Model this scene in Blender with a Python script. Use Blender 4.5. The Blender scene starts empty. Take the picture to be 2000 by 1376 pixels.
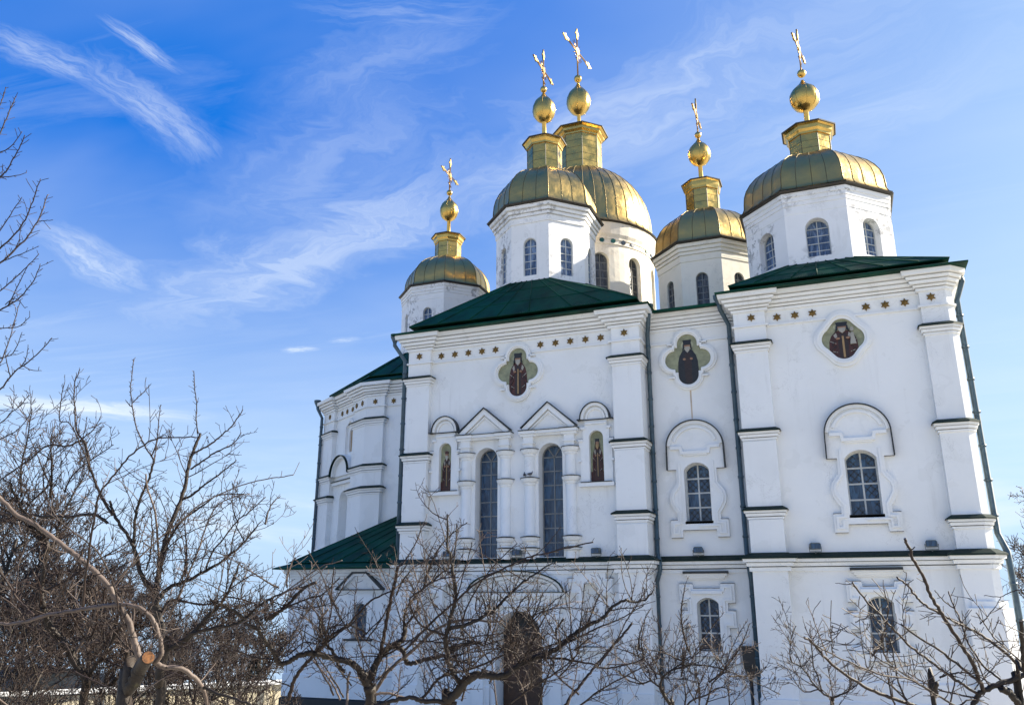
import bpy, bmesh, math, random
from mathutils import Vector, Matrix
from mathutils.geometry import tessellate_polygon
R = math.radians
scene = bpy.context.scene
col = scene.collection
random.seed(7)

# ------------------------------------------------------------------ camera
PITCH, YAW, FPX = 16.65, 21.6, 1611.0
cd = bpy.data.cameras.new('camera')
cam = bpy.data.objects.new('camera', cd); col.objects.link(cam)
cd.sensor_width = 36.0
cd.lens = 36.0 * FPX / 2000.0
cd.clip_start = 0.1; cd.clip_end = 4000
cam.location = (0, -30, 4.6)
cam.rotation_euler = (R(90 + PITCH), 0, R(YAW))
scene.camera = cam

# ------------------------------------------------------------------ sun, sky, exposure
SUN_AZ = 33.0      # degrees from +X towards +Y (behind the facade plane)
SUN_EL = 27.0
BACK = 0.26       # added unseen cloud veil behind the camera, brightens the shaded facade
sd = Vector((math.cos(R(SUN_EL)) * math.cos(R(SUN_AZ)), math.cos(R(SUN_EL)) * math.sin(R(SUN_AZ)), math.sin(R(SUN_EL))))
sl = bpy.data.lights.new('sun', 'SUN'); sl.energy = 4.3; sl.angle = R(0.5); sl.color = (1.0, 0.90, 0.74)
sun = bpy.data.objects.new('sun', sl); col.objects.link(sun)
sun.rotation_euler = sd.to_track_quat('Z', 'Y').to_euler()
scene.view_settings.view_transform = 'Standard'
scene.view_settings.look = 'None'
scene.view_settings.exposure = 1.90
scene.view_settings.gamma = 1.0
scene.cycles.max_bounces = 6; scene.cycles.diffuse_bounces = 3; scene.cycles.glossy_bounces = 4

# ------------------------------------------------------------------ node helpers
class NT:
    def __init__(s, tree):
        s.t = tree; s.n = tree.nodes; s.l = tree.links
    def new(s, typ, **kw):
        n = s.n.new(typ)
        for k, v in kw.items(): setattr(n, k, v)
        return n
    def put(s, sock, v):
        if hasattr(v, 'is_output') or isinstance(v, bpy.types.NodeSocket): s.l.new(v, sock)
        elif v is not None: sock.default_value = v
    def math(s, op, a, b=None, c=None, clamp=False):
        n = s.new('ShaderNodeMath', operation=op, use_clamp=clamp)
        s.put(n.inputs[0], a)
        if b is not None: s.put(n.inputs[1], b)
        if c is not None: s.put(n.inputs[2], c)
        return n.outputs[0]
    def mix(s, f, a, b, mode='MIX'):
        n = s.new('ShaderNodeMix', data_type='RGBA', blend_type=mode)
        s.put(n.inputs[0], f); s.put(n.inputs[6], a); s.put(n.inputs[7], b)
        return n.outputs[2]
    def noise(s, vec, scale, detail=4, rough=0.55, dist=0.0):
        n = s.new('ShaderNodeTexNoise')
        if vec is not None: s.l.new(vec, n.inputs['Vector'])
        n.inputs['Scale'].default_value = scale; n.inputs['Detail'].default_value = detail
        n.inputs['Roughness'].default_value = rough; n.inputs['Distortion'].default_value = dist
        return n.outputs['Fac']
    def ramp(s, f, lo, hi, a=0.0, b=1.0, smooth=True):
        n = s.new('ShaderNodeMapRange', interpolation_type='SMOOTHSTEP' if smooth else 'LINEAR')
        s.put(n.inputs[0], f)
        n.inputs[1].default_value = lo; n.inputs[2].default_value = hi
        n.inputs[3].default_value = a; n.inputs[4].default_value = b
        return n.outputs[0]
    def mapping(s, vec, scale=(1, 1, 1), rot=(0, 0, 0), loc=(0, 0, 0)):
        n = s.new('ShaderNodeMapping')
        s.l.new(vec, n.inputs[0]); n.inputs['Scale'].default_value = scale
        n.inputs['Rotation'].default_value = rot; n.inputs['Location'].default_value = loc
        return n.outputs[0]
    def bump(s, h, strength, dist=0.02):
        n = s.new('ShaderNodeBump'); n.inputs['Strength'].default_value = strength
        n.inputs['Distance'].default_value = dist; s.l.new(h, n.inputs['Height'])
        return n.outputs[0]

# ------------------------------------------------------------------ world: Nishita sky with thin cirrus at a cloud plane
world = bpy.data.worlds.new('World'); scene.world = world; world.use_nodes = True
world.cycles.sampling_method = 'MANUAL'; world.cycles.sample_map_resolution = 512
w = NT(world.node_tree); w.n.clear()
sky = w.new('ShaderNodeTexSky', sky_type='NISHITA')
skyv = w.new('ShaderNodeCombineXYZ')
sky.sun_disc = False; sky.sun_elevation = R(SUN_EL); sky.sun_rotation = R(90 - SUN_AZ)
sky.altitude = 100; sky.air_density = 1.0; sky.dust_density = 0.6; sky.ozone_density = 1.6
tc = w.new('ShaderNodeTexCoord')
sep = w.new('ShaderNodeSeparateXYZ'); w.l.new(tc.outputs['Generated'], sep.inputs[0])
dx, dy, dz = sep.outputs
w.put(skyv.inputs[0], dx); w.put(skyv.inputs[1], dy); w.put(skyv.inputs[2], w.math('MAXIMUM', dz, 0.012)); w.l.new(skyv.outputs[0], sky.inputs[0])
zc = w.math('MAXIMUM', dz, 0.03)
px_ = w.math('DIVIDE', dx, zc); py_ = w.math('DIVIDE', dy, zc)
comb = w.new('ShaderNodeCombineXYZ'); w.put(comb.inputs[0], px_); w.put(comb.inputs[1], py_)
P = comb.outputs[0]
# long feathered streaks
Q = w.mapping(P, scale=(0.55, 3.2, 1), rot=(0, 0, R(21)))
warp = w.noise(P, 1.3, 3, 0.5)
n1 = w.noise(Q, 1.6, 7, 0.62, 0.9)
big = w.noise(P, 0.75, 2, 0.5)
st = w.math('MULTIPLY', w.ramp(n1, 0.40, 0.80), w.ramp(big, 0.34, 0.62))
st = w.math('MULTIPLY', st, 0.20)
Q2 = w.mapping(P, scale=(1.0, 2.0, 1), rot=(0, 0, R(21)), loc=(3.1, 1.7, 0))
veil = w.math('MULTIPLY', w.ramp(w.noise(Q2, 0.8, 4, 0.5, 0.4), 0.36, 0.78), 0.13)
cl = w.math('MAXIMUM', st, veil)
# single wisps, each a soft ragged streak between two points of the cloud plane
fine2 = w.noise(w.mapping(P, scale=(1, 1, 1), loc=(5, 2, 0)), 3.2, 4, 0.6, 0.6)
def wisp(a, b, width, amp, soft=0.0):
    ax, ay = a; bx_, by_ = b
    L = math.hypot(bx_ - ax, by_ - ay); ux, uy = (bx_ - ax) / L, (by_ - ay) / L
    rx = w.math('SUBTRACT', px_, ax); ry = w.math('SUBTRACT', py_, ay)
    t = w.math('ADD', w.math('MULTIPLY', rx, ux), w.math('MULTIPLY', ry, uy))
    s = w.math('SUBTRACT', w.math('MULTIPLY', rx, -uy), w.math('MULTIPLY', ry, -ux))
    s = w.math('ADD', s, w.math('MULTIPLY', w.math('SUBTRACT', fine2, 0.5), width * 1.5))
    tn = w.math('DIVIDE', t, L)
    end = w.math('MULTIPLY', w.ramp(tn, -0.30, 0.45), w.ramp(tn, 1.3, 0.60))
    side = w.ramp(w.math('ABSOLUTE', s), width, 0.0)
    cb = w.new('ShaderNodeCombineXYZ'); w.put(cb.inputs[0], w.math('MULTIPLY', tn, 0.9)); w.put(cb.inputs[1], w.math('DIVIDE', s, width * 0.75)); cb.inputs[2].default_value = ax * 7
    fib = w.noise(cb.outputs[0], 3.0, 6, 0.70, 0.15)
    m = w.math('MULTIPLY', w.math('MULTIPLY', end, side), w.ramp(fib, 0.32, 0.68, soft, 1.0))
    return w.math('MULTIPLY', m, amp)
for a_, b_, wd, am, so_ in [((-1.14, 0.89), (-1.13, 1.06), 0.035, 0.48, 0.25), ((-1.25, 0.97), (-1.33, 1.34), 0.12, 0.46, 0.3),
                       ((-1.38, 0.84), (-1.28, 1.02), 0.10, 0.42, 0.3), ((-2.00, 1.46), (-2.13, 1.95), 0.16, 0.52, 0.3),
                       ((-4.3, 2.75), (-3.45, 3.6), 0.34, 0.95, 0.55), ((-2.12, 2.74), (-1.97, 2.76), 0.06, 0.75, 0.2),
                       ((-1.87, 2.69), (-1.73, 2.70), 0.06, 0.40, 0.2), ((-2.35, 2.24), (-0.60, 1.60), 0.32, 0.46, 0.45),
                       ((-1.53, 1.66), (-0.58, 1.26), 0.26, 0.26, 0.6), ((-1.03, 1.30), (-0.45, 1.10), 0.20, 0.24, 0.55),
                       ((-1.10, 1.86), (0.15, 1.36), 0.34, 0.42, 0.5), ((-0.80, 1.00), (-0.44, 1.16), 0.10, 0.26, 0.35),
                       ((-0.42, 1.88), (0.45, 1.62), 0.24, 0.26, 0.55), ((-0.2, 1.2), (0.5, 1.2), 0.3, 0.28, 0.5)]:
    cl = w.math('MAXIMUM', cl, wisp(a_, b_, wd, am, so_))
# the Nishita sky drives how far the deep blue pales towards the horizon and the sun
ss = w.new('ShaderNodeSeparateColor'); w.l.new(sky.outputs[0], ss.inputs[0])
pale = w.math('SUBTRACT', 1.0, w.math('EXPONENT', w.math('MULTIPLY', w.math('SUBTRACT', w.math('MAXIMUM', ss.outputs[0], 0.98), 0.98), -1.1)))
pale = w.math('MULTIPLY', pale, 0.72)
dot = w.math('ADD', w.math('ADD', w.math('MULTIPLY', dx, sd.x), w.math('MULTIPLY', dy, sd.y)), w.math('MULTIPLY', dz, sd.z))
glow = w.ramp(dot, 0.86, 1.0, 0.0, 1.0)
back = w.math('MULTIPLY', w.ramp(dy, -0.02, -0.55, 0.0, 1.0), w.ramp(w.noise(P, 0.9, 5, 0.6, 0.5), 0.2, 0.75, 0.45, 1.0))
back = w.math('MULTIPLY', back, BACK)
lowcl = w.math('MULTIPLY', w.ramp(dz, 0.20, 0.05), w.ramp(w.noise(w.mapping(tc.outputs['Generated'], scale=(1, 1, 5)), 3.0, 5, 0.6, 0.5), 0.42, 0.72))
lowcl = w.math('MULTIPLY', lowcl, 0.75)
cl = w.math('MULTIPLY', cl, w.ramp(dz, 0.05, 0.12))
cover = w.math('MAXIMUM', w.math('MAXIMUM', cl, lowcl), back, clamp=True)
tone = w.math('MULTIPLY', w.math('POWER', w.math('MULTIPLY', ss.outputs[2], 0.30), 0.22), 1.0)
base = w.mix(pale, (0.03, 0.98, 4.05, 1), (3.75, 4.60, 5.30, 1))
base = w.mix(1.0, w.mix(1.0, base, tone, 'MULTIPLY'), (0.70, 0.735, 0.72, 1), 'MULTIPLY')
base = w.mix(glow, base, (9.0, 9.2, 9.4, 1))
skyc = w.mix(cover, base, (3.3, 3.65, 4.0, 1))
bg = w.new('ShaderNodeBackground'); bg.inputs['Strength'].default_value = 0.075
w.l.new(skyc, bg.inputs[0])
wo = w.new('ShaderNodeOutputWorld'); w.l.new(bg.outputs[0], wo.inputs[0])

# ------------------------------------------------------------------ materials
def mat(name):
    m = bpy.data.materials.new(name); m.use_nodes = True
    t = NT(m.node_tree); b = t.n['Principled BSDF']
    g = t.new('ShaderNodeTexCoord')
    return m, t, b, g.outputs['Object']
def geo_pos(t):
    return t.new('ShaderNodeNewGeometry').outputs['Position']
def plain(name, c, rough=0.6, metal=0.0, var=0.12, scale=3.0, spec=0.5, bump=0.0):
    m, t, b, _ = mat(name)
    p = geo_pos(t)
    n = t.noise(p, scale, 5, 0.6)
    c2 = tuple(x * (1 - var * 2.2) for x in c[:3]) + (1,)
    b.inputs['Base Color'].default_value = (*c[:3], 1)
    t.l.new(t.mix(t.ramp(n, 0.3, 0.75), (*c[:3], 1), c2), b.inputs['Base Color'])
    b.inputs['Roughness'].default_value = rough; b.inputs['Metallic'].default_value = metal
    b.inputs['Specular IOR Level'].default_value = spec
    if bump: t.l.new(t.bump(t.noise(p, scale * 4, 5, 0.6), bump, 0.02), b.inputs['Normal'])
    return m
def plaster(name, c, dirt, peel=0.0, peelc=(0.33, 0.33, 0.33, 1)):
    m, t, b, _ = mat(name)
    p = geo_pos(t)
    soft = t.ramp(t.noise(p, 0.35, 4, 0.6), 0.35, 0.75)
    c1 = t.mix(t.math('MULTIPLY', soft, 0.6), (*c, 1), (c[0] * 0.88, c[1] * 0.88, c[2] * 0.87, 1))
    # rain streaks: noise stretched downwards
    sv = t.mapping(p, scale=(3.0, 3.0, 0.22))
    s = t.math('MULTIPLY', t.ramp(t.noise(sv, 1.0, 5, 0.65), 0.52, 0.80), t.ramp(t.noise(p, 0.5, 3), 0.4, 0.7))
    c2 = t.mix(t.math('MULTIPLY', s, dirt), c1, (0.46, 0.45, 0.43, 1))
    sp = t.ramp(t.noise(p, 2.6, 6, 0.7), 0.62, 0.74)
    c3 = t.mix(t.math('MULTIPLY', sp, dirt * 0.6), c2, (0.55, 0.53, 0.50, 1))
    pa = t.math('MULTIPLY', t.ramp(t.noise(p, 0.8, 3, 0.55, 0.3), 0.585, 0.60), 0.5)
    c3 = t.mix(pa, c3, (c[0] * 0.90, c[1] * 0.90, c[2] * 0.89, 1))
    cr = t.math('MULTIPLY', t.ramp(t.math('ABSOLUTE', t.math('SUBTRACT', t.noise(p, 0.9, 7, 0.62, 0.6), 0.5)), 0.006, 0.0015), t.ramp(t.noise(p, 0.4, 2), 0.50, 0.62))
    c3 = t.mix(t.math('MULTIPLY', cr, 0.35), c3, (0.35, 0.35, 0.34, 1))
    out = c3
    if peel:
        pn = t.math('MULTIPLY', t.ramp(t.noise(p, 3.4, 8, 0.76, 0.5), 0.515, 0.555), t.ramp(t.noise(p, 0.55, 3, 0.6), 0.45, 0.60))
        out = t.mix(t.math('MULTIPLY', pn, peel), c3, peelc)
    t.l.new(out, b.inputs['Base Color'])
    b.inputs['Roughness'].default_value = 0.85; b.inputs['Specular IOR Level'].default_value = 0.25
    h = t.math('ADD', t.noise(p, 1.6, 5, 0.6), t.math('MULTIPLY', t.noise(p, 28, 3, 0.5), 0.10))
    t.l.new(t.bump(h, 0.35, 0.06), b.inputs['Normal'])
    return m
WHITE = plaster('white_plaster', (0.79, 0.80, 0.79), 0.55)
WORN = plaster('worn_white_plaster', (0.80, 0.80, 0.79), 0.5, 0.85)
CREAM = plaster('cream_plaster', (0.80, 0.76, 0.66), 0.3, 0.3, (0.45, 0.40, 0.32, 1))
CREAMW = plaster('cream_wall', (0.58, 0.52, 0.38), 0.8, 0.5, (0.34, 0.30, 0.24, 1))
def gold_mat(name, c1, c2, rough):
    m, t, b, o = mat(name)
    p = geo_pos(t)
    n = t.ramp(t.noise(p, 1.1, 5, 0.6), 0.3, 0.7)
    n2 = t.ramp(t.noise(p, 5.0, 5, 0.65), 0.55, 0.8)
    c = t.mix(n, (*c1, 1), (*c2, 1))
    c = t.mix(t.math('MULTIPLY', n2, 0.35), c, (c1[0] * 0.6, c1[1] * 0.6, c1[2] * 0.65, 1))
    t.l.new(c, b.inputs['Base Color'])
    b.inputs['Metallic'].default_value = 1.0
    t.l.new(t.ramp(t.noise(p, 1.8, 4, 0.6), 0.3, 0.7, rough - 0.07, rough + 0.1), b.inputs['Roughness'])
    t.l.new(t.bump(t.noise(p, 1.7, 3, 0.5), 0.30, 0.12), b.inputs['Normal'])
    return m
GOLD = gold_mat('gilded_sheet', (0.51, 0.345, 0.115), (0.42, 0.305, 0.12), 0.36)
GOLD2 = gold_mat('bright_gilding', (0.58, 0.38, 0.105), (0.48, 0.34, 0.11), 0.28)
SEAM = plain('seam_metal', (0.16, 0.12, 0.05), 0.45, 0.8)
EAVE = plain('dark_eave_metal', (0.035, 0.028, 0.018), 0.55)
BRONZE = plain('dark_bronze', (0.20, 0.12, 0.05), 0.35, 0.9)
GOLDSTAR = plain('old_gold_paint', (0.17, 0.105, 0.03), 0.45, 0.6)
GREEN = plain('green_roof_paint', (0.001, 0.058, 0.031), 0.62, 0, 0.30, 1.0, 0.16, 0.25)
GREEND = plain('green_flashing', (0.002, 0.018, 0.013), 0.6, 0, 0.15, 3, 0.25)
DARK = plain('dark_flashing', (0.012, 0.016, 0.018), 0.5)
PIPE = plain('blue_grey_pipe_paint', (0.055, 0.100, 0.130), 0.45, 0, 0.2, 4)
LAMPM = plain('weathered_lamp_metal', (0.10, 0.12, 0.12), 0.5)
LAMPW = plain('white_lamp_case', (0.62, 0.64, 0.66), 0.4)
FRAME = plain('white_window_paint', (0.52, 0.54, 0.53), 0.55)
FRAMEG = plain('grey_window_paint', (0.20, 0.21, 0.21), 0.55)
WOOD = plain('brown_door_wood', (0.085, 0.038, 0.018), 0.55, 0, 0.2, 6)
BIRD = plain('grey_feathers', (0.10, 0.105, 0.12), 0.7)
BOXM = plain('dark_meter_box_paint', (0.012, 0.014, 0.016), 0.5)
def glass(name, c, rough, film=0.0, wr=0.0):
    m, t, b, o = mat(name)
    p = geo_pos(t)
    n = t.noise(t.mapping(p, scale=(4, 4, 0.8)), 1.6, 5, 0.6, 1.0)
    cc = t.mix(t.ramp(n, 0.42, 0.66), (*c, 1), (c[0] * 3.4 + film, c[1] * 2.9 + film, c[2] * 2.4 + film, 1))
    t.l.new(cc, b.inputs['Base Color'])
    b.inputs['Roughness'].default_value = rough
    b.inputs['Specular IOR Level'].default_value = 0.6
    if wr: t.l.new(t.bump(n, wr, 0.15), b.inputs['Normal'])
    return m
GLASS = glass('dark_window_glass', (0.008, 0.026, 0.062), 0.06, 0.0, 0.22)
FILM = glass('window_film', (0.04, 0.075, 0.15), 0.22, 0.05, 0.9)
FILMD = glass('dim_window_film', (0.02, 0.028, 0.042), 0.2, 0.02, 0.7)
ICON_BG = plain('icon_background_paint', (0.30, 0.31, 0.19), 0.6, 0, 0.2, 4)
ICON_UMBER = plain('icon_umber_paint', (0.030, 0.014, 0.009), 0.45, 0, 0.2, 8)
ICON_ROBE = plain('icon_brown_robe_paint', (0.070, 0.017, 0.010), 0.5, 0, 0.25, 8)
ICON_DARK = plain('icon_black_robe_paint', (0.014, 0.013, 0.013), 0.4, 0, 0.2, 8)
ICON_SKIN = plain('icon_skin_paint', (0.30, 0.17, 0.10), 0.6)
ICON_WHITE = plain('icon_white_paint', (0.36, 0.34, 0.29), 0.6)
ICON_HALO = plain('icon_halo_paint', (0.40, 0.40, 0.26), 0.5)
ICON_GOLD = plain('icon_ochre_paint', (0.34, 0.22, 0.10), 0.6)
TEAL = plain('teal_ceramic', (0.010, 0.075, 0.065), 0.25); NAVY = plain('navy_ceramic', (0.010, 0.028, 0.060), 0.25)
PINK = plain('faded_ochre_spot', (0.62, 0.42, 0.28), 0.7)
GRIME_SHADE = plain('grey_grime_and_shade', (0.30, 0.30, 0.30), 0.9, 0, 0.3, 5)  # grime on top edges, shade painted in along the undersides
RUST = plain('rust_stain', (0.58, 0.47, 0.36), 0.8)
def bark_mat(name, c1, c2, c3, bmp=0.6):
    m, t, b, o = mat(name)
    p = geo_pos(t)
    n = t.noise(p, 9, 6, 0.65)
    c = t.mix(t.ramp(n, 0.3, 0.7), (*c1, 1), (*c2, 1))
    li = t.ramp(t.noise(p, 4.0, 5, 0.7), 0.60, 0.72)
    c = t.mix(t.math('MULTIPLY', li, 0.7), c, (*c3, 1))
    t.l.new(c, b.inputs['Base Color'])
    b.inputs['Roughness'].default_value = 0.62; b.inputs['Specular IOR Level'].default_value = 0.35
    t.l.new(t.bump(t.noise(p, 46, 5, 0.6), bmp, 0.012), b.inputs['Normal'])
    return m
BARK = bark_mat('rough_bark', (0.010, 0.007, 0.0055), (0.026, 0.018, 0.012), (0.05, 0.045, 0.018))
TWIG = bark_mat('twig_bark', (0.010, 0.0055, 0.0045), (0.026, 0.014, 0.010), (0.05, 0.034, 0.026))
PALE = bark_mat('pale_smooth_bark', (0.070, 0.052, 0.043), (0.125, 0.096, 0.080), (0.035, 0.026, 0.021), 0.35)
SAWN = plain('fresh_sawn_wood', (0.20, 0.078, 0.018), 0.8, 0, 0.42, 45)

# ------------------------------------------------------------------ mesh builder
def tag(o, label=None, cat=None, group=None, kind=None):
    if label: o['label'] = label
    if cat: o['category'] = cat
    if group: o['group'] = group
    if kind: o['kind'] = kind
    return o
def empty(name, loc=(0, 0, 0)):
    o = bpy.data.objects.new(name, None); col.objects.link(o); o.location = loc
    return o
def IDT(x, y, z): return (x, y, z)
class MB:
    def __init__(s, T=None):
        s.v = []; s.f = []; s.mi = []; s.sm = []; s.T = T or IDT; s.m = 0
    def add(s, pts, faces, smooth=False):
        b = len(s.v)
        s.v += [tuple(s.T(*p)) for p in pts]
        for f in faces:
            s.f.append([i + b for i in f]); s.mi.append(s.m); s.sm.append(smooth)
        return s
    def box(s, x0, x1, y0, y1, z0, z1):
        p = [(x0, y0, z0), (x1, y0, z0), (x1, y1, z0), (x0, y1, z0), (x0, y0, z1), (x1, y0, z1), (x1, y1, z1), (x0, y1, z1)]
        return s.add(p, [(0, 1, 5, 4), (1, 2, 6, 5), (2, 3, 7, 6), (3, 0, 4, 7), (4, 5, 6, 7), (3, 2, 1, 0)])
    def prism(s, poly, y0, y1, back=False):
        """closed outline (x, z) extruded from the front y0 to the back y1"""
        n = len(poly)
        a = sum(poly[i][0] * poly[(i + 1) % n][1] - poly[(i + 1) % n][0] * poly[i][1] for i in range(n))
        if a < 0: poly = poly[::-1]
        pts = [(x, y0, z) for x, z in poly] + [(x, y1, z) for x, z in poly]
        tris = tessellate_polygon([[Vector((x, z, 0)) for x, z in poly]])
        fs = []
        for t in tris:
            i, j, k = t
            ar = (poly[j][0] - poly[i][0]) * (poly[k][1] - poly[i][1]) - (poly[k][0] - poly[i][0]) * (poly[j][1] - poly[i][1])
            fs.append((i, j, k) if ar > 0 else (i, k, j))
        fs += [(i + n, (i + 1) % n + n, (i + 1) % n, i) for i in range(n)]
        return s.add(pts, fs)
    def prism_hole(s, outer, hole, y0, y1):
        def ccw(p):
            a = sum(p[i][0] * p[(i + 1) % len(p)][1] - p[(i + 1) % len(p)][0] * p[i][1] for i in range(len(p)))
            return p if a > 0 else p[::-1]
        outer = ccw(outer); hole = ccw(hole)[::-1]
        allp = outer + hole
        tris = tessellate_polygon([[Vector((x, z, 0)) for x, z in outer], [Vector((x, z, 0)) for x, z in hole]])
        fs = []
        for i, j, k in tris:
            ar = (allp[j][0] - allp[i][0]) * (allp[k][1] - allp[i][1]) - (allp[k][0] - allp[i][0]) * (allp[j][1] - allp[i][1])
            if abs(ar) > 1e-9: fs.append((i, j, k) if ar > 0 else (i, k, j))
        N = len(allp); no = len(outer)
        pts = [(x, y0, z) for x, z in allp] + [(x, y1, z) for x, z in allp]
        fs += [(i + N, (i + 1) % no + N, (i + 1) % no, i) for i in range(no)]
        nh = len(hole)
        fs += [(no + i + N, no + (i + 1) % nh + N, no + (i + 1) % nh, no + i) for i in range(nh)]
        return s.add(pts, fs)
    def band(s, path, a, b, y0, y1, closed=False):
        """strip along a path in the wall plane between offsets a (right-hand) and b (left-hand)"""
        n = len(path); offs = []
        for i in range(n):
            p = Vector(path[i])
            if closed or 0 < i < n - 1:
                d0 = (p - Vector(path[i - 1])).normalized(); d1 = (Vector(path[(i + 1) % n]) - p).normalized()
            elif i == 0: d0 = d1 = (Vector(path[1]) - p).normalized()
            else: d0 = d1 = (p - Vector(path[i - 1])).normalized()
            n0 = Vector((-d0.y, d0.x)); n1 = Vector((-d1.y, d1.x))
            m = n0 + n1
            m = m.normalized() if m.length > 1e-6 else n0
            k = 1 / max(0.35, m.dot(n0))
            offs.append((p + m * a * k, p + m * b * k))
        pts = []
        for q, r in offs:
            pts += [(q.x, y0, q.y), (r.x, y0, r.y), (q.x, y1, q.y), (r.x, y1, r.y)]
        fs = []
        for i in range(n if closed else n - 1):
            A = 4 * i; B = 4 * ((i + 1) % n)
            fs += [(A, B, B + 1, A + 1), (A + 2, B + 2, B, A), (A + 1, B + 1, B + 3, A + 3)]
        if not closed:
            fs += [(0, 1, 3, 2)]; E_ = 4 * (n - 1); fs += [(E_, E_ + 2, E_ + 3, E_ + 1)]
        return s.add(pts, fs)
    def tube(s, path, rad, n=6, cap=True, smooth=True):
        """round bar along 3-D points with a radius (or a list of radii)"""
        m = len(path)
        rad = rad if isinstance(rad, (list, tuple)) else [rad] * m
        P_ = [Vector(p) for p in path]
        pts = []; ref = None
        for i in range(m):
            d = (P_[min(i + 1, m - 1)] - P_[max(i - 1, 0)])
            d = d.normalized() if d.length > 1e-9 else Vector((0, 0, 1))
            if ref is None:
                ref = Vector((0, 0, 1)) if abs(d.z) < 0.9 else Vector((1, 0, 0))
            u = ref - d * ref.dot(d)
            if u.length < 1e-4: u = Vector((1, 0, 0)) - d * d.x
            u.normalize(); v = d.cross(u); ref = u
            for k in range(n):
                a = 2 * math.pi * k / n
                q = P_[i] + (u * math.cos(a) + v * math.sin(a)) * rad[i]
                pts.append((q.x, q.y, q.z))
        fs = []
        for i in range(m - 1):
            for k in range(n):
                fs.append((i * n + k, i * n + (k + 1) % n, (i + 1) * n + (k + 1) % n, (i + 1) * n + k))
        s.add(pts, fs, smooth)
        if cap and n > 3:
            b = len(s.v) - m * n
            s.f.append([b + k for k in range(n)][::-1]); s.mi.append(s.m); s.sm.append(False)
            s.f.append([b + (m - 1) * n + k for k in range(n)]); s.mi.append(s.m); s.sm.append(False)
        return s
    def lathe(s, prof, c=(0, 0), n=8, ph=None, smooth=False, a0=0.0, a1=360.0):
        """profile of (radius, z) turned about a vertical axis; n sides, corner radius = radius"""
        ph = (180.0 / n) if ph is None else ph
        full = abs(a1 - a0) >= 359.9
        m = n if full else n + 1
        pts = []
        for r, z in prof:
            for k in range(m):
                a = R(a0 + ph + (a1 - a0) * k / n) if full else R(a0 + (a1 - a0) * k / n)
                pts.append((c[0] + r * math.sin(a), c[1] - r * math.cos(a), z))
        fs = []
        for i in range(len(prof) - 1):
            for k in range(n):
                k2 = (k + 1) % m if full else k + 1
                fs.append((i * m + k, i * m + k2, (i + 1) * m + k2, (i + 1) * m + k))
        return s.add(pts, fs, smooth)
    def wallband(s, x0, x1, z0, z1, ops=(), depth_back=False, step=99.0):
        """flat (or T-bent) wall strip with arched openings: dict xc, hw, zs, zsp, rise, d"""
        ops = sorted(ops, key=lambda o: o['xc'])
        segs = []; x = x0
        for o in ops:
            segs.append((x, o['xc'] - o['hw'], None)); segs.append((o['xc'] - o['hw'], o['xc'] + o['hw'], o)); x = o['xc'] + o['hw']
        segs.append((x, x1, None))
        for a, b, o in segs:
            if o is None:
                n = max(1, int(math.ceil((b - a) / step)))
                for i in range(n):
                    u, v = a + (b - a) * i / n, a + (b - a) * (i + 1) / n
                    s.add([(u, 0, z0), (v, 0, z0), (v, 0, z1), (u, 0, z1)], [(0, 1, 2, 3)])
            else:
                pts = arch_pts(o)
                for (u, zu), (v, zv) in zip(pts[:-1], pts[1:]):
                    s.add([(u, 0, z0), (v, 0, z0), (v, 0, o['zs']), (u, 0, o['zs'])], [(0, 1, 2, 3)])
                    s.add([(u, 0, zu), (v, 0, zv), (v, 0, z1), (u, 0, z1)], [(0, 1, 2, 3)])
                    s.add([(u, 0, zu), (u, o['d'], zu), (v, o['d'], zv), (v, 0, zv)], [(0, 1, 2, 3)], True)
                    s.add([(u, 0, o['zs']), (v, 0, o['zs']), (v, o['d'], o['zs']), (u, o['d'], o['zs'])], [(0, 1, 2, 3)])
                l, r_, d = o['xc'] - o['hw'], o['xc'] + o['hw'], o['d']
                zl, zr = pts[0][1], pts[-1][1]
                s.add([(l, 0, o['zs']), (l, d, o['zs']), (l, d, zl), (l, 0, zl)], [(0, 1, 2, 3)])
                s.add([(r_, 0, o['zs']), (r_, 0, zr), (r_, d, zr), (r_, d, o['zs'])], [(0, 1, 2, 3)])
        return s
    def build(s, name, mats, parent=None):
        me = bpy.data.meshes.new(name)
        me.from_pydata(s.v, [], s.f)
        for m in (mats if isinstance(mats, (list, tuple)) else [mats]): me.materials.append(m)
        me.polygons.foreach_set('material_index', s.mi)
        me.polygons.foreach_set('use_smooth', s.sm)
        me.update()
        o = bpy.data.objects.new(name, me); col.objects.link(o)
        if parent: o.parent = parent
        return o
def arch_pts(o, n=10):
    hw, rise = o['hw'], o['rise']
    if rise < 1e-3: return [(o['xc'] - hw, o['zsp']), (o['xc'] + hw, o['zsp'])]
    rr = (hw * hw + rise * rise) / (2 * rise); out = []
    for i in range(n + 1):
        t = -math.pi / 2 + math.pi * i / n
        x = hw * math.sin(t)
        out.append((o['xc'] + x, o['zsp'] + math.sqrt(max(0, rr * rr - x * x)) - (rr - rise)))
    return out
def op(xc, hw, zs, ztop, rise=None, d=0.3):
    rise = hw if rise is None else rise
    return dict(xc=xc, hw=hw, zs=zs, zsp=ztop - rise, rise=rise, d=d)
def arch_outline(o):
    return [(o['xc'] - o['hw'], o['zs']), (o['xc'] + o['hw'], o['zs'])] + arch_pts(o)[::-1]
def arc(cx, cz, rx, rz, a0, a1, n=16):
    return [(cx + rx * math.cos(R(a0 + (a1 - a0) * i / n)), cz + rz * math.sin(R(a0 + (a1 - a0) * i / n))) for i in range(n + 1)]
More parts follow.
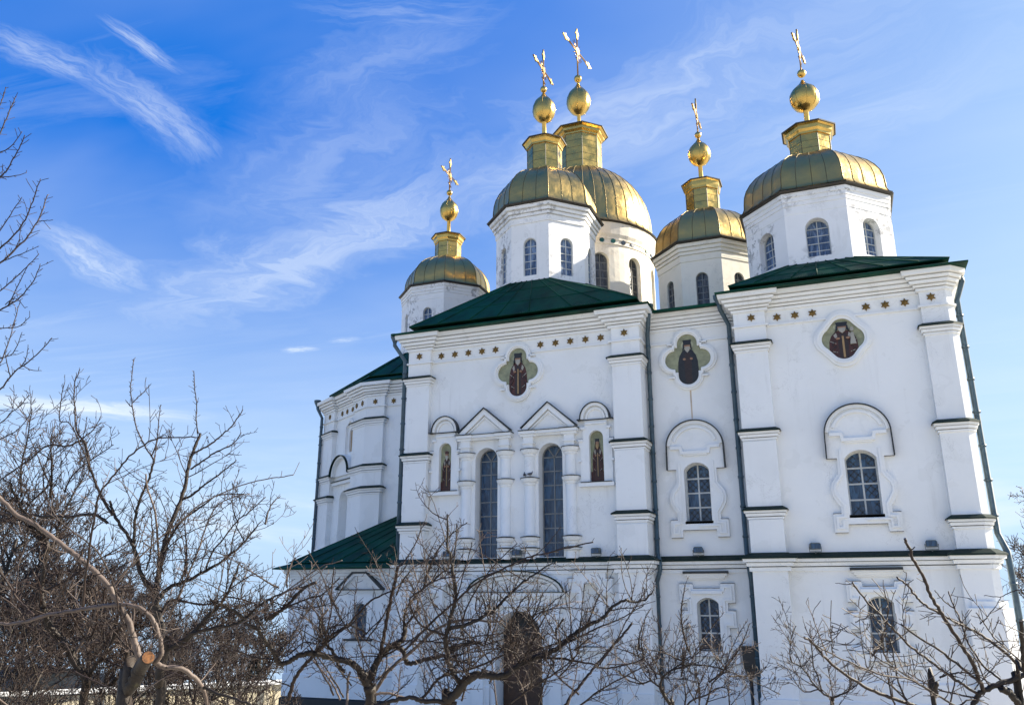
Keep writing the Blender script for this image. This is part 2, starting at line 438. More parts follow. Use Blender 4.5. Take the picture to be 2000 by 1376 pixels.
def window(o, T, parent, gm=None, fm=None, cols=2, rows=4, fan=False, bar=0.035, edge=0.05, grille=False, shrink=0.0, name='window'):
    """frame and glazing bars in the back of the opening, the pane its sub-part"""
    d = o['d'] - 0.03
    f = MB(T)
    f.band(arch_outline(o), 0.0, edge, d - 0.05, d + 0.02, True)
    hw = o['hw']; h = o['zsp'] - o['zs']
    for i in range(1, cols):
        x = o['xc'] - hw + 2 * hw * i / cols
        f.box(x - bar / 2, x + bar / 2, d - 0.035, d + 0.01, o['zs'] + edge * 0.6, (o['zsp'] if fan else o['zsp'] + o['rise'] - 0.02))
    for j in range(1, rows + (1 if fan else 0)):
        z = o['zs'] + h * j / rows if fan else o['zs'] + (h + o['rise'] * 0.9) * j / rows
        f.box(o['xc'] - hw + 0.02, o['xc'] + hw - 0.02, d - 0.03, d + 0.012, z - bar / 2, z + bar / 2)
    if fan:
        for s_ in (-1, 1):
            f.band([(o['xc'], o['zsp']), (o['xc'] + s_ * hw * 0.55, o['zsp'] + o['rise'] * 0.80)], -bar / 2, bar / 2, d - 0.03, d + 0.01)
    fo = f.build(name, fm or FRAMEG, parent)
    g = MB(T); g.prism(arch_outline(o), d, d + 0.02)
    for i in range(cols):
        for j in range(rows):
            xa, xb = o['xc'] - hw + 2 * hw * i / cols + .01, o['xc'] - hw + 2 * hw * (i + 1) / cols - .01
            za, zb = o['zs'] + (h if fan else h + o['rise'] * .9) * j / rows + .01, o['zs'] + (h if fan else h + o['rise'] * .9) * (j + 1) / rows - .01
            zb = min(zb, o['zsp'] + .02)
            if zb - za < .08: continue
            q4 = [random.uniform(.003, .016) for _ in range(4)]
            g.add([(xa, d - q4[0], za), (xb, d - q4[1], za), (xb, d - (q4[1] + q4[3] - q4[0]), zb), (xa, d - q4[3], zb)], [(0, 1, 2, 3)])
    g.build('pane', gm or GLASS, fo)
    if grille:
        q = MB(T); step = hw * 2 / 4.0
        z = o['zs'] - hw
        while z < o['zsp'] + o['rise']:
            for s_ in (-1, 1):
                a = Vector((o['xc'] - hw + 0.03, z if s_ > 0 else z + 2 * hw)); b = Vector((o['xc'] + hw - 0.03, z + 2 * hw if s_ > 0 else z))
                lo, hi = o['zs'] + 0.04, o['zsp'] + o['rise'] * 0.45
                pa, pb = a, b
                def cut(p, q_):
                    dz_ = q_.y - p.y
                    t0 = max(0, min(1, ((lo if dz_ > 0 else hi) - p.y) / dz_)); t1 = max(0, min(1, ((hi if dz_ > 0 else lo) - p.y) / dz_))
                    return p + (q_ - p) * t0, p + (q_ - p) * t1
                pa, pb = cut(a, b)
                if (pb - pa).length > 0.08: q.band([tuple(pa), tuple(pb)], -0.013, 0.013, d - 0.012, d - 0.002)
            z += step
        q.build('grille', BOXM, fo)
    return fo
# ------------------------------------------------------------------ ground
def terrain_z(x, y):
    d = max(0.0, -x - 25.0)
    d2 = max(0.0, y - 30.0)
    s = lambda t: 0 if t <= 0 else (1 if t >= 1 else t * t * (3 - 2 * t))
    far = max(0.0, math.hypot(x + 10, y - 4) - 62.0)
    return -3.6 * max(s(d / 10.0), s(d2 / 25.0) * 0.9) - 0.085 * far
g = MB()
xs = [-1500, -700, -300, -150, -100, -80, -70] + [-64 + 4 * i for i in range(26)] + [44, 60, 100, 200, 500, 1500]
ys = [-400, -150, -80, -60] + [-50 + 4 * i for i in range(32)] + [84, 100, 130, 200, 400, 900, 2500]
pts = [(x, y, terrain_z(x, y)) for y in ys for x in xs]
nx = len(xs)
g.add(pts, [(j * nx + i, j * nx + i + 1, (j + 1) * nx + i + 1, (j + 1) * nx + i) for j in range(len(ys) - 1) for i in range(nx - 1)], True)
m, t, b, _ = mat('winter_grass_and_paving')
p = geo_pos(t)
c = t.mix(t.ramp(t.noise(p, 0.25, 6, 0.65), 0.35, 0.65), (0.41, 0.38, 0.31, 1), (0.53, 0.50, 0.43, 1))
c = t.mix(t.math('MULTIPLY', t.ramp(t.noise(p, 3.0, 6, 0.7), 0.5, 0.75), 0.5), c, (0.15, 0.13, 0.08, 1))
t.l.new(c, b.inputs['Base Color']); b.inputs['Roughness'].default_value = 0.95
t.l.new(t.bump(t.noise(p, 6, 6, 0.7), 0.6, 0.08), b.inputs['Normal'])
go = tag(g.build('ground', m), kind='structure')

# ------------------------------------------------------------------ the church
church = tag(empty('church', (0, 0, 0)), 'white five-domed Orthodox church with green roofs, gilded domes and crosses', 'church')
def part(mb, name, mats, parent=None): return mb.build(name, mats, parent or church)
def shiftT(dy): return lambda x, y, z: (x, y + dy, z)
def planT(ox, oy, dx, dy):
    L = math.hypot(dx, dy); tx, ty = dx / L, dy / L
    return lambda x, y, z: (ox + tx * x - ty * y, oy + ty * x + tx * y, z)
def molding(mb, path, prof, closed=False):
    """profile (out, z) swept along a plan path, out = right-hand side of the walking direction"""
    n = len(path); P_ = [Vector(p) for p in path]; dirs = []
    for i in range(n):
        if closed or 0 < i < n - 1:
            a = (P_[i] - P_[i - 1]).normalized(); c_ = (P_[(i + 1) % n] - P_[i]).normalized()
        elif i == 0: a = c_ = (P_[1] - P_[0]).normalized()
        else: a = c_ = (P_[i] - P_[i - 1]).normalized()
        n0 = Vector((a.y, -a.x)); n1 = Vector((c_.y, -c_.x)); mm = n0 + n1
        mm = mm.normalized() if mm.length > 1e-6 else n0
        dirs.append(mm / max(0.4, mm.dot(n0)))
    k = len(prof); pts = []
    for i in range(n):
        for o_, z in prof:
            q = P_[i] + dirs[i] * o_; pts.append((q.x, q.y, z))
    fs = []
    for i in range(n if closed else n - 1):
        for j in range(k - 1):
            A = i * k + j; B = ((i + 1) % n) * k + j
            fs.append((A, B, B + 1, A + 1))
    if not closed:
        fs.append(list(range(k))[::-1]); fs.append([(n - 1) * k + j for j in range(k)])
    mb.add(pts, fs)
def vprism(mb, poly, z0, z1):
    n = len(poly); ok = sum(poly[i][0] * poly[(i + 1) % n][1] - poly[(i + 1) % n][0] * poly[i][1] for i in range(n))
    if ok < 0: poly = poly[::-1]
    mb.add([(x, y, z0) for x, y in poly] + [(x, y, z1) for x, y in poly],
           [(i, (i + 1) % n, (i + 1) % n + n, i + n) for i in range(n)] + [list(range(n, 2 * n))])

# ---- walls of the front
w1 = op(-12.97, 0.48, 6.12, 10.40, d=0.55); w2 = op(-10.29, 0.49, 6.12, 10.42, d=0.55)
i1 = op(-14.76, 0.27, 8.74, 10.70, d=0.14); i2 = op(-8.42, 0.28, 8.80, 10.76, d=0.14)
door = op(-11.62, 0.92, 0.0, 4.20, d=0.9); nr = op(-8.80, 0.31, 3.12, 5.20, d=0.22); nl = op(-14.42, 0.31, 3.12, 5.20, d=0.22)
W = MB()
W.wallband(-16.5, -6.6, 5.9, 15.3, [w1, w2, i1, i2])
W.wallband(-16.5, -6.6, -0.2, 5.9, [door, nl, nr])
W.add([(-6.6, 0, -.2), (-6.6, 9, -.2), (-6.6, 9, 15.3), (-6.6, 0, 15.3)], [(0, 1, 2, 3)])
W.add([(-16.5, 0, -.2), (-16.5, 9, -.2), (-16.5, 9, 15.3), (-16.5, 0, 15.3)], [(0, 3, 2, 1)])
part(W, 'wall', WHITE)
MY = 0.8
mw = op(-4.86, 0.46, 7.30, 9.44, 0.27, d=0.32); mlw = op(-4.76, 0.38, 2.88, 4.66, 0.20, d=0.3)
W = MB(shiftT(MY)); W.wallband(-6.6, -3.0, 5.9, 15.25, [mw]); W.wallband(-6.6, -3.0, -.2, 5.9, [mlw])
part(W, 'wall', WHITE)
rw = op(0.73, 0.50, 7.26, 9.42, 0.28, d=0.34); rlw = op(0.80, 0.40, 3.0, 4.70, 0.2, d=0.3)
W = MB(); W.wallband(-3.0, 4.02, 5.9, 15.3, [rw]); W.wallband(-3.0, 4.02, -.2, 5.9, [rlw])
W.add([(4.02, 0, -.2), (4.20, .18, -.2), (4.20, .18, 15.3), (4.02, 0, 15.3)], [(0, 1, 2, 3)])
W.add([(4.20, .18, -.2), (4.20, 9, -.2), (4.20, 9, 15.3), (4.20, .18, 15.3)], [(0, 1, 2, 3)])
W.add([(-3, 0, -.2), (-3, 9, -.2), (-3, 9, 15.3), (-3, 0, 15.3)], [(0, 3, 2, 1)])
part(W, 'wall', WHITE)
W = MB(); W.box(-16.4, 4.3, 6.5, 15.5, -.2, 15.2); part(W, 'core_wall', WHITE)

# ---- pilasters with their caps
LV = [(-.2, 1.55, .58), (1.55, 2.15, .50), (2.15, 5.7, .42), (5.7, 7.2, .36), (7.2, 9.9, .30), (9.9, 13.2, .24), (13.2, 14.9, .19)]
def pilaster(planf, caps, levels=LV):
    mb = MB()
    for z0, z1, p_ in levels: vprism(mb, planf(p_), z0, z1)
    po = part(mb, 'pilaster', WHITE)
    for z in caps:
        c_ = MB()
        p_ = [l for l in levels if l[0] <= z - 0.3 <= l[1]][0][2]
        path = [q for q in planf(p_)][1:-1]
        path = [planf(0.0)[1]] + planf(p_)[1:-1] + [planf(0.0)[-2]] if False else planf(p_)
        molding(c_, path, [(0.0, z - .33), (.04, z - .33), (.04, z - .26), (.0, z - .26), (.0, z - .235), (.08, z - .235), (.095, z - .145), (.04, z - .145), (.04, z - .12), (.135, z - .12), (.145, z - .01), (0, z - .01)])
        c_.m = 1
        molding(c_, path, [(.185, z - .05), (.185, z - .004), (.02, z + .10), (-.25, z + .12)])
        c_.build('capital', [WHITE, GREEND], po)
def rect(x0, x1): return lambda p_: [(x0 - .03 * (p_ - .19) / .2, .02), (x0 - .03 * (p_ - .19) / .2, -p_), (x1 + .03 * (p_ - .19) / .2, -p_), (x1 + .03 * (p_ - .19) / .2, .02)]
def rectR(p_): return [(-7.66, .02), (-7.66, -p_), (-6.58 + p_ * .10, -p_), (-6.58 + p_ * .10, MY)]
pilaster(lambda p_: [(-16.52 - p_ * .08, 2.0), (-16.52 - p_ * .08, -p_), (-15.5, -p_), (-15.5, .02)], [13.5, 10.26, 7.45])
pilaster(rectR, [13.5, 10.24, 7.6])
pilaster(lambda p_: [(-3.0 - p_ * .08, MY), (-3.0 - p_ * .08, -p_), (-1.9, -p_), (-1.9, .02)], [13.5, 10.28, 7.55])
pilaster(lambda p_: [(3.22 - p_ * .1, .02), (3.22 - p_ * .1, -p_), (4.02, -p_), (4.22 + p_ * .1, .20 - p_), (4.22 + p_ * .1, 1.3)], [13.45, 10.12, 7.05])
B_ = MB(); vprism(B_, [(3.35, .02), (3.2, -.62), (4.14, -.62), (4.46, -.3), (4.46, 1.5)], -.2, 4.35)
vprism(B_, [(3.42, .02), (3.35, -.5), (4.08, -.5), (4.36, -.22), (4.36, 1.5)], 4.35, 4.55); part(B_, 'buttress', WHITE)

# ---- ledge over the ground storey, with its green weathering strip
LP = [(-16.55, 4.0), (-16.55, -.42), (-15.45, -.42), (-15.45, 0), (-7.72, 0), (-7.72, -.42), (-6.54, -.42), (-6.54, MY), (-3.06, MY), (-3.06, -.42), (-1.85, -.42), (-1.85, 0), (3.16, 0), (3.16, -.42), (4.06, -.42), (4.28, -.20), (4.28, 7)]
mb = MB(); molding(mb, LP, [(0, 5.50), (.06, 5.50), (.06, 5.63), (.0, 5.63), (.0, 5.66), (.13, 5.66), (.15, 5.77), (.07, 5.77), (.07, 5.80), (.23, 5.80), (.25, 5.93), (0, 5.93)])
lo = part(mb, 'ledge', WHITE)
mb = MB(); molding(mb, LP, [(.29, 5.90), (.29, 5.955), (.03, 6.10), (-.15, 6.12)]); mb.build('ledge_flashing', GREEND, lo)
# ---- plinth
mb = MB(); PP = [(-16.55, 4.0), (-16.55, 0), (-12.75, 0)]
for PP in ([(-16.55, 4.0), (-16.55, 0), (-12.75, 0)], [(-10.5, 0), (-6.55, 0), (-6.55, MY), (-3.05, MY), (-3.05, 0), (3.5, 0)]):
    molding(mb, PP, [(.10, -.2), (.10, 1.50), (.06, 1.56), (.05, 2.10), (.0, 2.17)])
part(mb, 'plinth', WHITE)
# ---- main cornice
CP1 = [(-16.52, 6.0), (-16.52, -.19), (-15.46, -.19), (-15.46, 0), (-7.72, 0), (-7.72, -.19), (-6.56, -.19), (-6.56, MY + .02)]
CP2 = [(-3.02, MY + .02), (-3.02, -.19), (-1.86, -.19), (-1.86, 0), (3.18, 0), (3.18, -.19), (4.02, -.19), (4.24, .03), (4.24, 8)]
CPR = [(-.05, 14.66), (-.05, 14.70), (.06, 14.70), (.07, 14.80), (.0, 14.80), (.0, 14.83), (.13, 14.83), (.15, 14.90), (.07, 14.90), (.07, 14.93), (.24, 14.93), (.26, 15.03), (.18, 15.03), (.18, 15.065), (.33, 15.065), (.35, 15.16), (.26, 15.16), (.26, 15.20), (.46, 15.20), (.48, 15.36), (0, 15.36)]
for cp in (CP1, CP2):
    mb = MB(); molding(mb, cp, CPR)
    xq = -11.6 if cp is CP1 else .64; hq = .60 if cp is CP1 else .42; FL = [(0, 14.13), (.07, 14.13), (.07, 14.19), (0, 14.20)]
    molding(mb, [q_ for q_ in cp if q_[0] < xq] + [(xq - hq, 0)], FL); molding(mb, [(xq + hq, 0)] + [q_ for q_ in cp if q_[0] > xq], FL); part(mb, 'cornice', WHITE)
mb = MB(); cp = [(-6.6, MY), (-3.0, MY)]
molding(mb, cp, [(o_ * .8, z - .06) for o_, z in CPR]); FL = [(0, 14.09), (.07, 14.09), (.07, 14.15), (0, 14.16)]; molding(mb, [(-6.6, MY), (-5.54, MY)], FL); molding(mb, [(-4.30, MY), (-3.0, MY)], FL); part(mb, 'cornice', WHITE)

# ---- gilt stars of the frieze
def star_mesh(T):
    s_ = MB(T); pl = []
    for k in range(12):
        r_ = .155 if k % 2 == 0 else .085
        pl.append((r_ * math.sin(R(30 * k)), r_ * math.cos(R(30 * k))))
    n = 12; pts = [(x, -.035, z) for x, z in pl] + [(x, .0, z) for x, z in pl] + [(0, -.075, 0)]
    s_.add(pts, [(24, i, (i + 1) % n) for i in range(n)] + [(i, i + n, (i + 1) % n + n, (i + 1) % n) for i in range(n)])
    return s_
star0 = None
def star(T, x, y, z):
    global star0
    a = Vector(T(x, y, z)); bx = Vector(T(x + 1, y, z)) - a
    if star0 is None: star0 = part(star_mesh(IDT), 'star', GOLDSTAR); o = star0
    else: o = star0.copy(); col.objects.link(o); o.parent = church
    o.location = a; o.rotation_euler = (0, 0, math.atan2(bx.y, bx.x))
for x in (-15.08, -14.45, -13.83, -13.21, -12.60, -10.64, -10.0, -9.38, -8.75, -8.13): star(IDT, x, -.005, 14.44)
for x in (-16.02, -7.14): star(IDT, x, -.195, 14.47)
for x in (-1.49, -.87, -.27, 1.51, 2.13, 2.75): star(IDT, x, -.005, 14.44)
for x in (-2.38, 3.56): star(IDT, x, -.195, 14.47)

# ---- windows of the front
window(w1, IDT, church, rows=7, fan=True, bar=.045); window(w2, IDT, church, rows=7, fan=True, bar=.045)
window(mw, shiftT(MY), church, fm=FRAME, rows=4, bar=.055, grille=True); window(mlw, shiftT(MY), church, fm=FRAME, rows=3, bar=.05, grille=True)
window(rw, IDT, church, fm=FRAME, rows=4, bar=.055, grille=True); window(rlw, IDT, church, fm=FRAME, rows=3, bar=.05, grille=True)
for T_, o_, wd in ((shiftT(MY), mw, .5), (IDT, rw, .54), (shiftT(MY), mlw, .66), (IDT, rlw, .68)):
    mb = MB(T_); mb.box(o_['xc'] - wd, o_['xc'] + wd, -.12, .28, o_['zs'] - .08, o_['zs'] + .02); part(mb, 'window_sill', DARK)
# ---- surrounds of the upper windows: waisted frame, feet and a round hood
def grime_shade_edges(m_, outline, y0, mi, w_=.022):
    """thin grey grime above and painted shade below along the level edges of a relief, in the relief's own mesh"""
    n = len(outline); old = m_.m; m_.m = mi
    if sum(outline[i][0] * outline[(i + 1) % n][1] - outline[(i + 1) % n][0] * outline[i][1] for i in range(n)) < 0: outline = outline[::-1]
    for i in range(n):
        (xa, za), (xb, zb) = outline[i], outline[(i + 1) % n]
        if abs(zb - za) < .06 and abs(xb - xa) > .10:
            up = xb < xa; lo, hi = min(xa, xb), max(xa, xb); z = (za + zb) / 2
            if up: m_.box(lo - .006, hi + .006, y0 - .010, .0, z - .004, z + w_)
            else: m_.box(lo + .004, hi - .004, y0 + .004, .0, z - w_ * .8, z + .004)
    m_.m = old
def sym(half, x0): return [(x0 + x, z) for x, z in half] + [(x0 - x, z) for x, z in half[::-1] if x > 1e-6]
def upper_frame(o_, T_, zo):
    x0 = o_['xc']; q = lambda z: z + zo
    half = [(0, q(6.98)), (.60, q(6.98)), (.62, q(6.72)), (1.04, q(6.72)), (1.03, q(7.32)), (.78, q(7.34)), (.77, q(7.55)), (.90, q(7.74)), (1.0, q(7.95)), (1.02, q(8.16)), (.97, q(8.36)), (.84, q(8.54)), (.74, q(8.66)), (.73, q(9.18)),
            (1.05, q(9.18)), (1.04, q(9.9))] + [(1.04 * math.cos(R(a)), q(9.98) + 1.0 * math.sin(R(a))) for a in range(5, 90, 8)] + [(0, q(10.98))]
    out = sym(half, x0)
    f = MB(T_); f.prism_hole(out, arch_outline(o_), -.12, 0)
    inner = sym([(0, q(7.12)), (.72, q(7.12)), (.74, q(6.86)), (.92, q(6.86)), (.91, q(7.2)), (.66, q(7.22)), (.65, q(7.6)), (.78, q(7.8)), (.88, q(7.98)), (.9, q(8.15)), (.85, q(8.32)), (.72, q(8.48)), (.62, q(8.64)), (.61, q(9.45))], x0)
    f.band(inner[:14], -.035, .035, -.17, -.11); f.band(inner[14:], -.035, .035, -.17, -.11)
    f.band([(x0 - .9, q(9.98)), (x0 - .52, q(9.98)), (x0 - .48, q(9.78)), (x0 + .48, q(9.78)), (x0 + .52, q(9.98)), (x0 + .9, q(9.98))], -.06, .05, -.22, -.11)
    f.band([(x0 - .44, q(9.70)), (x0 + .44, q(9.70))], -.04, .04, -.18, -.11)
    f.band(arc(x0, q(9.98), .80, .76, 18, 162), -.04, .05, -.18, -.11)
    f.band(arc(x0, q(9.98), .97, .93, 5, 175), -.06, .05, -.20, -.11)
    grime_shade_edges(f, out, -.12, 1); fo = part(f, 'window_surround', [WHITE, GRIME_SHADE])
    h = MB(T_); h.band([(x0 + 1.06, q(9.17)), (x0 + 1.05, q(9.9))] + arc(x0, q(9.98), 1.05, 1.01, 5, 175, 24) + [(x0 - 1.05, q(9.9)), (x0 - 1.06, q(9.17))], -.014, .026, -.26, 0)
    h.build('hood_flashing', DARK, fo)
upper_frame(rw, IDT, 0); upper_frame(mw, shiftT(MY), .03)
def lower_frame(o_, T_, zo):
    x0 = o_['xc']; q = lambda z: z + zo
    half = [(0, q(2.72)), (.55, q(2.72)), (.56, q(2.5)), (.98, q(2.5)), (.97, q(3.1)), (.72, q(3.16)), (.70, q(3.66)), (.95, q(3.66)), (.95, q(4.2)), (.70, q(4.24)), (.70, q(4.48)), (.96, q(4.5)), (.96, q(5.13)), (.50, q(5.13)), (.46, q(4.97)), (0, q(4.97))]
    f = MB(T_); f.prism_hole(sym(half, x0), arch_outline(o_), -.14, 0)
    for s_ in (-1, 1):
        f.band([(x0 + s_ * x, q(z)) for x, z in [(.58, 2.95), (.86, 2.95), (.86, 3.0), (.60, 3.06), (.58, 3.76), (.84, 3.76), (.84, 4.1), (.58, 4.14), (.58, 4.58), (.84, 4.6), (.84, 5.02), (.6, 5.02), (.56, 4.85)]], -.03, .03, -.20, -.135)
    f.band([(x0 - .54, q(4.84)), (x0 + .54, q(4.84))], -.05, .05, -.25, -.135)
    grime_shade_edges(f, sym(half, x0), -.14, 1); fo = part(f, 'window_surround', [WHITE, GRIME_SHADE])
    h = MB(T_); h.m = 0
    for a, z0, z1, p_ in ((.62, 5.28, 5.34, .08), (.68, 5.34, 5.41, .14), (.74, 5.41, 5.48, .2)): h.box(x0 - a, x0 + a, -p_, 0, q(z0), q(z1))
    h.m = 1; h.box(x0 - .79, x0 + .79, -.26, 0, q(5.48), q(5.56))
    part(h, 'window_hood', [WHITE, DARK])
lower_frame(rlw, IDT, .03); lower_frame(mlw, shiftT(MY), 0)

# ---- tall windows of the left bay: half columns, pediments
for xc in (-13.82, -12.14, -11.13, -9.46):
    c_ = MB()
    c_.lathe([(.25, 6.05), (.25, 6.3), (.21, 6.36), (.21, 10.25)], (xc, .0), 16, 0, True)
    for z in (6.45, 6.86, 9.08, 10.20):
        k_ = .6 if z == 6.45 else 1.0
        c_.lathe([(.21, z - .30 * k_), (.24, z - .27 * k_), (.25, z - .2 * k_), (.31, z - .16 * k_), (.36, z - .07), (.36, z - .012), (.0, z - .012)], (xc, .0), 16, 0)
        c_.m = 1; c_.lathe([(.385, z - .02), (.385, z + .005), (.20, z + .05)], (xc, .0), 16, 0); c_.m = 0
    c_.box(xc - .20, xc + .20, -.22, 0, 10.2, 10.78); c_.box(xc - .25, xc + .25, -.26, 0, 10.40, 10.46)
    part(c_, 'half_column', [WHITE, DARK])
for xa, xb, ap in ((-14.14, -11.86, 11.98), (-11.44, -9.15, 12.0)):
    p_ = MB(); xm = (xa + xb) / 2; zb = 10.92
    p_.prism([(xa + .1, zb), (xb - .1, zb), (xm, ap - .1)], -.10, 0)
    p_.band([(xa + .12, zb + .02), (xm, ap - .14), (xb - .12, zb + .02)], -.10, .09, -.24, 0)
    p_.band([(xa + .36, zb + .03), (xm, ap - .38), (xb - .36, zb + .03)], -.03, .03, -.16, 0)
    p_.box(xa + .08, xb - .08, -.20, 0, 10.70, 10.78); p_.box(xa + .02, xb - .02, -.28, 0, 10.78, 10.90)
    for q_ in (xa + .30, xb - .30):
        p_.box(q_ - .30, q_ + .30, -.27, 0, 10.68, 10.775); p_.box(q_ - .34, q_ + .34, -.34, 0, 10.785, 10.895)
    p_.m = 1; p_.box(xa, xb, -.31, 0, 10.902, 10.925)
    for q_ in (xa + .30, xb - .30): p_.box(q_ - .36, q_ + .36, -.37, 0, 10.90, 10.93)
    p_.band([(xa + .02, zb + .10), (xm, ap - .02), (xb - .02, zb + .10)], -.01, .03, -.30, 0)
    part(p_, 'pediment', [WHITE, DARK])
# ---- icon niches
for o_, s0 in ((i1, -1), (i2, 1)):
    x0 = o_['xc']; zs = o_['zs']
    f = MB()
    out = [(x0 - .62, zs), (x0 + .62, zs), (x0 + .62, zs + 1.30), (x0 + .68, zs + 1.34), (x0 + .68, zs + 1.62), (x0 + .52, zs + 1.66), (x0 + .52, zs + 2.12), (x0 + .44, zs + 2.12), (x0 + .44, zs + 2.36), (x0 - .44, zs + 2.36), (x0 - .44, zs + 2.12), (x0 - .52, zs + 2.12), (x0 - .52, zs + 1.66), (x0 - .68, zs + 1.62), (x0 - .68, zs + 1.34), (x0 - .62, zs + 1.30)]
    f.prism_hole(out, arch_outline(o_), -.09, 0)
    f.box(x0 - .42, x0 + .42, -.15, 0, zs + 2.20, zs + 2.27)
    for s_ in (-1, 1):
        f.box(x0 + s_ * .50 - .09, x0 + s_ * .50 + .09, -.15, 0, zs + 2.02, zs + 2.10)
        f.box(x0 + s_ * .60 - .09, x0 + s_ * .60 + .09, -.15, 0, zs + 1.56, zs + 1.63)
        f.box(x0 + s_ * .64 - .05, x0 + s_ * .64 + .05, -.14, 0, zs + .78, zs + .86)
    f.prism([(x0 + x, z) for x, z in [(-.56, zs + 2.36), (.56, zs + 2.36)]] + arc(x0, zs + 2.40, .56, .60, 0, 180), -.08, 0)
    f.band(arc(x0, zs + 2.40, .52, .57, 0, 180), -.07, .06, -.22, 0); f.band(arc(x0, zs + 2.40, .36, .42, 0, 180), -.03, .04, -.14, 0)
    f.box(x0 - .68, x0 + .68, -.22, 0, zs - .16, zs - .02)
    f.m = 1; f.box(x0 - .55, x0 + .55, -.16, 0, zs + 2.362, zs + 2.39); f.box(x0 - .60, x0 + .60, -.235, 0, zs - .02, zs + .012)
    f.band([(x0 + .70, zs + 2.38), (x0 + .585, zs + 2.40)] + arc(x0, zs + 2.40, .585, .64, 4, 176) + [(x0 - .585, zs + 2.40), (x0 - .70, zs + 2.38)], -.012, .024, -.27, 0)
    grime_shade_edges(f, out, -.09, 2); part(f, 'icon_niche_frame', [WHITE, DARK, GRIME_SHADE])
IM = [ICON_BG, ICON_ROBE, ICON_DARK, ICON_SKIN, ICON_WHITE, ICON_GOLD, ICON_UMBER, ICON_HALO]
def ell(cx, cz, rx, rz, n=18): return [(cx + rx * math.cos(2 * math.pi * i / n), cz + rz * math.sin(2 * math.pi * i / n)) for i in range(n)]
def saint(mb, x0, z0, h, wd, y, robe, hat, trim, d=.003):
    """painted standing figure in flat layers, each a few millimetres proud of the one below"""
    k = h; L = [0]
    def lay(m_, poly):
        L[0] += 1; mb.m = m_; mb.prism([(x0 + x * wd, z0 + z * k) for x, z in poly], y - d * L[0], y)
    lay(7, ell(0, .88, .30, .105))
    lay(robe, [(-.30, .0), (.30, .0), (.46, .10), (.50, .30), (.48, .50), (.40, .64), (.26, .74), (.10, .79), (-.10, .79), (-.26, .74), (-.40, .64), (-.48, .50), (-.50, .30), (-.46, .10)])
    lay(6, [(-.16, .03), (.16, .03), (.18, .5), (.12, .70), (-.12, .70), (-.18, .5)])
    if trim:
        for s_ in (-1, 1):
            lay(4, [(s_ * .22, .72), (s_ * .32, .66), (s_ * .26, .58), (s_ * .18, .62)])
            lay(4, [(s_ * .24, .44), (s_ * .46, .52), (s_ * .46, .505), (s_ * .25, .425)])
            lay(4, [(s_ * .22, .20), (s_ * .38, .24), (s_ * .38, .225), (s_ * .22, .185)])
        lay(5, [(-.035, .05), (.035, .05), (.035, .62), (-.035, .62)])
        for q_z in (.14, .28, .40): lay(6, [(-.40, q_z), (-.24, q_z + .10), (-.24, q_z + .085), (-.40, q_z - .03)]); lay(6, [(.40, q_z), (.24, q_z + .10), (.24, q_z + .085), (.40, q_z - .03)])
    lay(3, ell(0, .85, .155, .062))
    lay(4 if hat != 2 else 5, [(-.13, .84), (.13, .84), (.11, .76), (0, .70), (-.11, .76)])
    if hat == 0: lay(2, [(-.17, .875), (.17, .875), (.21, .99), (-.21, .99)]); lay(2, [(-.24, .74), (-.15, .80), (-.15, .90), (-.20, .90)]); lay(2, [(.24, .74), (.15, .80), (.15, .90), (.20, .90)])
    elif hat == 1: lay(1, [(-.17, .885), (.17, .885), (.19, .93), (.10, .965), (-.10, .965), (-.19, .93)])
    else: lay(2, [(-.24, .74), (-.16, .90), (.16, .90), (.24, .74), (.17, .97), (-.17, .97)])
    lay(3, ell(-.17, .56, .07, .025)); lay(3, ell(.17, .56, .07, .025))
for o_, rb, ht in ((i1, 1, 1), (i2, 1, 2)):
    q_ = MB(); q_.m = 0; q_.prism(arch_outline(o_), o_['d'] - .03, o_['d'])
    q_.m = 1; q_.box(o_['xc'] - o_['hw'] + .005, o_['xc'] + o_['hw'] - .005, o_['d'] - .034, o_['d'], o_['zs'] + .01, o_['zs'] + .42)
    saint(q_, o_['xc'], o_['zs'] + .16, 1.55, .42, o_['d'] - .034, rb, ht, True)
    part(q_, 'icon_painting', IM)

# ---- quatrefoils
def foil(x0, z0, ch, rh, cv, rv, sq):
    H = []
    H += [(ch + rh * math.cos(R(a)), rh * math.sin(R(a))) for a in range(-90, 91, 10)] if sq else [(ch + rh * math.cos(R(a)), rh * math.sin(R(a))) for a in range(-58, 59, 8)]
    out = []
    def quad(f): return [f(p) for p in []]
    if sq:
        top = [(cv_x, cv + cz_) for cv_x, cz_ in [(rv * math.cos(R(a)), rv * math.sin(R(a))) for a in range(0, 181, 10)]]
        bot = [(x, -z) for x, z in top[::-1]]
        right = H; left = [(-x, -z) for x, z in H]
        out = right + [(ch, sq), (rv, sq)] + top + [(-rv, sq), (-ch, sq)] + left + [(-ch, -sq), (-rv, -sq)] + bot + [(rv, -sq), (ch, -sq)]
    else:
        top = [(rv * math.cos(R(a)), cv + rv * math.sin(R(a))) for a in range(32, 149, 8)]
        bot = [(x, -z) for x, z in top[::-1]]
        out = H + top + [(-x, -z) for x, z in H] + bot
    return [(x0 + x, z0 + z) for x, z in out]
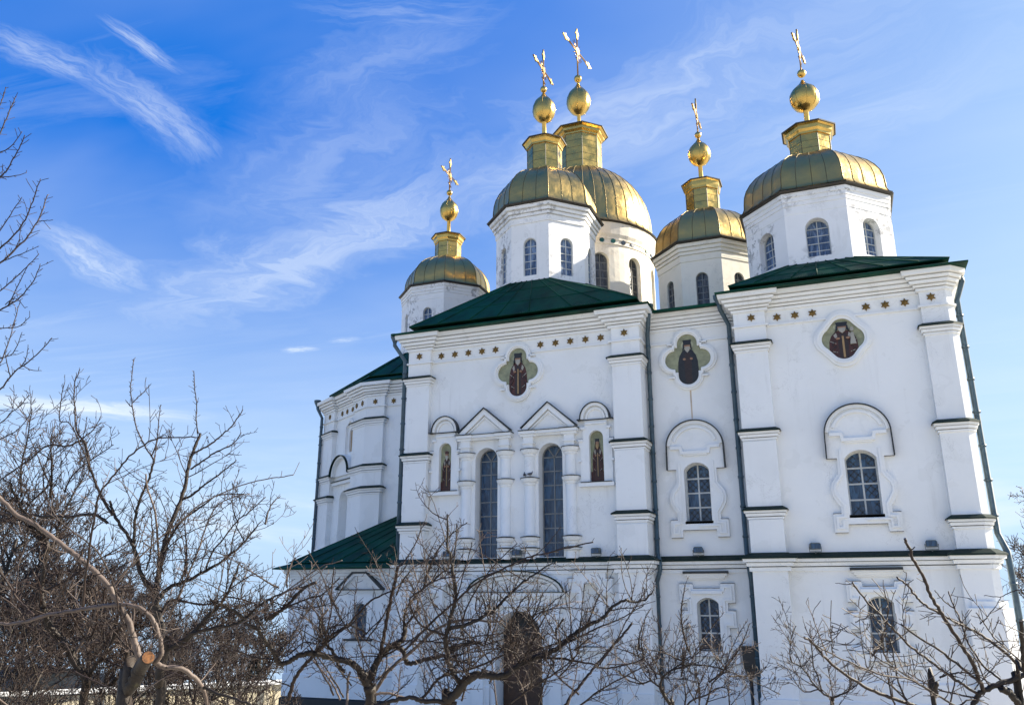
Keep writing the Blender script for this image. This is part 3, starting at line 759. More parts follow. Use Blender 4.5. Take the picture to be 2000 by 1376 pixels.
def quatre(x0, z0, T_, sq, robe, hat, trim, hs):
    i_ = foil(x0, z0, .50, .37, .62, .385, .50 if sq else 0) if sq else foil(x0, z0, .30, .40, .34, .40, 0)
    o_ = foil(x0, z0, .56, .54, .66, .56, .68) if sq else foil(x0, z0, .40, .56, .46, .56, 0)
    f = MB(T_); f.prism_hole(o_, i_, -.10, 0)
    mid = foil(x0, z0, .53, .455, .64, .47, .59) if sq else foil(x0, z0, .35, .48, .40, .48, 0)
    f.band(mid, -.035, .045, -.15, -.09, True)
    if sq:
        for s_ in (-1, 1):
            for t_ in (.60, -.72): f.box(x0 + s_ * .62 - .13, x0 + s_ * .62 + .13, -.15, 0, z0 + t_, z0 + t_ + .055)
    fo = part(f, 'quatrefoil_frame', WHITE)
    q_ = MB(T_); q_.m = 0; q_.prism(i_, -.02, 0)
    saint(q_, x0, z0 - .98 if sq else z0 - .74, 1.78 if sq else 1.36, .78 if sq else .95, -.022, robe, hat, trim)
    if not sq:
        q_.m = 4; q_.prism([(x0 + .22, z0 - .22), (x0 + .42, z0 - .22), (x0 + .36, z0 + .2), (x0 + .28, z0 + .2)], -.10, -.02); q_.prism(ell(x0 + .32, z0 + .32, .06, .08), -.10, -.02)
    q_.build('icon_painting', IM, fo)
quatre(-11.6, 13.38, IDT, True, 1, 0, True, 1); quatre(-4.92, 13.42, shiftT(MY), True, 2, 0, False, 1); quatre(.64, 13.36, IDT, False, 1, 0, True, 1)
q_ = MB(shiftT(MY)); q_.prism([(-4.93, 12.24), (-4.87, 12.24), (-4.875, 11.2), (-4.91, 10.98), (-4.925, 11.2)], -.006, 0); part(q_, 'rust_streak', RUST)

# ---- portal
p_ = MB(); x0 = -11.65
p_.prism(arc(x0, 4.86, 1.88, .74, 0, 180), -.10, 0)
p_.band(arc(x0, 4.86, 1.84, .70, 0, 180), -.10, .06, -.34, 0); p_.band(arc(x0, 4.86, 1.60, .54, 0, 180), -.05, .05, -.20, 0); p_.band(arc(x0, 4.86, 1.30, .40, 0, 180), -.03, .03, -.15, 0)
for z0, z1, a, d_ in ((4.72, 4.84, 1.95, .30), (4.62, 4.72, 1.88, .22), (4.40, 4.62, 1.80, .14), (4.34, 4.40, 1.86, .2)): p_.box(x0 - a, x0 + a, -d_, 0, z0, z1)
for s_ in (-1, 1):
    p_.box(x0 + s_ * 1.5 - .22, x0 + s_ * 1.5 + .22, -.24, 0, 0, 4.35); p_.box(x0 + s_ * 1.5 - .29, x0 + s_ * 1.5 + .29, -.31, 0, 3.9, 4.1)
    for k in range(5):
        cx_ = x0 + s_ * (.25 + k * .28)
        p_.band(arc(cx_, 5.0 + .04 * (k % 2), .11, .09 - .01 * k, 0, 330, 10), -.02, .02, -.14, -.09)
        p_.band(arc(cx_ + .05, 5.16 - .05 * k, .07, .05, 30, 330, 8), -.018, .018, -.135, -.09)
p_.band(arch_outline(door)[1:-1] if False else arch_pts(door), .0, .16, -.12, 0)
p_.m = 1; p_.band(arc(x0, 4.86, 1.93, .78, 0, 180), -.01, .04, -.42, 0); p_.box(x0 - 1.98, x0 + 1.98, -.34, 0, 4.842, 4.868)
part(p_, 'portal', [WHITE, GREEND])
d_ = MB(); d_.prism(arch_outline(door), .82, .88); d_.m = 1; d_.prism([(-12.5, 0), (-10.74, 0), (-10.74, 3.2), (-12.5, 3.2)], .74, .83)
for s_ in (-1, 1):
    for z0 in (.25, 1.2, 2.2): d_.box(-11.62 + s_ * .42 - .28, -11.62 + s_ * .42 + .28, .70, .76, z0, z0 + .75)
part(d_, 'door', [DARK, WOOD])
for o_ in (nl, nr):
    x0 = o_['xc']; f = MB()
    out = sym([(0, 3.0), (.46, 3.0), (.48, 3.35), (.62, 3.4), (.62, 3.75), (.45, 3.85), (.50, 4.3), (.42, 4.72), (.86, 4.80), (.86, 5.32), (.60, 5.34), (.60, 5.58), (0, 5.58)], x0)
    f.prism_hole(out, arch_outline(o_), -.13, 0)
    for s_ in (-1, 1):
        f.band([(x0 + s_ * x, z) for x, z in [(.50, 4.86), (.80, 4.86), (.80, 5.22), (.50, 5.24)]], -.03, .03, -.19, -.12)
        f.box(x0 + s_ * .62 - .2, x0 + s_ * .62 + .2, -.15, 0, 5.10, 5.16)
    f.box(x0 - .66, x0 + .66, -.18, 0, 5.54, 5.62); f.box(x0 - .6, x0 + .6, -.2, 0, 2.86, 2.98)
    f.m = 1; f.box(x0 - .69, x0 + .69, -.21, 0, 5.62, 5.65); f.box(x0 - .5, x0 + .5, -.24, 0, 2.98, 3.01)
    grime_shade_edges(f, out, -.13, 2); part(f, 'niche_surround', [WHITE, DARK, GRIME_SHADE])
    q_ = MB(); q_.prism(arch_outline(o_), .2, .24); part(q_, 'niche', WHITE)

# ---- roofs
def rectpts(x0, x1, y0, y1, z): return [(x0, y0, z), (x1, y0, z), (x1, y1, z), (x0, y1, z)]
def frustum(mb, a, b_):
    n = len(a); mb.add(list(a) + list(b_), [(i, (i + 1) % n, (i + 1) % n + n, i + n) for i in range(n)] + [list(range(n))[::-1], list(range(n, 2 * n))])
def seams(mb, a, b_, edge, n, r_=.022):
    i, j = edge
    for k in range(1, n):
        t_ = k / n
        p0 = Vector(a[i]).lerp(Vector(a[j]), t_); p1 = Vector(b_[i]).lerp(Vector(b_[j]), t_)
        p0 = p0 + (p1 - p0) * .01
        mb.tube([p0 + Vector((0, 0, .012)), p1 + Vector((0, 0, .012))], r_, 4)
    for k in (i, j): mb.tube([Vector(a[k]), Vector(b_[k])], r_ * 1.3, 5)
def octo(cx, cy, inr, z):
    c_ = inr / math.cos(R(22.5)); return [(cx + c_ * math.sin(R(22.5 + 45 * k)), cy - c_ * math.cos(R(22.5 + 45 * k)), z) for k in range(8)]
def hip_roof(x0, x1, y0, y1, ze, inx, iny, up, o8, ns):
    mb = MB()
    e0 = rectpts(x0, x1, y0, y1, ze); e1 = rectpts(x0, x1, y0, y1, ze + .05)
    s1 = rectpts(x0 + inx, x1 - inx, y0 + iny, y1 - iny, ze + .40)
    frustum(mb, e0, e1); frustum(mb, [(x, y, z + .001) for x, y, z in e1], s1)
    u0 = rectpts(x0 + inx * .62, x1 - inx * .62, y0 + iny * .62, y1 - iny * .62, up); u1 = [(x, y, up + .04) for x, y, z in u0]
    frustum(mb, u0, u1)
    c_ = [(x, y, z + .001) for x, y, z in u1]
    mb.add(c_ + o8, [(0, 1, 4, 11), (1, 5, 4), (1, 2, 6, 5), (2, 7, 6), (2, 3, 8, 7), (3, 9, 8), (3, 0, 10, 9), (0, 11, 10)])
    for (a, b_), (q, r_) in (((0, 1), (7, 0)), ((1, 2), (1, 2)), ((3, 0), (5, 6))):
        for k in range(1, ns):
            t_ = k / ns + random.uniform(-.02, .02); p0 = Vector(c_[a]).lerp(Vector(c_[b_]), t_); p1 = Vector(o8[q]).lerp(Vector(o8[r_]), t_)
            mb.tube([p0 + Vector((0, 0, .012)), p1 + Vector((0, 0, .012))], .024, 4)
    for a, q in ((0, 7), (0, 6), (1, 0), (1, 1)):
        mb.tube([Vector(c_[a]), Vector(o8[q])], .03, 5)
    for t_ in (.35, .72):
        mb.tube([Vector(c_[0]).lerp(Vector(o8[7]), t_) + Vector((0, -.004, .008)), Vector(c_[1]).lerp(Vector(o8[0]), t_) + Vector((0, -.004, .008))], .010, 4)
    return part(mb, 'roof', GREEN)
hip_roof(-17.12, -6.02, -.78, 8.6, 15.37, .9, .9, 15.80, octo(-11.75, 4.0, 2.17, 18.05), 7)
hip_roof(-3.56, 4.76, -.78, 8.6, 15.37, .75, .9, 15.76, octo(.22, 4.0, 2.80, 16.85), 7)
mb = MB(); frustum(mb, [(-6.8, MY - .62, 15.28), (-2.9, MY - .62, 15.28), (-2.9, 6, 16.3), (-6.8, 6, 16.3)], [(-6.8, MY - .62, 15.34), (-2.9, MY - .62, 15.34), (-2.9, 6, 16.6), (-6.8, 6, 16.6)])
mb.box(-6.3, -3.2, MY - .66, MY - .6, 15.26, 15.36); part(mb, 'roof', GREEN)
mb = MB(); frustum(mb, rectpts(-16.4, 4.6, 6.4, 15.9, 15.2), rectpts(-15.0, 3.0, 8.4, 14, 16.6)); part(mb, 'core_roof', GREEN)

# ---- apse arm on the left
AF = planT(-27.5, 9.66, 5.15, -3.36); AL = math.hypot(5.15, 3.36)
an = op(3.5, .54, 6.3, 10.15, d=.5); ai = op(4.12, .28, 12.14, 13.40, d=.16)
W = MB(AF); W.wallband(.75, AL, -5, 11.0, [an]); W.wallband(.75, AL, 11.0, 15.3, [ai])
W.T = IDT
for a, b_ in (((-22.35, 6.3), (-16.4, 6.3)), ((-26.87, 12.6), (-26.87, 9.25)), ((-22.35, 15.9), (-26.87, 12.6)), ((-16.4, 15.9), (-22.35, 15.9))):
    W.add([(*a, -5), (*b_, -5), (*b_, 15.3), (*a, 15.3)], [(0, 1, 2, 3)])
part(W, 'apse_wall', WHITE)
q_ = MB(AF); q_.prism(arch_outline(an), .46, .52); part(q_, 'niche', WHITE)
q_ = MB(AF); q_.m = 5; q_.prism(arch_outline(ai), .1, .17); q_.m = 1; q_.prism(ell(4.12, 12.7, .14, .42), .09, .12); part(q_, 'icon_painting', IM)
f = MB(AF)
f.band([(3.55, 11.9), (3.55, 13.55), (4.12, 13.9), (4.7, 13.55), (4.7, 11.9)], -.09, .05, -.14, 0)
x0 = 3.5
f.prism(arc(x0, 10.95, 1.12, 1.0, 0, 180), -.10, 0); f.band(arc(x0, 10.95, 1.08, .96, 0, 180), -.11, .06, -.32, 0)
f.box(x0 - 1.2, x0 + 1.2, -.2, 0, 10.48, 10.64)
f.m = 1; f.band(arc(x0, 10.95, 1.16, 1.04, 0, 180), -.012, .03, -.44, 0); f.box(x0 - 1.25, x0 + 1.25, -.26, 0, 10.64, 10.68)
part(f, 'niche_hood', [WHITE, GREEND])
def afp(x, out): q = AF(x, -out, 0); return (q[0], q[1])
def apsecorner(p_):
    a = afp(4.75, 0); b1 = afp(4.75, p_)
    c_ = (-22.35 - .29 * p_, 6.3 - p_)
    return [a, b1, c_, (-21.35, 6.3 - p_), (-21.35, 6.32)]
pilaster(apsecorner, [13.5, 11.1, 9.97])
def apsefar(p_):
    c_ = (-26.87 - p_, 9.25 - .53 * p_)
    return [(-26.87 - p_, 11.0), c_, afp(2.1, p_), afp(2.1, -.02)]
pilaster(apsefar, [13.5, 11.05, 9.9])
ACP = [(-27.06, 12.4), (-27.06, 9.15), afp(2.14, .19), afp(2.14, 0), afp(4.71, 0), afp(4.71, .19), (-22.405, 6.11), (-21.31, 6.11), (-21.31, 6.3), (-16.5, 6.3)]
mb = MB(); molding(mb, ACP, CPR); molding(mb, ACP, [(0, 14.13), (.07, 14.13), (.07, 14.19), (0, 14.20)]); part(mb, 'cornice', WHITE)
for x, y in ((2.75, 0), (3.4, 0), (4.1, 0)): star(AF, x, -.005, 14.44)
for x in (1.5, 5.0): star(AF, x, -.195, 14.44)
star(AF, 5.7, -.195, 14.44)
star(IDT, -21.9, 6.105, 14.40)
for x in (-20.92, -20.31, -19.6, -18.9): star(IDT, x, 6.295, 14.40)
def octo(cx, cy, inr, z):
    c_ = inr / math.cos(R(22.5)); return [(cx + c_ * math.sin(R(22.5 + 45 * k)), cy - c_ * math.cos(R(22.5 + 45 * k)), z) for k in range(8)]
ap = [(-16.0, 5.65), (-22.55, 5.65), (-27.5, 9.0), (-27.5, 12.9), (-22.55, 16.5), (-16.0, 16.5)][::-1]
def inset(poly, k, z): cx, cy = -20.1, 10.8; return [(cx + (x - cx) * k, cy + (y - cy) * k, z) for x, y in poly]
mb = MB(); frustum(mb, inset(ap, 1, 15.37), inset(ap, 1, 15.42)); frustum(mb, inset(ap, 1, 15.421), inset(ap, .86, 15.8))
frustum(mb, inset(ap, .91, 15.78), inset(ap, .91, 15.82)); tp = inset(ap, .42, 17.9); u1 = inset(ap, .91, 15.821)
frustum(mb, u1, tp)
for e_ in ((2, 3), (3, 4), (4, 5)): seams(mb, u1, tp, e_, 5)
part(mb, 'roof', GREEN)

# ---- low annex in the corner
aw = op(-19.65, .36, 3.0, 4.45, .22, d=.34)
W = MB(shiftT(2.0)); W.wallband(-23.35, -16.4, -.2, 5.9, [aw]); W.T = IDT
W.add([(-23.35, 2.0, -.2), (-23.35, 10, -.2), (-23.35, 10, 5.9), (-23.35, 2.0, 5.9)], [(0, 3, 2, 1)])
ax_ = part(W, 'annex_wall', WHITE)
window(aw, shiftT(2.0), church, fm=FRAMEG, rows=3, bar=.05)
f = MB(shiftT(2.0)); x0 = -19.65
f.prism_hole(sym([(0, 2.74), (.75, 2.74), (.76, 3.3), (.60, 3.34), (.60, 4.9), (0, 4.9)], x0), arch_outline(aw), -.07, 0)
f.box(x0 - 1.1, x0 + 1.1, -.14, 0, 4.88, 4.98)
f.band([(x0 - .98, 5.0), (x0 - .30, 5.62), (x0 + .30, 5.62), (x0 + .98, 5.0)][::-1], -.07, .04, -.2, 0)
f.m = 1; f.band([(x0 - 1.14, 4.99), (x0 - .34, 5.69), (x0 + .34, 5.69), (x0 + 1.14, 4.99)], -.02, .05, -.28, 0); f.box(x0 - 1.14, x0 + 1.14, -.24, 0, 4.98, 5.02); f.box(x0 - .7, x0 + .7, -.16, .2, 2.92, 3.0)
part(f, 'window_surround', [WHITE, DARK])
mb = MB(); pth = [(-23.35, 9), (-23.35, 2.0), (-16.9, 2.0)]
molding(mb, pth, [(0, 5.45), (.05, 5.46), (.06, 5.56), (.13, 5.58), (.14, 5.68), (.22, 5.70), (.24, 5.86), (0, 5.86)]); part(mb, 'cornice', WHITE)
mb = MB(); molding(mb, pth, [(.09, -.2), (.09, .55), (0, .62)]); mb.m = 1; molding(mb, pth, [(.04, .62), (.04, 1.5), (0, 1.55)]); part(mb, 'plinth', [DARK, WHITE])
A0 = [(-23.95, 1.4, 5.88), (-16.85, 1.4, 5.88), (-16.85, 6.25, 5.88), (-23.95, 9.0, 5.88)]
mb = MB(); up = [(x, y, z + .05) for x, y, z in A0]
frustum(mb, A0, up)
sk = [(-23.2, 2.0, 6.18), (-16.85, 2.0, 6.18), (-16.85, 6.25, 6.18), (-23.2, 8.4, 6.18)]; frustum(mb, [(x, y, z + .001) for x, y, z in up], sk)
u0 = [(-23.4, 1.82, 6.16), (-16.85, 1.82, 6.16), (-16.85, 6.3, 6.16), (-23.4, 8.6, 6.16)]; tp = [(-20.3, 6.25, 8.55), (-16.85, 6.25, 8.55), (-16.85, 6.3, 8.55), (-20.3, 6.4, 8.55)]
frustum(mb, u0, tp); seams(mb, [(x, y, z) for x, y, z in u0], tp, (0, 1), 8)
part(mb, 'roof', GREEN)

# ---- drums and domes
DOME = [(1.075, 0), (1.03, .035), (1.005, .10), (1.0, .20), (.988, .32), (.955, .44), (.89, .57), (.80, .69), (.68, .80), (.54, .89), (.40, .955), (.30, 1.0)]
def cross_mesh(T, h, arm, zarm):
    """openwork cross in its own plane: x across, z up from the ball"""
    c_ = MB(T); r_ = .026
    for s_ in (-1, 1):
        c_.m = 1; c_.tube([(s_ * .05, 0, 0), (s_ * .05, 0, h - .12)], r_, 5); c_.tube([(-arm, 0, zarm + s_ * .05), (arm, 0, zarm + s_ * .05)], r_, 5)
    c_.m = 0
    def trefoil(x, z, dx_, dz_):
        s_ = .95 + .35 * (arm > 1.4)
        pl = [(x + dx_ * a * s_ + -dz_ * b_ * s_, z + dz_ * a * s_ + dx_ * b_ * s_) for a, b_ in [(-.34, .055), (-.10, .06), (-.10, .17), (.02, .12), (.06, .06), (.22, .03), (.22, -.03), (.06, -.06), (.02, -.12), (-.10, -.17), (-.10, -.06), (-.34, -.055)]]
        c_.prism(pl, -.035, .035)
    trefoil(0, h - .2, 0, 1); trefoil(arm - .1, zarm, 1, 0); trefoil(-arm + .1, zarm, -1, 0)
    c_.prism(ell(0, zarm, .15 + .08 * (arm > 1.4), .15 + .08 * (arm > 1.4), 12), -.045, .045)
    c_.m = 1
    for a in (35, 55, 125, 145, 215, 235, 305, 325):
        c_.tube([(.12 * math.cos(R(a)), 0, zarm + .12 * math.sin(R(a))), (.27 * arm * 1.5 * math.cos(R(a)), 0, zarm + .27 * arm * 1.5 * math.sin(R(a)))], .018, 4)
    c_.tube([(-.24, 0, zarm - .55), (.24, 0, zarm - .68)], .026, 5)
    for x, z in ((0, h + .06), (arm + .14, zarm), (-arm - .14, zarm)): c_.lathe([(0.0, z - .045), (.04, z - .02), (.04, z + .02), (0.0, z + .045)], (x, 0), 6)
    return c_
def tower(c, circ, z0, zcb, ze, er, dr, zt, lr, zl, lcr, zlt, ob, orr, ot, bz, br, ct, arm, za, wall, wins, dn=8, seam=3, xrot=90.0, lanc=None, shelf=True):
    cx, cy = c; inr = circ * math.cos(R(22.5))
    d_ = MB()
    if dn == 8:
        fw = 2 * inr * math.tan(R(22.5)); Ts = []
        for k in range(8):
            a = R(45 * k); n_ = (math.sin(a), -math.cos(a)); t_ = (math.cos(a), math.sin(a))
            T_ = (lambda n_, t_: lambda x, y, z: (cx + n_[0] * (inr - y) + t_[0] * x, cy + n_[1] * (inr - y) + t_[1] * x, z))(n_, t_)
            d_.T = T_; d_.wallband(-fw / 2, fw / 2, z0, ze - .05, [op(0, *wins)]); Ts.append(T_)
        d_.T = IDT; k8 = 1 / math.cos(R(22.5)); N = 8; ph = 22.5
    else:
        Ts = []; N = 48; ph = 0; k8 = 1.0; inr = circ
        for k in range(12):
            a0 = R(30 * k)
            T_ = (lambda a0: lambda x, y, z: (cx + (inr - y) * math.sin(a0 + x / inr), cy - (inr - y) * math.cos(a0 + x / inr), z))(a0)
            hwid = inr * R(15); d_.T = T_; d_.wallband(-hwid, hwid, z0, ze - .05, [op(0, *wins)], step=.5); Ts.append(T_)
        d_.T = IDT
    h = ze - zcb; e2 = er / k8 - inr
    prof = [(0, zcb - .02), (.06, zcb), (.06, zcb + .07), (.0 + .07, zcb + .075), (.07, zcb + .30 * h), (.02, zcb + .30 * h), (.02, zcb + .33 * h), (.16 * 1, zcb + .34 * h), (.17, zcb + .48 * h), (.10, zcb + .48 * h), (.10, zcb + .51 * h), (.26, zcb + .52 * h), (.28, zcb + .66 * h), (.20, zcb + .66 * h), (.20, zcb + .70 * h), (.40, zcb + .72 * h), (.42, ze - .10), (0, ze - .10)]
    if dn != 8: prof = [(0, zcb - .02), (.05, zcb), (.05, zcb + .06), (.02, zcb + .07), (.02, zcb + .24), (.06, zcb + .26), (.08, zcb + .36), (.16, zcb + .52), (.27, ze - .1), (0, ze - .1)]
    sc_ = min(1.0, (e2 - .05) / .42) if dn == 8 else 1
    d_.lathe([((inr + o_ * sc_) * k8, z) for o_, z in prof], (cx, cy), N, ph, False)
    do = part(d_, 'drum', wall)
    for T_ in Ts:
        # only those that face the camera side
        q = Vector(T_(0, 0, 0)) - Vector((cx, cy, 0))
        if q.dot(Vector((0, -30, 0)) - Vector((cx, cy, 0))) < -0.35 * q.length * 30: continue
        o_ = op(0, *wins)
        window(o_, T_, do, gm=FILM if wall is WORN else FILMD, fm=FRAMEG if wall is not WORN else FRAME, rows=5 if dn == 8 else 7, bar=.032, edge=.035)
    f = MB(); f.lathe([(circ * .9, ze - .10), (er + .05, ze - .08), (er + .09, ze - .03), (er + .06, ze), (circ * .9, ze + .045)], (cx, cy), N, ph)
    f.build('eave', EAVE, do)
    # dome
    m_ = MB(); H = zt - ze
    prof = [(dr * a, ze + .03 + H * b_) for a, b_ in DOME]; prof[-1] = (lr * .9, zt)
    se = MB()
    if dn == 8:
        for k in range(8):
            a0, a1 = R(22.5 + 45 * k), R(22.5 + 45 * (k + 1)); sub = 6; P_ = []
            for r_, z in prof:
                for i in range(sub + 1):
                    t_ = i / sub; P_.append((cx + r_ * (math.sin(a0) * (1 - t_) + math.sin(a1) * t_), cy - r_ * (math.cos(a0) * (1 - t_) + math.cos(a1) * t_), z))
            m_.add(P_, [(j * (sub + 1) + i, j * (sub + 1) + i + 1, (j + 1) * (sub + 1) + i + 1, (j + 1) * (sub + 1) + i) for j in range(len(prof) - 1) for i in range(sub)], True)
            for i in range(seam):
                t_ = i / seam + (random.uniform(-.03, .03) if i else 0)
                se.tube([(cx + (r_ + .006) * (math.sin(a0) * (1 - t_) + math.sin(a1) * t_), cy - (r_ + .006) * (math.cos(a0) * (1 - t_) + math.cos(a1) * t_), z) for r_, z in prof], .011 if i else .018, 4, False)
    else:
        m_.lathe(prof, (cx, cy), 64, 0, True)
        for k in range(40):
            a0 = R(9 * k); se.tube([(cx + (r_ + .004) * math.sin(a0), cy - (r_ + .004) * math.cos(a0), z) for r_, z in prof], .019, 4, False)
    mo = part(m_, 'dome', GOLD); se.build('seams', SEAM, mo)
    # lantern neck
    lx, ly = lanc or c
    l_ = MB(); l_.lathe([(lr + .03, zt - .12), (lr + .03, zt + .02), (lr, zt + .04), (lr, zl), (lr + .05, zl + .01), (lr + .06, zl + .10), ((lr + lcr) / 2, zl + .2), ((lr + lcr) / 2 + .02, zlt - .1), (lcr - .03, zlt - .04)], (lx, ly), 8, 22.5)
    l_.m = 1; l_.lathe([(lcr - .06, zlt - .042), (lcr + .03, zlt - .05), (lcr + .04, zlt + .0), (lcr * .25, zlt + .13), (.10, zlt + .2)], (lx, ly), 8, 22.5)
    for k in range(2 if lr < 1.1 else 4):
        z = zt + (zl - zt) * (k + 1) / (3 if lr < 1.1 else 5); l_.lathe([(lr + .004, z - .008), (lr + .008, z), (lr + .004, z + .008)], (lx, ly), 8, 22.5)
    for k in range(8): l_.tube([(lx + (lr + .003) * math.sin(R(22.5 + 45 * k)), ly - (lr + .003) * math.cos(R(22.5 + 45 * k)), z) for z in (zt, zl)], .014, 4, False)
    l_.build('lantern', [GOLD2, EAVE], mo)
    oo = MB(); hh = ot - ob; zz = ob
    oo.lathe([(.115, zlt + .1), (.105, ob - .02), (.13, ob), (.34 * orr, ob + .02 * hh), (.66 * orr, ob + .10 * hh), (.90 * orr, ob + .23 * hh), (orr, ob + .39 * hh), (.97 * orr, ob + .52 * hh), (.82 * orr, ob + .65 * hh), (.55 * orr, ob + .76 * hh), (.30 * orr, ob + .86 * hh), (.15 * orr, ob + .95 * hh), (.06, ot)], (lx, ly), 24, 0, True)
    oo.lathe([(.02, bz - br)] + [(br * math.sin(R(a)), bz - br * math.cos(R(a))) for a in range(15, 180, 15)] + [(.03, bz + br + .12)], (lx, ly), 16, 0, True)
    for k in range(8): oo.tube([(lx + r_ * orr * math.sin(R(45 * k + 11)), ly - r_ * orr * math.cos(R(45 * k + 11)), ob + z * hh) for r_, z in [(.67, .10), (.91, .23), (1.005, .39), (.975, .52), (.825, .65), (.555, .76)]], .008, 4, False)
    oo.build('orb', GOLD2, mo)
    a = R(xrot); T_ = lambda x, y, z: (lx + x * math.cos(a) - y * math.sin(a), ly + x * math.sin(a) + y * math.cos(a), z + bz + br)
    cross_mesh(T_, ct - bz - br, arm, za - bz - br).build('cross', [GOLD2, BRONZE], mo)
    return do
tower((-11.75, 4.0), 2.33, 15.9, 20.84, 21.74, 2.72, 2.48, 24.36, .84, 25.65, 1.07, 26.0, 27.24, .57, 28.95, 29.13, .17, 31.38, 1.2, 30.25, WORN, (.31, 18.3, 20.1, None, .16), xrot=88)
dC = tower((-11.85, 10.5), 3.83, 14.0, 21.78, 22.98, 4.12, 3.80, 27.6, 1.24, 29.7, 1.63, 30.15, 31.56, .70, 33.7, 34.0, .23, 37.4, 1.75, 35.9, CREAM, (.42, 18.3, 21.3, None, .3), dn=48, xrot=82)
tower((-20.1, 10.5), 2.58, 14.5, 20.48, 21.42, 2.74, 2.46, 23.75, .76, 24.7, 1.0, 25.15, 26.27, .55, 27.9, 28.14, .18, 30.4, 1.1, 29.3, WORN, (.27, 18.2, 20.02, None, .16), xrot=92)
tower((-4.85, 8.0), 2.42, 14.5, 19.50, 20.45, 2.70, 2.48, 22.8, .83, 23.9, 1.0, 24.38, 25.5, .56, 27.05, 27.25, .17, 29.3, 1.1, 28.34, CREAM, (.28, 17.3, 18.9, None, .16), xrot=89)
tower((.22, 4.0), 2.98, 15.6, 18.97, 19.95, 3.12, 2.95, 22.46, .88, 23.45, 1.15, 23.9, 25.0, .62, 26.55, 26.9, .19, 29.13, 1.1, 28.2, WORN, (.43, 17.1, 18.68, None, .34), seam=4, xrot=80, lanc=(.34, 4.0))
# glazed roundels in the frieze of the middle drum
disc = {}
for k in range(40):
    a = R(9 * k + 4); mt = (TEAL, NAVY, NAVY, TEAL)[k % 4]
    if k % 5 == 2: mt = PINK if k % 10 == 2 else None
    if mt is None: continue
    key = mt.name
    if key not in disc:
        q_ = MB(); q_.prism(ell(0, 0, .125, .125, 14), -.03, .02); o_ = disc[key] = q_.build('ceramic_roundel', mt, dC)
    else: o_ = disc[key].copy(); col.objects.link(o_); o_.parent = dC
    rr = 3.83 + .03
    o_.location = (-11.85 + rr * math.sin(a), 10.5 - rr * math.cos(a), 21.95); o_.rotation_euler = (0, 0, a)

# ---- downpipes
def downpipe(pts, r_=.085, step=1.0, funnel=True, into=(0, .2, 0)):
    t_ = MB()
    P_ = [Vector(p) for p in pts]; t_.tube(P_, r_, 10)
    for a, b_ in zip(P_[:-1], P_[1:]):
        L = (b_ - a).length; n = int(L / step)
        for k in range(1, n + 1):
            c_ = a.lerp(b_, (k - .5) / max(1, n)); d = (b_ - a).normalized(); t_.tube([c_ - d * .04, c_ + d * .04], r_ * 1.22, 10)
            if L > 3 and k % 2 == 0: t_.tube([c_, c_ + Vector(into)], .018, 4); t_.tube([c_ - Vector(into) * .55, c_], .018, 4)
    if funnel:
        q = P_[0]; t_.lathe([(r_, q.z - .1), (.19, q.z + .12), (.20, q.z + .25), (.185, q.z + .25), (.10, q.z + .05)], (q.x, q.y), 12)
    return part(t_, 'downpipe', PIPE)
downpipe([(-17.12, -.42, 15.25), (-17.12, -.42, 15.02), (-16.74, -.12, 14.35), (-16.76, -.12, 6.75), (-17.3, 1.25, 5.95), (-17.62, 1.72, 5.4), (-17.65, 1.75, .2)], into=(.2, .05, 0))
downpipe([(-6.2, .02, 15.32), (-6.22, .08, 15.05), (-6.40, .60, 14.55), (-6.42, .60, 6.2), (-6.30, .30, 5.85), (-6.30, .30, 5.6), (-6.50, .62, 5.2), (-6.52, .62, .2)], into=(0, .2, 0))
downpipe([(-3.52, .02, 15.32), (-3.50, .08, 15.05), (-3.28, .60, 14.55), (-3.28, .60, 6.2), (-3.22, .30, 5.85), (-3.20, .30, 5.6), (-3.2, .62, 5.2), (-3.2, .62, .2)], into=(0, .2, 0))
downpipe([(4.56, .18, 15.36), (4.62, .18, 15.02), (4.40, .36, 14.42), (4.47, .38, 6.6), (4.62, .10, 6.0), (4.62, .08, 5.6), (4.66, .08, .2)], .10, into=(-.25, .0, 0))
downpipe([(-27.42, 8.9, 15.3), (-27.38, 8.9, 15.05), (-27.08, 8.95, 14.5), (-27.14, 8.95, -1)], into=(.15, .15, 0))
# ------------------------------------------------------------------ small things on the church
def lampdir(o): return o
def floodlight(x, y, z, rz, label, m=LAMPM, grp='floodlights on the ledge of the church'):
    o = tag(empty('floodlight', (x, y, z)), label, 'floodlight', grp); o.rotation_euler = (0, 0, rz)
    b_ = MB(); b_.prism([(-.17, .10), (.17, .10), (.17, .26), (.13, .31), (-.13, .31), (-.17, .26)], -.09, .09); b_.build('lamp_head', m, o)
    b_ = MB(); b_.box(-.15, .15, -.11, -.092, .12, .28); b_.build('lens', GLASS, o)
    b_ = MB(); b_.tube([(-.19, 0, .2), (-.19, 0, .02), (.19, 0, .02), (.19, 0, .2)], .014, 5); b_.tube([(0, 0, .02), (0, 0, -.04)], .02, 6); b_.build('bracket', m, o)
    return o
floodlight(-14.5, -.22, 6.09, .2, 'small grey floodlight on the ledge left of the tall windows')
floodlight(-11.6, -.22, 6.09, 0, 'small grey floodlight on the ledge between the two tall windows')
floodlight(-8.5, -.22, 6.09, -.2, 'small grey floodlight on the ledge right of the tall windows')
floodlight(-4.95, MY - .22, 6.09, .1, 'small grey floodlight on the ledge between the two downpipes')
floodlight(-.98, -.22, 6.09, .25, 'small grey floodlight on the right bay ledge, left below its upper window')
floodlight(2.5, -.22, 6.09, -.1, 'small grey floodlight on the right bay ledge, right below its upper window')
o = floodlight(-17.15, 1.0, 6.34, .3, 'white lamp case above the annex roof beside the downpipe', LAMPW, None); o.scale = (.8, .8, 1.3)
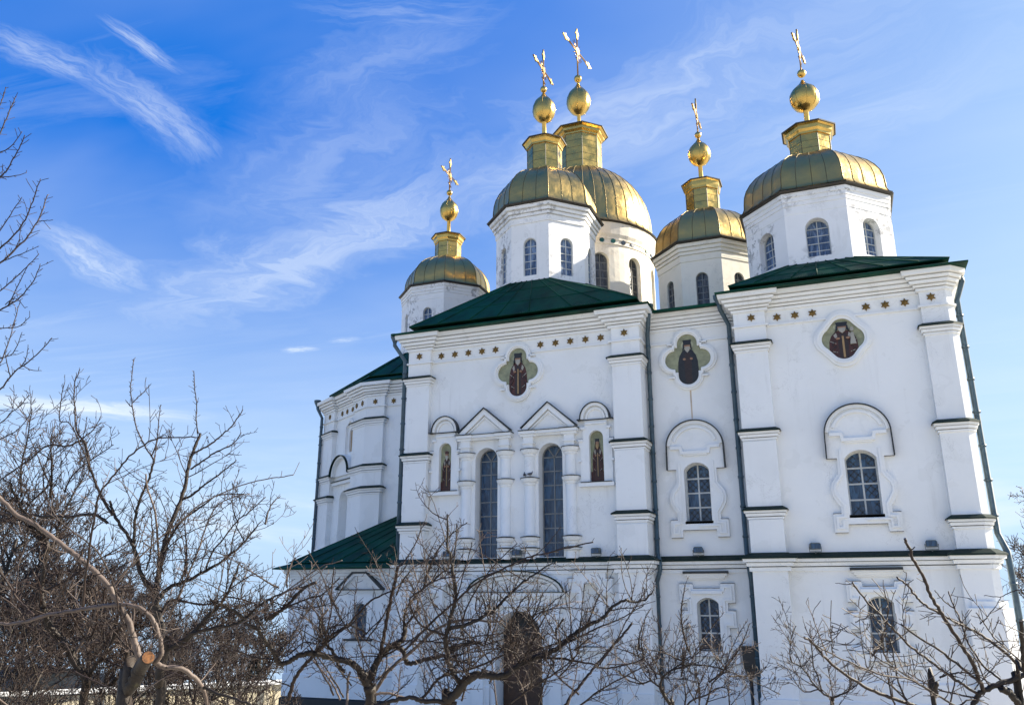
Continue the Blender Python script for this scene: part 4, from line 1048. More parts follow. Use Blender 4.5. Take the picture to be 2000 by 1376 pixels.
# meter box with its cable conduit
o = tag(empty('meter_box', (-3.48, MY, 2.4)), 'dark meter box with tapered base on the wall beside a downpipe', 'meter box')
b_ = MB(); b_.prism([(-.20, .0), (.20, .0), (.22, .62), (-.22, .62)], -.22, 0); b_.prism([(-.24, .62), (.24, .62), (.20, .68), (-.20, .68)], -.26, 0); b_.build('case', BOXM, o)
b_ = MB(); b_.prism([(-.20, -.01), (-.08, -.30), (.08, -.30), (.20, -.01)], -.18, 0); b_.tube([(0, -.08, -.3), (0, -.08, -2.4)], .06, 8); b_.build('conduit', BOXM, o)
# two pigeons on a collar
for dx_, dz_, rz, lb in ((-.13, .0, 1.9, 'grey pigeon on the half column collar, left of a pair'), (.10, .02, 1.2, 'grey pigeon on the half column collar, right of a pair')):
    b_ = MB()
    def ring(c_, r_): return [(c_[0], c_[1] + r_ * math.cos(R(60 * k)), c_[2] + r_ * .9 * math.sin(R(60 * k))) for k in range(6)]
    spine = [((-.17, 0, .085), .012), ((-.11, 0, .09), .03), ((-.03, 0, .095), .058), ((.05, 0, .11), .06), ((.10, 0, .14), .04), ((.12, 0, .175), .026), ((.135, 0, .20), .030), ((.16, 0, .20), .016), ((.185, 0, .193), .004)]
    ptz = [q for c_, r_ in spine for q in ring(c_, r_)]
    b_.add(ptz, [(i * 6 + k, i * 6 + (k + 1) % 6, (i + 1) * 6 + (k + 1) % 6, (i + 1) * 6 + k) for i in range(len(spine) - 1) for k in range(6)], True)
    for s_ in (-1, 1): b_.tube([(.02, s_ * .025, .06), (.02, s_ * .025, 0), (.05, s_ * .03, 0)], .006, 4)
    o = tag(b_.build('pigeon', BIRD), lb, 'bird', 'pigeons resting on the church'); o.location = (-11.13 + dx_, -.26, 9.10 + dz_); o.rotation_euler = (0, 0, rz)

# ------------------------------------------------------------------ wall and outbuilding behind the left trees
K_ = (-43.6, 4.0); E_ = (-32.0, 17.2)
ob_ = tag(empty('perimeter_wall', (K_[0], K_[1], -3)), 'low sunlit cream monastery wall with pale coping behind the left trees', 'wall')
def rel(o_, T_): return lambda x, y, z: tuple(a - b for a, b in zip(T_(x, y, z), o_.location))
T_ = planT(*K_, E_[0] - K_[0], E_[1] - K_[1]); LW = math.hypot(E_[0] - K_[0], E_[1] - K_[1])
b_ = MB(rel(ob_, T_)); b_.box(0, LW, 0, .5, -7, -.42)
for k in range(7): b_.box(LW * k / 6 - .2, LW * k / 6 + .2, -.12, 0, -7, -.44)
b_.build('wall', CREAMW, ob_)
b_ = MB(rel(ob_, T_)); b_.prism([(0, 0), (0, 0.01)] if False else [(-.1, -.42), (LW + .1, -.42), (LW + .1, -.2), (-.1, -.2)], -.2, .7); b_.build('coping', WHITE, ob_)
oh = tag(empty('outbuilding', (-51, 9, -3)), 'low white outbuilding with a dark metal roof behind the left trees', 'building')
b_ = MB(rel(oh, IDT)); b_.wallband(-66, K_[0], -7, .25, [], step=4)
b_ = MB(rel(oh, shiftT(4.0))); b_.wallband(-66, K_[0], -7, -.5, [op(-50 - 4 * k, .5, -3.4, -1.8, .15, .2) for k in range(4)])
b_.T = rel(oh, IDT); b_.add([(K_[0], 4.0, -7), (K_[0] + 6.1, 11, -7), (K_[0] + 6.1, 11, -.5), (K_[0], 4.0, -.5)], [(0, 1, 2, 3)]); b_.build('wall', WHITE, oh)
for k in range(4): window(op(-50 - 4 * k, .5, -3.4, -1.8, .15, .2), rel(oh, shiftT(4.0)), oh, fm=FRAME, rows=3)
b_ = MB(rel(oh, IDT)); frustum(b_, [(-66.5, 3.5, -.5), (K_[0] + .2, 3.5, -.5), (K_[0] + 6.2, 11.3, -.5), (-66.5, 11.3, -.5)], [(-65, 7.2, .7), (K_[0] - .6, 7.2, .7), (K_[0] + 1.2, 8.6, .7), (-65, 8.6, .7)]); b_.build('roof', DARK, oh)

# ------------------------------------------------------------------ bare trees
def catmull(P_, sub):
    out = []
    n = len(P_)
    for i in range(n - 1):
        p0, p1, p2, p3 = P_[max(i - 1, 0)], P_[i], P_[i + 1], P_[min(i + 2, n - 1)]
        for k in range(sub):
            t_ = k / sub
            out.append(0.5 * ((2 * p1) + (p2 - p0) * t_ + (2 * p0 - 5 * p1 + 4 * p2 - p3) * t_ * t_ + (3 * p1 - p0 - 3 * p2 + p3) * t_ ** 3))
    out.append(P_[-1]); return out
rnd = random.Random(5)
def rv(s_=1.0):
    while True:
        v = Vector((rnd.uniform(-1, 1), rnd.uniform(-1, 1), rnd.uniform(-1, 1)))
        if 0.05 < v.length < 1: return v.normalized() * s_
CAMP = Vector((0, -30, 4.6))
def twig(mb, p, d, L, r_, lvl, kmin):
    n = 4 if L > .12 else 2
    pts = [p]; dd = d.normalized(); bend = rv(.5)
    for i in range(n):
        dd = (dd + (bend * .22 + rv(.22) + Vector((0, 0, .10))) * (1 if n > 2 else .5)).normalized()
        pts.append(pts[-1] + dd * (L / n))
    rads = [max(kmin, r_ * (1 - .62 * i / n)) for i in range(n + 1)]
    mb.tube(pts, rads, 4 if lvl == 0 and r_ > .008 else 3, False)
    if L > .16 and lvl < 2:
        m_ = max(1, int(L * (9 if lvl == 0 else 6)))
        for k in range(m_):
            t_ = rnd.uniform(.2, .95) * n; i = min(n - 1, int(t_)); q = pts[i].lerp(pts[i + 1], t_ - i)
            ax = (pts[i + 1] - pts[i]).normalized(); s_ = rv(); s_ = (s_ - ax * s_.dot(ax)); s_ = s_.normalized() if s_.length > .1 else Vector((0, 0, 1))
            twig(mb, q, ax * rnd.uniform(.4, .9) + s_ + Vector((0, 0, .25)), L * rnd.uniform(.18, .5), r_ * .6, lvl + 1, kmin)
def grow_limb(mb, tb, limb, dist, SH=0):
    nm, kind, P_, r0, r1, tw, tl = limb
    pts = catmull([Vector(p) for p in P_], 5)
    n = len(pts); Ls = [0.0]
    for i in range(1, n): Ls.append(Ls[-1] + (pts[i] - pts[i - 1]).length)
    L = Ls[-1]
    thick = r0 > .02
    for i in range(1, n - 1): pts[i] = pts[i] + rv(min(.010, r0 * .22 + .002) * (.5 if kind == 'p' else 1))
    rads = []
    for i in range(n):
        t_ = Ls[i] / L; rr = r0 + (r1 - r0) * t_
        rads.append(rr * (1 + rnd.uniform(-.06, .08) * (1 if thick and kind != 'p' else .5)) * ({'b': .82, 'p': .74}.get(kind, .95)))
    tgt = tb if kind == 't' else mb
    tgt.m = {'t': 0, 'b': 0, 'w': 1, 'p': 2, 's': 0}[kind]
    tgt.tube(pts, rads, 10 if r0 > .03 else (7 if r0 > .012 else 5), True)
    if kind in 'wb' and r1 > .5 * r0 and r1 > .006: mb.mi[-1] = 2
    kmin = max(.0020, .00030 * dist)
    if kind == 'p' and r0 > .011:
        tgt.m = 0; s_ = rnd.uniform(.05, .2)
        while s_ < L - .05:
            i = 0
            while i < n - 2 and Ls[i + 1] < s_: i += 1
            qk = pts[i].lerp(pts[i + 1], (s_ - Ls[i]) / max(1e-6, Ls[i + 1] - Ls[i])); ax = (pts[i + 1] - pts[i]).normalized(); d = rv(); d = (d - ax * d.dot(ax)); d = d.normalized() if d.length > .1 else Vector((0, 0, 1))
            rr = rads[i]; tgt.tube([qk + d * rr * .55, qk + d * rr * 1.05 + ax * rr * .2, qk + d * rr * 1.35 + ax * rr * .5], [rr * .55, rr * .42, rr * .12], 6, True)
            s_ += rnd.uniform(.09, .26)
    if kind in 'bt' and SH:
        mb.m = 1
        for j in range(int(L * SH)):
            i = rnd.randrange(1, n - 1); d = rv(); d.z = abs(d.z) * .8 + .25
            l_ = rnd.uniform(.3, .95) * (.6 + .035 * dist); q = pts[i]; m_ = 7; sp = [q]; d.normalize(); bend = rv(.12)
            for k in range(m_): d = (d + bend + rv(.10) + Vector((0, 0, .05))).normalized(); sp.append(sp[-1] + d * l_ / m_)
            r_ = min(rads[i] * .7, .0045 + .004 * l_); mb.m = 2 if rnd.random() < .12 else 1
            mb.tube(sp, [max(kmin, r_ * (1 - .6 * k / m_)) for k in range(m_ + 1)], 4, False)
            for k in range(int(l_ * 13)):
                t_ = rnd.uniform(.1, .98) * m_; u = min(m_ - 1, int(t_)); qq = sp[u].lerp(sp[u + 1], t_ - u); ax = (sp[u + 1] - sp[u]).normalized(); s_ = rv(); s_ = s_ - ax * s_.dot(ax); s_ = s_.normalized() if s_.length > .1 else Vector((1, 0, 0))
                twig(mb, qq, ax * .7 + s_, l_ * rnd.uniform(.06, .26), r_ * .6, 1, kmin)
    if tw:
        k = int(L * tw * 2.6); mb.m = 1
        for j in range(k):
            t_ = (j + rnd.random()) / k
            if t_ < .10 and kind != 't' and L > .6: continue
            s_ = t_ * L; i = 0
            while i < n - 2 and Ls[i + 1] < s_: i += 1
            f_ = (s_ - Ls[i]) / max(1e-6, Ls[i + 1] - Ls[i]); q = pts[i].lerp(pts[i + 1], f_)
            ax = (pts[i + 1] - pts[i]).normalized(); d = rv(); d = d - ax * d.dot(ax)
            d = d.normalized() if d.length > .1 else Vector((0, 0, 1))
            l_ = tl * rnd.uniform(.35, 1.0) ** 1.5 * (2.6 if rnd.random() < .16 else 1.25) * (1.2 - .5 * t_)
            r_ = min(rads[i] * .6, max(.0035, .0035 + l_ * .0085))
            mb.m = 2 if (kind == 'p' and rnd.random() < .5) or rnd.random() < .10 else 1
            twig(mb, q + d * rads[i] * .6, ax * rnd.uniform(.3, 1.0) + d + Vector((0, 0, .22)), max(.03, l_), r_, 0, kmin)
TREES = {
 'A': [
  ('tr','t',[[-5.352,-24.597,-0.1],[-5.437,-24.597,3.795],[-5.366,-24.611,3.923],[-5.304,-24.622,4.039],[-5.255,-24.631,4.131]],0.0872,0.0525,0,0),
  ('stub','s',[[-5.29,-24.624,4.062],[-5.187,-24.684,4.131],[-5.074,-24.766,4.175]],0.0525,0.0452,0,0),
  ('a1','p',[[-5.269,-24.631,4.114],[-5.299,-24.664,4.212],[-5.335,-24.722,4.397],[-5.385,-24.77,4.514],[-5.441,-24.819,4.619],[-5.485,-24.862,4.712],[-5.59,-24.936,4.829],[-5.715,-25.02,4.946],[-5.819,-25.091,5.039],[-5.941,-25.176,5.144],[-6.085,-25.268,5.237],[-6.198,-25.365,5.371],[-6.311,-25.457,5.48]],0.0343,0.0182,2,0.25),
  ('a3','p',[[-5.178,-24.595,4.114],[-5.122,-24.59,4.172],[-5.11,-24.605,4.236],[-5.115,-24.628,4.305],[-5.139,-24.668,4.41],[-5.189,-24.711,4.491],[-5.264,-24.754,4.543],[-5.367,-24.796,4.56],[-5.484,-24.836,4.555],[-5.651,-24.886,4.531],[-5.82,-24.935,4.502],[-5.965,-24.976,4.479],[-6.089,-25.006,4.443],[-6.237,-25.044,4.414],[-6.334,-25.077,4.417],[-6.514,-25.142,4.443]],0.0262,0.0147,2,0.2),
  ('a3a','w',[[-6.062,-25.007,4.481],[-6.149,-25.032,4.548],[-6.219,-25.055,4.607],[-6.303,-25.093,4.725],[-6.368,-25.128,4.821],[-6.441,-25.176,4.94]],0.0106,0.0066,4,0.2),
  ('a3b','w',[[-6.134,-25.024,4.443],[-6.153,-25.076,4.514],[-6.175,-25.121,4.56],[-6.218,-25.207,4.63]],0.0081,0.0048,4,0.2),
  ('a4','p',[[-5.193,-24.608,4.137],[-5.16,-24.566,4.113],[-5.123,-24.517,4.082],[-5.049,-24.446,4.079],[-4.995,-24.36,4.017],[-4.966,-24.274,3.93],[-4.966,-24.207,3.843],[-4.998,-24.125,3.717]],0.0262,0.023,1,0.2),
  ('a4b','b',[[-4.95,-24.264,3.918],[-4.761,-24.252,3.866],[-4.551,-24.226,3.816],[-4.42,-24.196,3.751]],0.0165,0.0081,4,0.25),
  ('a5','w',[[-5.771,-24.173,3.688],[-5.778,-24.207,3.932],[-5.783,-24.237,4.18],[-5.783,-24.254,4.355],[-5.782,-24.27,4.544]],0.0138,0.0115,2,0.15),
  ('a6','p',[[-5.465,-24.848,4.695],[-5.269,-24.891,4.826],[-4.848,-24.985,5.08],[-4.629,-25.03,5.184],[-4.455,-25.075,5.276],[-4.139,-25.129,5.369],[-3.956,-25.156,5.401],[-3.762,-25.184,5.421],[-3.646,-25.2,5.423],[-3.526,-25.22,5.431]],0.0097,0.0046,3.5,0.06),
  ('a7','w',[[-5.875,-24.981,4.549],[-5.72,-25.057,4.699],[-5.575,-25.122,4.823],[-5.416,-25.204,4.966],[-5.262,-25.282,5.093],[-5.107,-25.325,5.164],[-4.984,-25.358,5.213]],0.0065,0.0045,3,0.15),
  ('a7b','w',[[-5.423,-25.124,4.551],[-5.276,-25.27,4.781],[-5.067,-25.457,5.075],[-4.976,-25.535,5.196],[-4.897,-25.599,5.295],[-4.793,-25.641,5.371],[-4.666,-25.681,5.445],[-4.535,-25.727,5.527],[-4.419,-25.756,5.579],[-4.25,-25.786,5.63],[-4.082,-25.797,5.632],[-3.852,-25.807,5.612]],0.0108,0.0043,4,0.2),
  ('a8','w',[[-5.481,-24.997,4.779],[-5.369,-24.9,4.821],[-5.255,-24.802,4.864],[-5.139,-24.699,4.893],[-5.021,-24.592,4.911],[-4.883,-24.466,4.922],[-4.743,-24.337,4.929]],0.0052,0.0038,2,0.08),
  ('a9','p',[[-5.048,-24.449,4.091],[-4.919,-24.403,4.195],[-4.799,-24.362,4.3],[-4.538,-24.258,4.464],[-4.36,-24.194,4.607],[-4.136,-24.107,4.752],[-3.988,-24.054,4.861]],0.0061,0.0046,1.5,0.1),
  ('a10','w',[[-5.912,-24.684,4.048],[-5.773,-24.618,3.978],[-5.591,-24.543,3.897],[-5.492,-24.507,3.852]],0.0083,0.0057,3,0.15),
  ('a11','p',[[-6.85,-24.606,3.821],[-6.826,-24.477,3.724],[-6.77,-24.303,3.658]],0.0087,0.0067,1,0.1),
  ('a12','w',[[-6.274,-24.787,4.081],[-6.051,-24.8,4.227],[-5.931,-24.795,4.264],[-5.804,-24.758,4.091]],0.0067,0.0045,4,0.2),
  ('a13','w',[[-5.33,-24.701,4.339],[-5.369,-24.813,4.491],[-5.339,-24.94,4.71],[-5.351,-25.117,4.946],[-5.435,-25.293,5.086],[-5.492,-25.424,5.18],[-5.525,-25.512,5.241]],0.0089,0.0046,4,0.2),
  ('a14','w',[[-4.987,-24.287,3.942],[-5.137,-24.323,4.009],[-5.382,-24.378,4.065]],0.0062,0.0042,3,0.12),
  ('a15','p',[[-5.366,-24.58,3.83],[-5.269,-24.505,3.939],[-5.165,-24.429,4.017],[-5.057,-24.353,4.084]],0.0081,0.005,1,0.1),
  ('x','p',[[-5.21,-24.63,4.17],[-5.07,-24.75,4.24],[-4.91,-24.86,4.3],[-4.75,-24.97,4.36],[-4.58,-25.07,4.39],[-4.41,-25.16,4.41]],0.0056,0.0025,9,0.16),
  ('x','p',[[-5.18,-24.68,4.39],[-5.18,-24.63,4.39],[-5.18,-24.59,4.38],[-5.18,-24.54,4.37],[-5.18,-24.49,4.36],[-5.18,-24.45,4.36]],0.0061,0.0027,9,0.16),
  ('x','w',[[-5.13,-24.62,4.27],[-5.02,-24.58,4.26],[-4.91,-24.53,4.23],[-4.8,-24.49,4.2],[-4.69,-24.44,4.18],[-4.58,-24.39,4.15]],0.0042,0.0019,9,0.16),
  ('x','w',[[-6.22,-25.07,4.65],[-6.27,-25.04,4.73],[-6.32,-25.01,4.82],[-6.35,-24.98,4.91],[-6.38,-24.94,4.99],[-6.39,-24.9,5.08]],0.0072,0.0032,9,0.16),
  ('x','p',[[-5.34,-24.37,4.09],[-5.34,-24.44,4.14],[-5.35,-24.51,4.17],[-5.35,-24.58,4.2],[-5.36,-24.65,4.22],[-5.37,-24.72,4.23]],0.0061,0.0028,9,0.16),
  ('x','w',[[-5.45,-24.83,4.65],[-5.54,-24.72,4.68],[-5.63,-24.6,4.7],[-5.71,-24.47,4.71],[-5.79,-24.35,4.72],[-5.87,-24.22,4.72]],0.0049,0.0022,9,0.16),
  ('x','w',[[-5.22,-24.72,4.49],[-5.08,-24.82,4.53],[-4.94,-24.91,4.57],[-4.8,-25.0,4.6],[-4.66,-25.09,4.62],[-4.52,-25.18,4.64]],0.0058,0.0026,9,0.16),
  ('x','w',[[-5.2,-24.59,4.08],[-5.29,-24.64,4.15],[-5.37,-24.68,4.23],[-5.45,-24.72,4.32],[-5.52,-24.77,4.41],[-5.6,-24.81,4.49]],0.0074,0.0033,9,0.16),
 ],
 'B': [
  ('tr','t',[[-8.715,-20.657,-0.1],[-8.762,-20.657,3.159],[-8.742,-20.742,3.549],[-8.68,-20.772,3.842],[-8.672,-20.799,4.038],[-8.716,-20.84,4.235],[-8.797,-20.895,4.492],[-8.834,-20.924,4.732]],0.1014,0.0523,3,0.3),
  ('b1','b',[[-8.834,-20.924,4.732],[-8.934,-20.957,4.793],[-9.05,-21.007,4.975],[-9.137,-21.048,5.242],[-9.215,-21.077,5.387],[-9.393,-21.13,5.597],[-9.503,-21.162,5.767],[-9.589,-21.184,5.928]],0.0384,0.0216,7,0.35),
  ('b2','b',[[-8.829,-20.909,4.692],[-8.832,-20.88,4.875],[-8.843,-20.857,5.059],[-8.852,-20.835,5.247],[-8.845,-20.805,5.458],[-8.832,-20.788,5.543],[-8.786,-20.735,5.823],[-8.735,-20.684,6.109],[-8.72,-20.648,6.556],[-8.639,-20.592,6.933]],0.0453,0.0225,6,0.35),
  ('b2s','w',[[-8.671,-20.601,6.922],[-8.705,-20.633,7.125],[-8.714,-20.646,7.354],[-8.77,-20.667,7.612],[-8.819,-20.674,7.876]],0.0105,0.0061,14,0.06),
  ('b2a','w',[[-8.714,-20.663,6.609],[-8.606,-20.576,6.695],[-8.497,-20.491,6.792],[-8.386,-20.412,6.936],[-8.305,-20.355,7.032],[-8.226,-20.305,7.199],[-8.175,-20.273,7.318]],0.0149,0.0077,8,0.2),
  ('b2b','w',[[-8.736,-20.607,6.406],[-8.589,-20.509,6.546],[-8.479,-20.427,6.665],[-8.355,-20.322,6.754],[-8.28,-20.255,6.841],[-8.229,-20.201,6.986]],0.0149,0.0076,8,0.2),
  ('b2c','w',[[-8.701,-20.742,5.949],[-8.551,-20.693,6.034],[-8.428,-20.662,6.141],[-8.208,-20.595,6.312],[-7.989,-20.528,6.508]],0.0189,0.0073,9,0.2),
  ('b3','p',[[-8.77,-20.944,4.873],[-8.697,-21.078,5.231],[-8.64,-21.274,5.725],[-8.681,-21.417,6.02],[-8.665,-21.493,6.215]],0.0237,0.0152,5,0.25),
  ('b4','b',[[-9.18,-21.05,5.346],[-9.148,-21.106,5.654],[-9.092,-21.141,5.859],[-8.99,-21.166,6.064],[-8.882,-21.198,6.267],[-8.797,-21.248,6.469]],0.0255,0.017,8,0.3),
  ('b4s','w',[[-8.804,-21.248,6.458],[-8.914,-21.308,6.617],[-9.003,-21.358,6.787],[-9.076,-21.398,6.959],[-9.14,-21.435,7.221],[-9.186,-21.455,7.443],[-9.197,-21.453,7.692],[-9.21,-21.447,7.9]],0.0114,0.0059,14,0.06),
  ('b4t','w',[[-9.126,-21.439,7.252],[-9.081,-21.4,7.334],[-9.031,-21.352,7.419],[-8.99,-21.304,7.532]],0.0086,0.0051,8,0.08),
  ('b4u','w',[[-9.142,-21.429,7.2],[-9.176,-21.454,7.22],[-9.208,-21.495,7.285]],0.0079,0.005,8,0.08),
  ('b4v','w',[[-8.835,-21.269,6.489],[-8.756,-21.286,6.696],[-8.677,-21.378,7.194]],0.0114,0.0057,8,0.12),
  ('b5','b',[[-8.736,-20.909,4.612],[-8.683,-20.871,4.732],[-8.501,-20.739,4.834],[-8.276,-20.597,4.978],[-8.036,-20.471,5.165],[-7.817,-20.384,5.395],[-7.623,-20.331,5.647]],0.0347,0.0086,9,0.4),
  ('b6','b',[[-8.652,-20.765,3.959],[-8.515,-20.684,4.035],[-8.38,-20.619,4.143],[-8.237,-20.572,4.332],[-8.03,-20.511,4.542],[-7.905,-20.508,4.773],[-7.765,-20.532,5.076]],0.0448,0.014,8,0.4),
  ('b6b','b',[[-8.432,-20.668,4.085],[-8.356,-20.647,4.154],[-8.081,-20.527,4.233],[-7.805,-20.402,4.292],[-7.513,-20.321,4.532],[-7.225,-20.221,4.693],[-6.978,-20.12,4.773]],0.0311,0.0105,8,0.4),
  ('b7','w',[[-8.729,-20.842,4.412],[-8.612,-20.889,4.552],[-8.467,-20.881,4.592],[-8.243,-20.834,4.553],[-8.066,-20.798,4.533],[-7.752,-20.756,4.592]],0.0194,0.0082,7,0.3),
  ('b8','p',[[-8.628,-20.837,4.334],[-8.463,-20.861,4.612],[-8.342,-20.887,4.85],[-8.152,-20.924,5.228],[-8.03,-20.961,5.527],[-7.852,-20.973,5.827],[-7.52,-20.867,5.968]],0.0207,0.0083,9,0.3),
  ('b9','w',[[-8.276,-20.597,4.978],[-8.248,-20.543,5.228],[-8.152,-20.462,5.399],[-8.023,-20.364,5.658],[-7.896,-20.275,5.79],[-7.713,-20.162,6.013]],0.0142,0.0074,9,0.3),
  ('b10','w',[[-8.85,-20.841,5.267],[-8.397,-21.034,5.614],[-8.053,-21.117,5.759],[-7.654,-21.218,5.914],[-7.191,-21.266,5.908]],0.0171,0.0066,9,0.25),
  ('b11','w',[[-9.518,-21.154,5.726],[-9.683,-21.244,5.98],[-9.77,-21.307,6.191],[-9.855,-21.374,6.404],[-9.893,-21.445,6.702],[-10.015,-21.523,6.874],[-10.026,-21.59,7.151],[-10.016,-21.677,7.513],[-9.929,-21.705,7.747]],0.0215,0.0066,9,0.22),
  ('b12','w',[[-9.714,-21.283,6.062],[-9.696,-21.585,6.493],[-9.742,-21.871,6.897],[-9.843,-21.966,6.951],[-9.745,-22.076,7.221],[-9.653,-22.143,7.423]],0.013,0.0056,9,0.2),
  ('b13','b',[[-9.55,-21.199,5.618],[-9.747,-21.274,5.734],[-10.185,-21.369,5.709],[-10.734,-21.511,5.737],[-11.145,-21.628,5.784],[-11.484,-21.74,5.873]],0.0257,0.0175,5,0.3),
  ('b14','b',[[-9.855,-21.374,6.404],[-10.015,-21.398,6.763],[-10.299,-21.401,6.714],[-10.655,-21.438,6.743],[-10.998,-21.405,6.578],[-11.213,-21.389,6.479],[-11.612,-21.367,6.299]],0.0174,0.0122,8,0.3),
  ('b15','w',[[-10.098,-21.428,6.752],[-9.985,-21.388,6.851],[-9.885,-21.361,6.939],[-9.771,-21.365,7.131]],0.011,0.0059,8,0.15),
  ('x','w',[[-7.57,-20.3,5.61],[-7.59,-20.26,5.71],[-7.6,-20.22,5.8],[-7.6,-20.17,5.89],[-7.58,-20.11,5.97],[-7.55,-20.04,6.03]],0.0157,0.0071,9,0.16),
  ('x','w',[[-8.94,-20.97,4.82],[-8.83,-21.03,4.89],[-8.73,-21.09,4.96],[-8.62,-21.15,5.04],[-8.53,-21.21,5.11],[-8.43,-21.28,5.18]],0.0076,0.0034,9,0.16),
  ('x','w',[[-8.7,-20.93,4.93],[-8.69,-20.99,5.03],[-8.68,-21.05,5.12],[-8.67,-21.11,5.22],[-8.64,-21.16,5.32],[-8.61,-21.21,5.41]],0.0082,0.0037,9,0.16),
  ('x','w',[[-7.29,-20.26,4.75],[-7.31,-20.44,4.81],[-7.33,-20.61,4.88],[-7.34,-20.78,4.94],[-7.35,-20.95,5.0],[-7.35,-21.12,5.07]],0.0134,0.006,9,0.16),
  ('x','p',[[-8.88,-20.92,4.65],[-8.93,-21.02,4.61],[-8.98,-21.13,4.58],[-9.03,-21.25,4.59],[-9.07,-21.38,4.64],[-9.09,-21.51,4.71]],0.0102,0.0046,9,0.16),
  ('x','w',[[-8.58,-20.69,3.98],[-8.57,-20.74,4.03],[-8.56,-20.8,4.08],[-8.54,-20.85,4.13],[-8.53,-20.9,4.19],[-8.51,-20.95,4.24]],0.0077,0.0035,9,0.16),
  ('x','w',[[-8.89,-20.88,5.07],[-8.67,-20.97,5.23],[-8.43,-21.05,5.37],[-8.17,-21.11,5.46],[-7.9,-21.15,5.53],[-7.63,-21.19,5.56]],0.0107,0.0048,9,0.16),
  ('x','p',[[-8.16,-20.55,4.37],[-8.02,-20.63,4.54],[-7.91,-20.73,4.72],[-7.8,-20.82,4.89],[-7.7,-20.92,5.06],[-7.58,-21.0,5.23]],0.0145,0.0065,9,0.16),
  ('x','w',[[-8.86,-20.82,5.21],[-8.87,-20.74,5.33],[-8.89,-20.66,5.46],[-8.91,-20.58,5.6],[-8.95,-20.51,5.74],[-8.98,-20.44,5.89]],0.0104,0.0047,9,0.16),
  ('x','p',[[-9.12,-21.01,5.28],[-9.08,-21.02,5.41],[-9.04,-21.03,5.54],[-9.0,-21.03,5.67],[-8.95,-21.04,5.8],[-8.9,-21.04,5.92]],0.0115,0.0052,9,0.16),
  ('x','p',[[-7.71,-20.51,5.07],[-7.77,-20.53,5.09],[-7.83,-20.56,5.1],[-7.88,-20.59,5.13],[-7.94,-20.62,5.16],[-7.99,-20.65,5.19]],0.0107,0.0048,9,0.16),
  ('x','w',[[-7.93,-20.53,4.81],[-8.0,-20.46,4.97],[-8.05,-20.37,5.12],[-8.06,-20.27,5.26],[-8.06,-20.17,5.39],[-8.04,-20.05,5.52]],0.0097,0.0044,9,0.16),
  ('x','w',[[-8.82,-20.81,5.51],[-8.82,-20.84,5.65],[-8.86,-20.87,5.78],[-8.9,-20.91,5.91],[-8.97,-20.95,6.03],[-9.05,-20.99,6.13]],0.0085,0.0038,9,0.16),
  ('x','w',[[-8.0,-20.35,5.64],[-8.14,-20.29,5.78],[-8.25,-20.22,5.93],[-8.33,-20.14,6.09],[-8.39,-20.06,6.25],[-8.42,-19.96,6.41]],0.01,0.0045,9,0.16),
  ('x','p',[[-8.32,-21.01,5.65],[-8.28,-20.95,5.64],[-8.23,-20.89,5.64],[-8.19,-20.83,5.65],[-8.15,-20.78,5.67],[-8.11,-20.73,5.71]],0.008,0.0036,9,0.16),
  ('x','w',[[-7.18,-20.23,4.76],[-7.23,-20.17,4.84],[-7.27,-20.11,4.93],[-7.28,-20.05,5.01],[-7.3,-19.98,5.1],[-7.31,-19.91,5.18]],0.0128,0.0057,9,0.16),
  ('x','w',[[-8.1,-21.01,5.58],[-7.9,-21.08,5.63],[-7.7,-21.16,5.69],[-7.51,-21.24,5.75],[-7.32,-21.32,5.82],[-7.13,-21.4,5.87]],0.0077,0.0035,9,0.16),
  ('x','w',[[-8.97,-20.98,4.98],[-8.93,-20.98,5.15],[-8.91,-21.0,5.31],[-8.9,-21.02,5.49],[-8.91,-21.05,5.66],[-8.93,-21.08,5.83]],0.0141,0.0064,9,0.16),
  ('x','w',[[-7.83,-20.38,5.36],[-7.91,-20.35,5.44],[-7.99,-20.32,5.51],[-8.07,-20.3,5.59],[-8.14,-20.27,5.68],[-8.21,-20.24,5.76]],0.0107,0.0048,9,0.16),
  ('x','w',[[-8.01,-20.51,4.56],[-7.85,-20.65,4.72],[-7.73,-20.79,4.88],[-7.61,-20.95,5.04],[-7.52,-21.11,5.2],[-7.43,-21.27,5.34]],0.0115,0.0052,9,0.16),
  ('x','w',[[-8.35,-20.9,4.89],[-8.4,-20.84,5.07],[-8.48,-20.79,5.25],[-8.56,-20.74,5.43],[-8.64,-20.7,5.62],[-8.72,-20.65,5.81]],0.0149,0.0067,9,0.16),
  ('x','w',[[-8.79,-20.93,4.62],[-8.66,-21.02,4.69],[-8.55,-21.11,4.77],[-8.46,-21.21,4.84],[-8.39,-21.31,4.92],[-8.34,-21.42,4.98]],0.0079,0.0036,9,0.16),
 ],
 'B2': [
  ('tr','t',[[-11.493,-19.409,-0.1],[-11.492,-19.409,2.897],[-11.362,-19.522,3.363],[-11.471,-19.678,3.642],[-11.536,-19.806,3.875],[-11.647,-19.941,4.061],[-11.721,-20.043,4.2],[-11.727,-20.186,4.476]],0.098,0.0558,4,0.4),
  ('c1','b',[[-11.727,-20.186,4.476],[-11.756,-20.254,4.751],[-11.723,-20.296,4.982],[-11.66,-20.346,5.258],[-11.626,-20.373,5.397],[-11.676,-20.443,5.558],[-11.828,-20.575,5.765],[-11.961,-20.734,6.039],[-12.031,-20.898,6.357]],0.0438,0.0199,12,0.6),
  ('c2','b',[[-11.641,-20.36,5.327],[-11.585,-20.286,5.495],[-11.596,-20.255,5.688],[-11.578,-20.202,5.932],[-11.527,-20.125,6.231],[-11.442,-20.026,6.588]],0.032,0.0126,12,0.5),
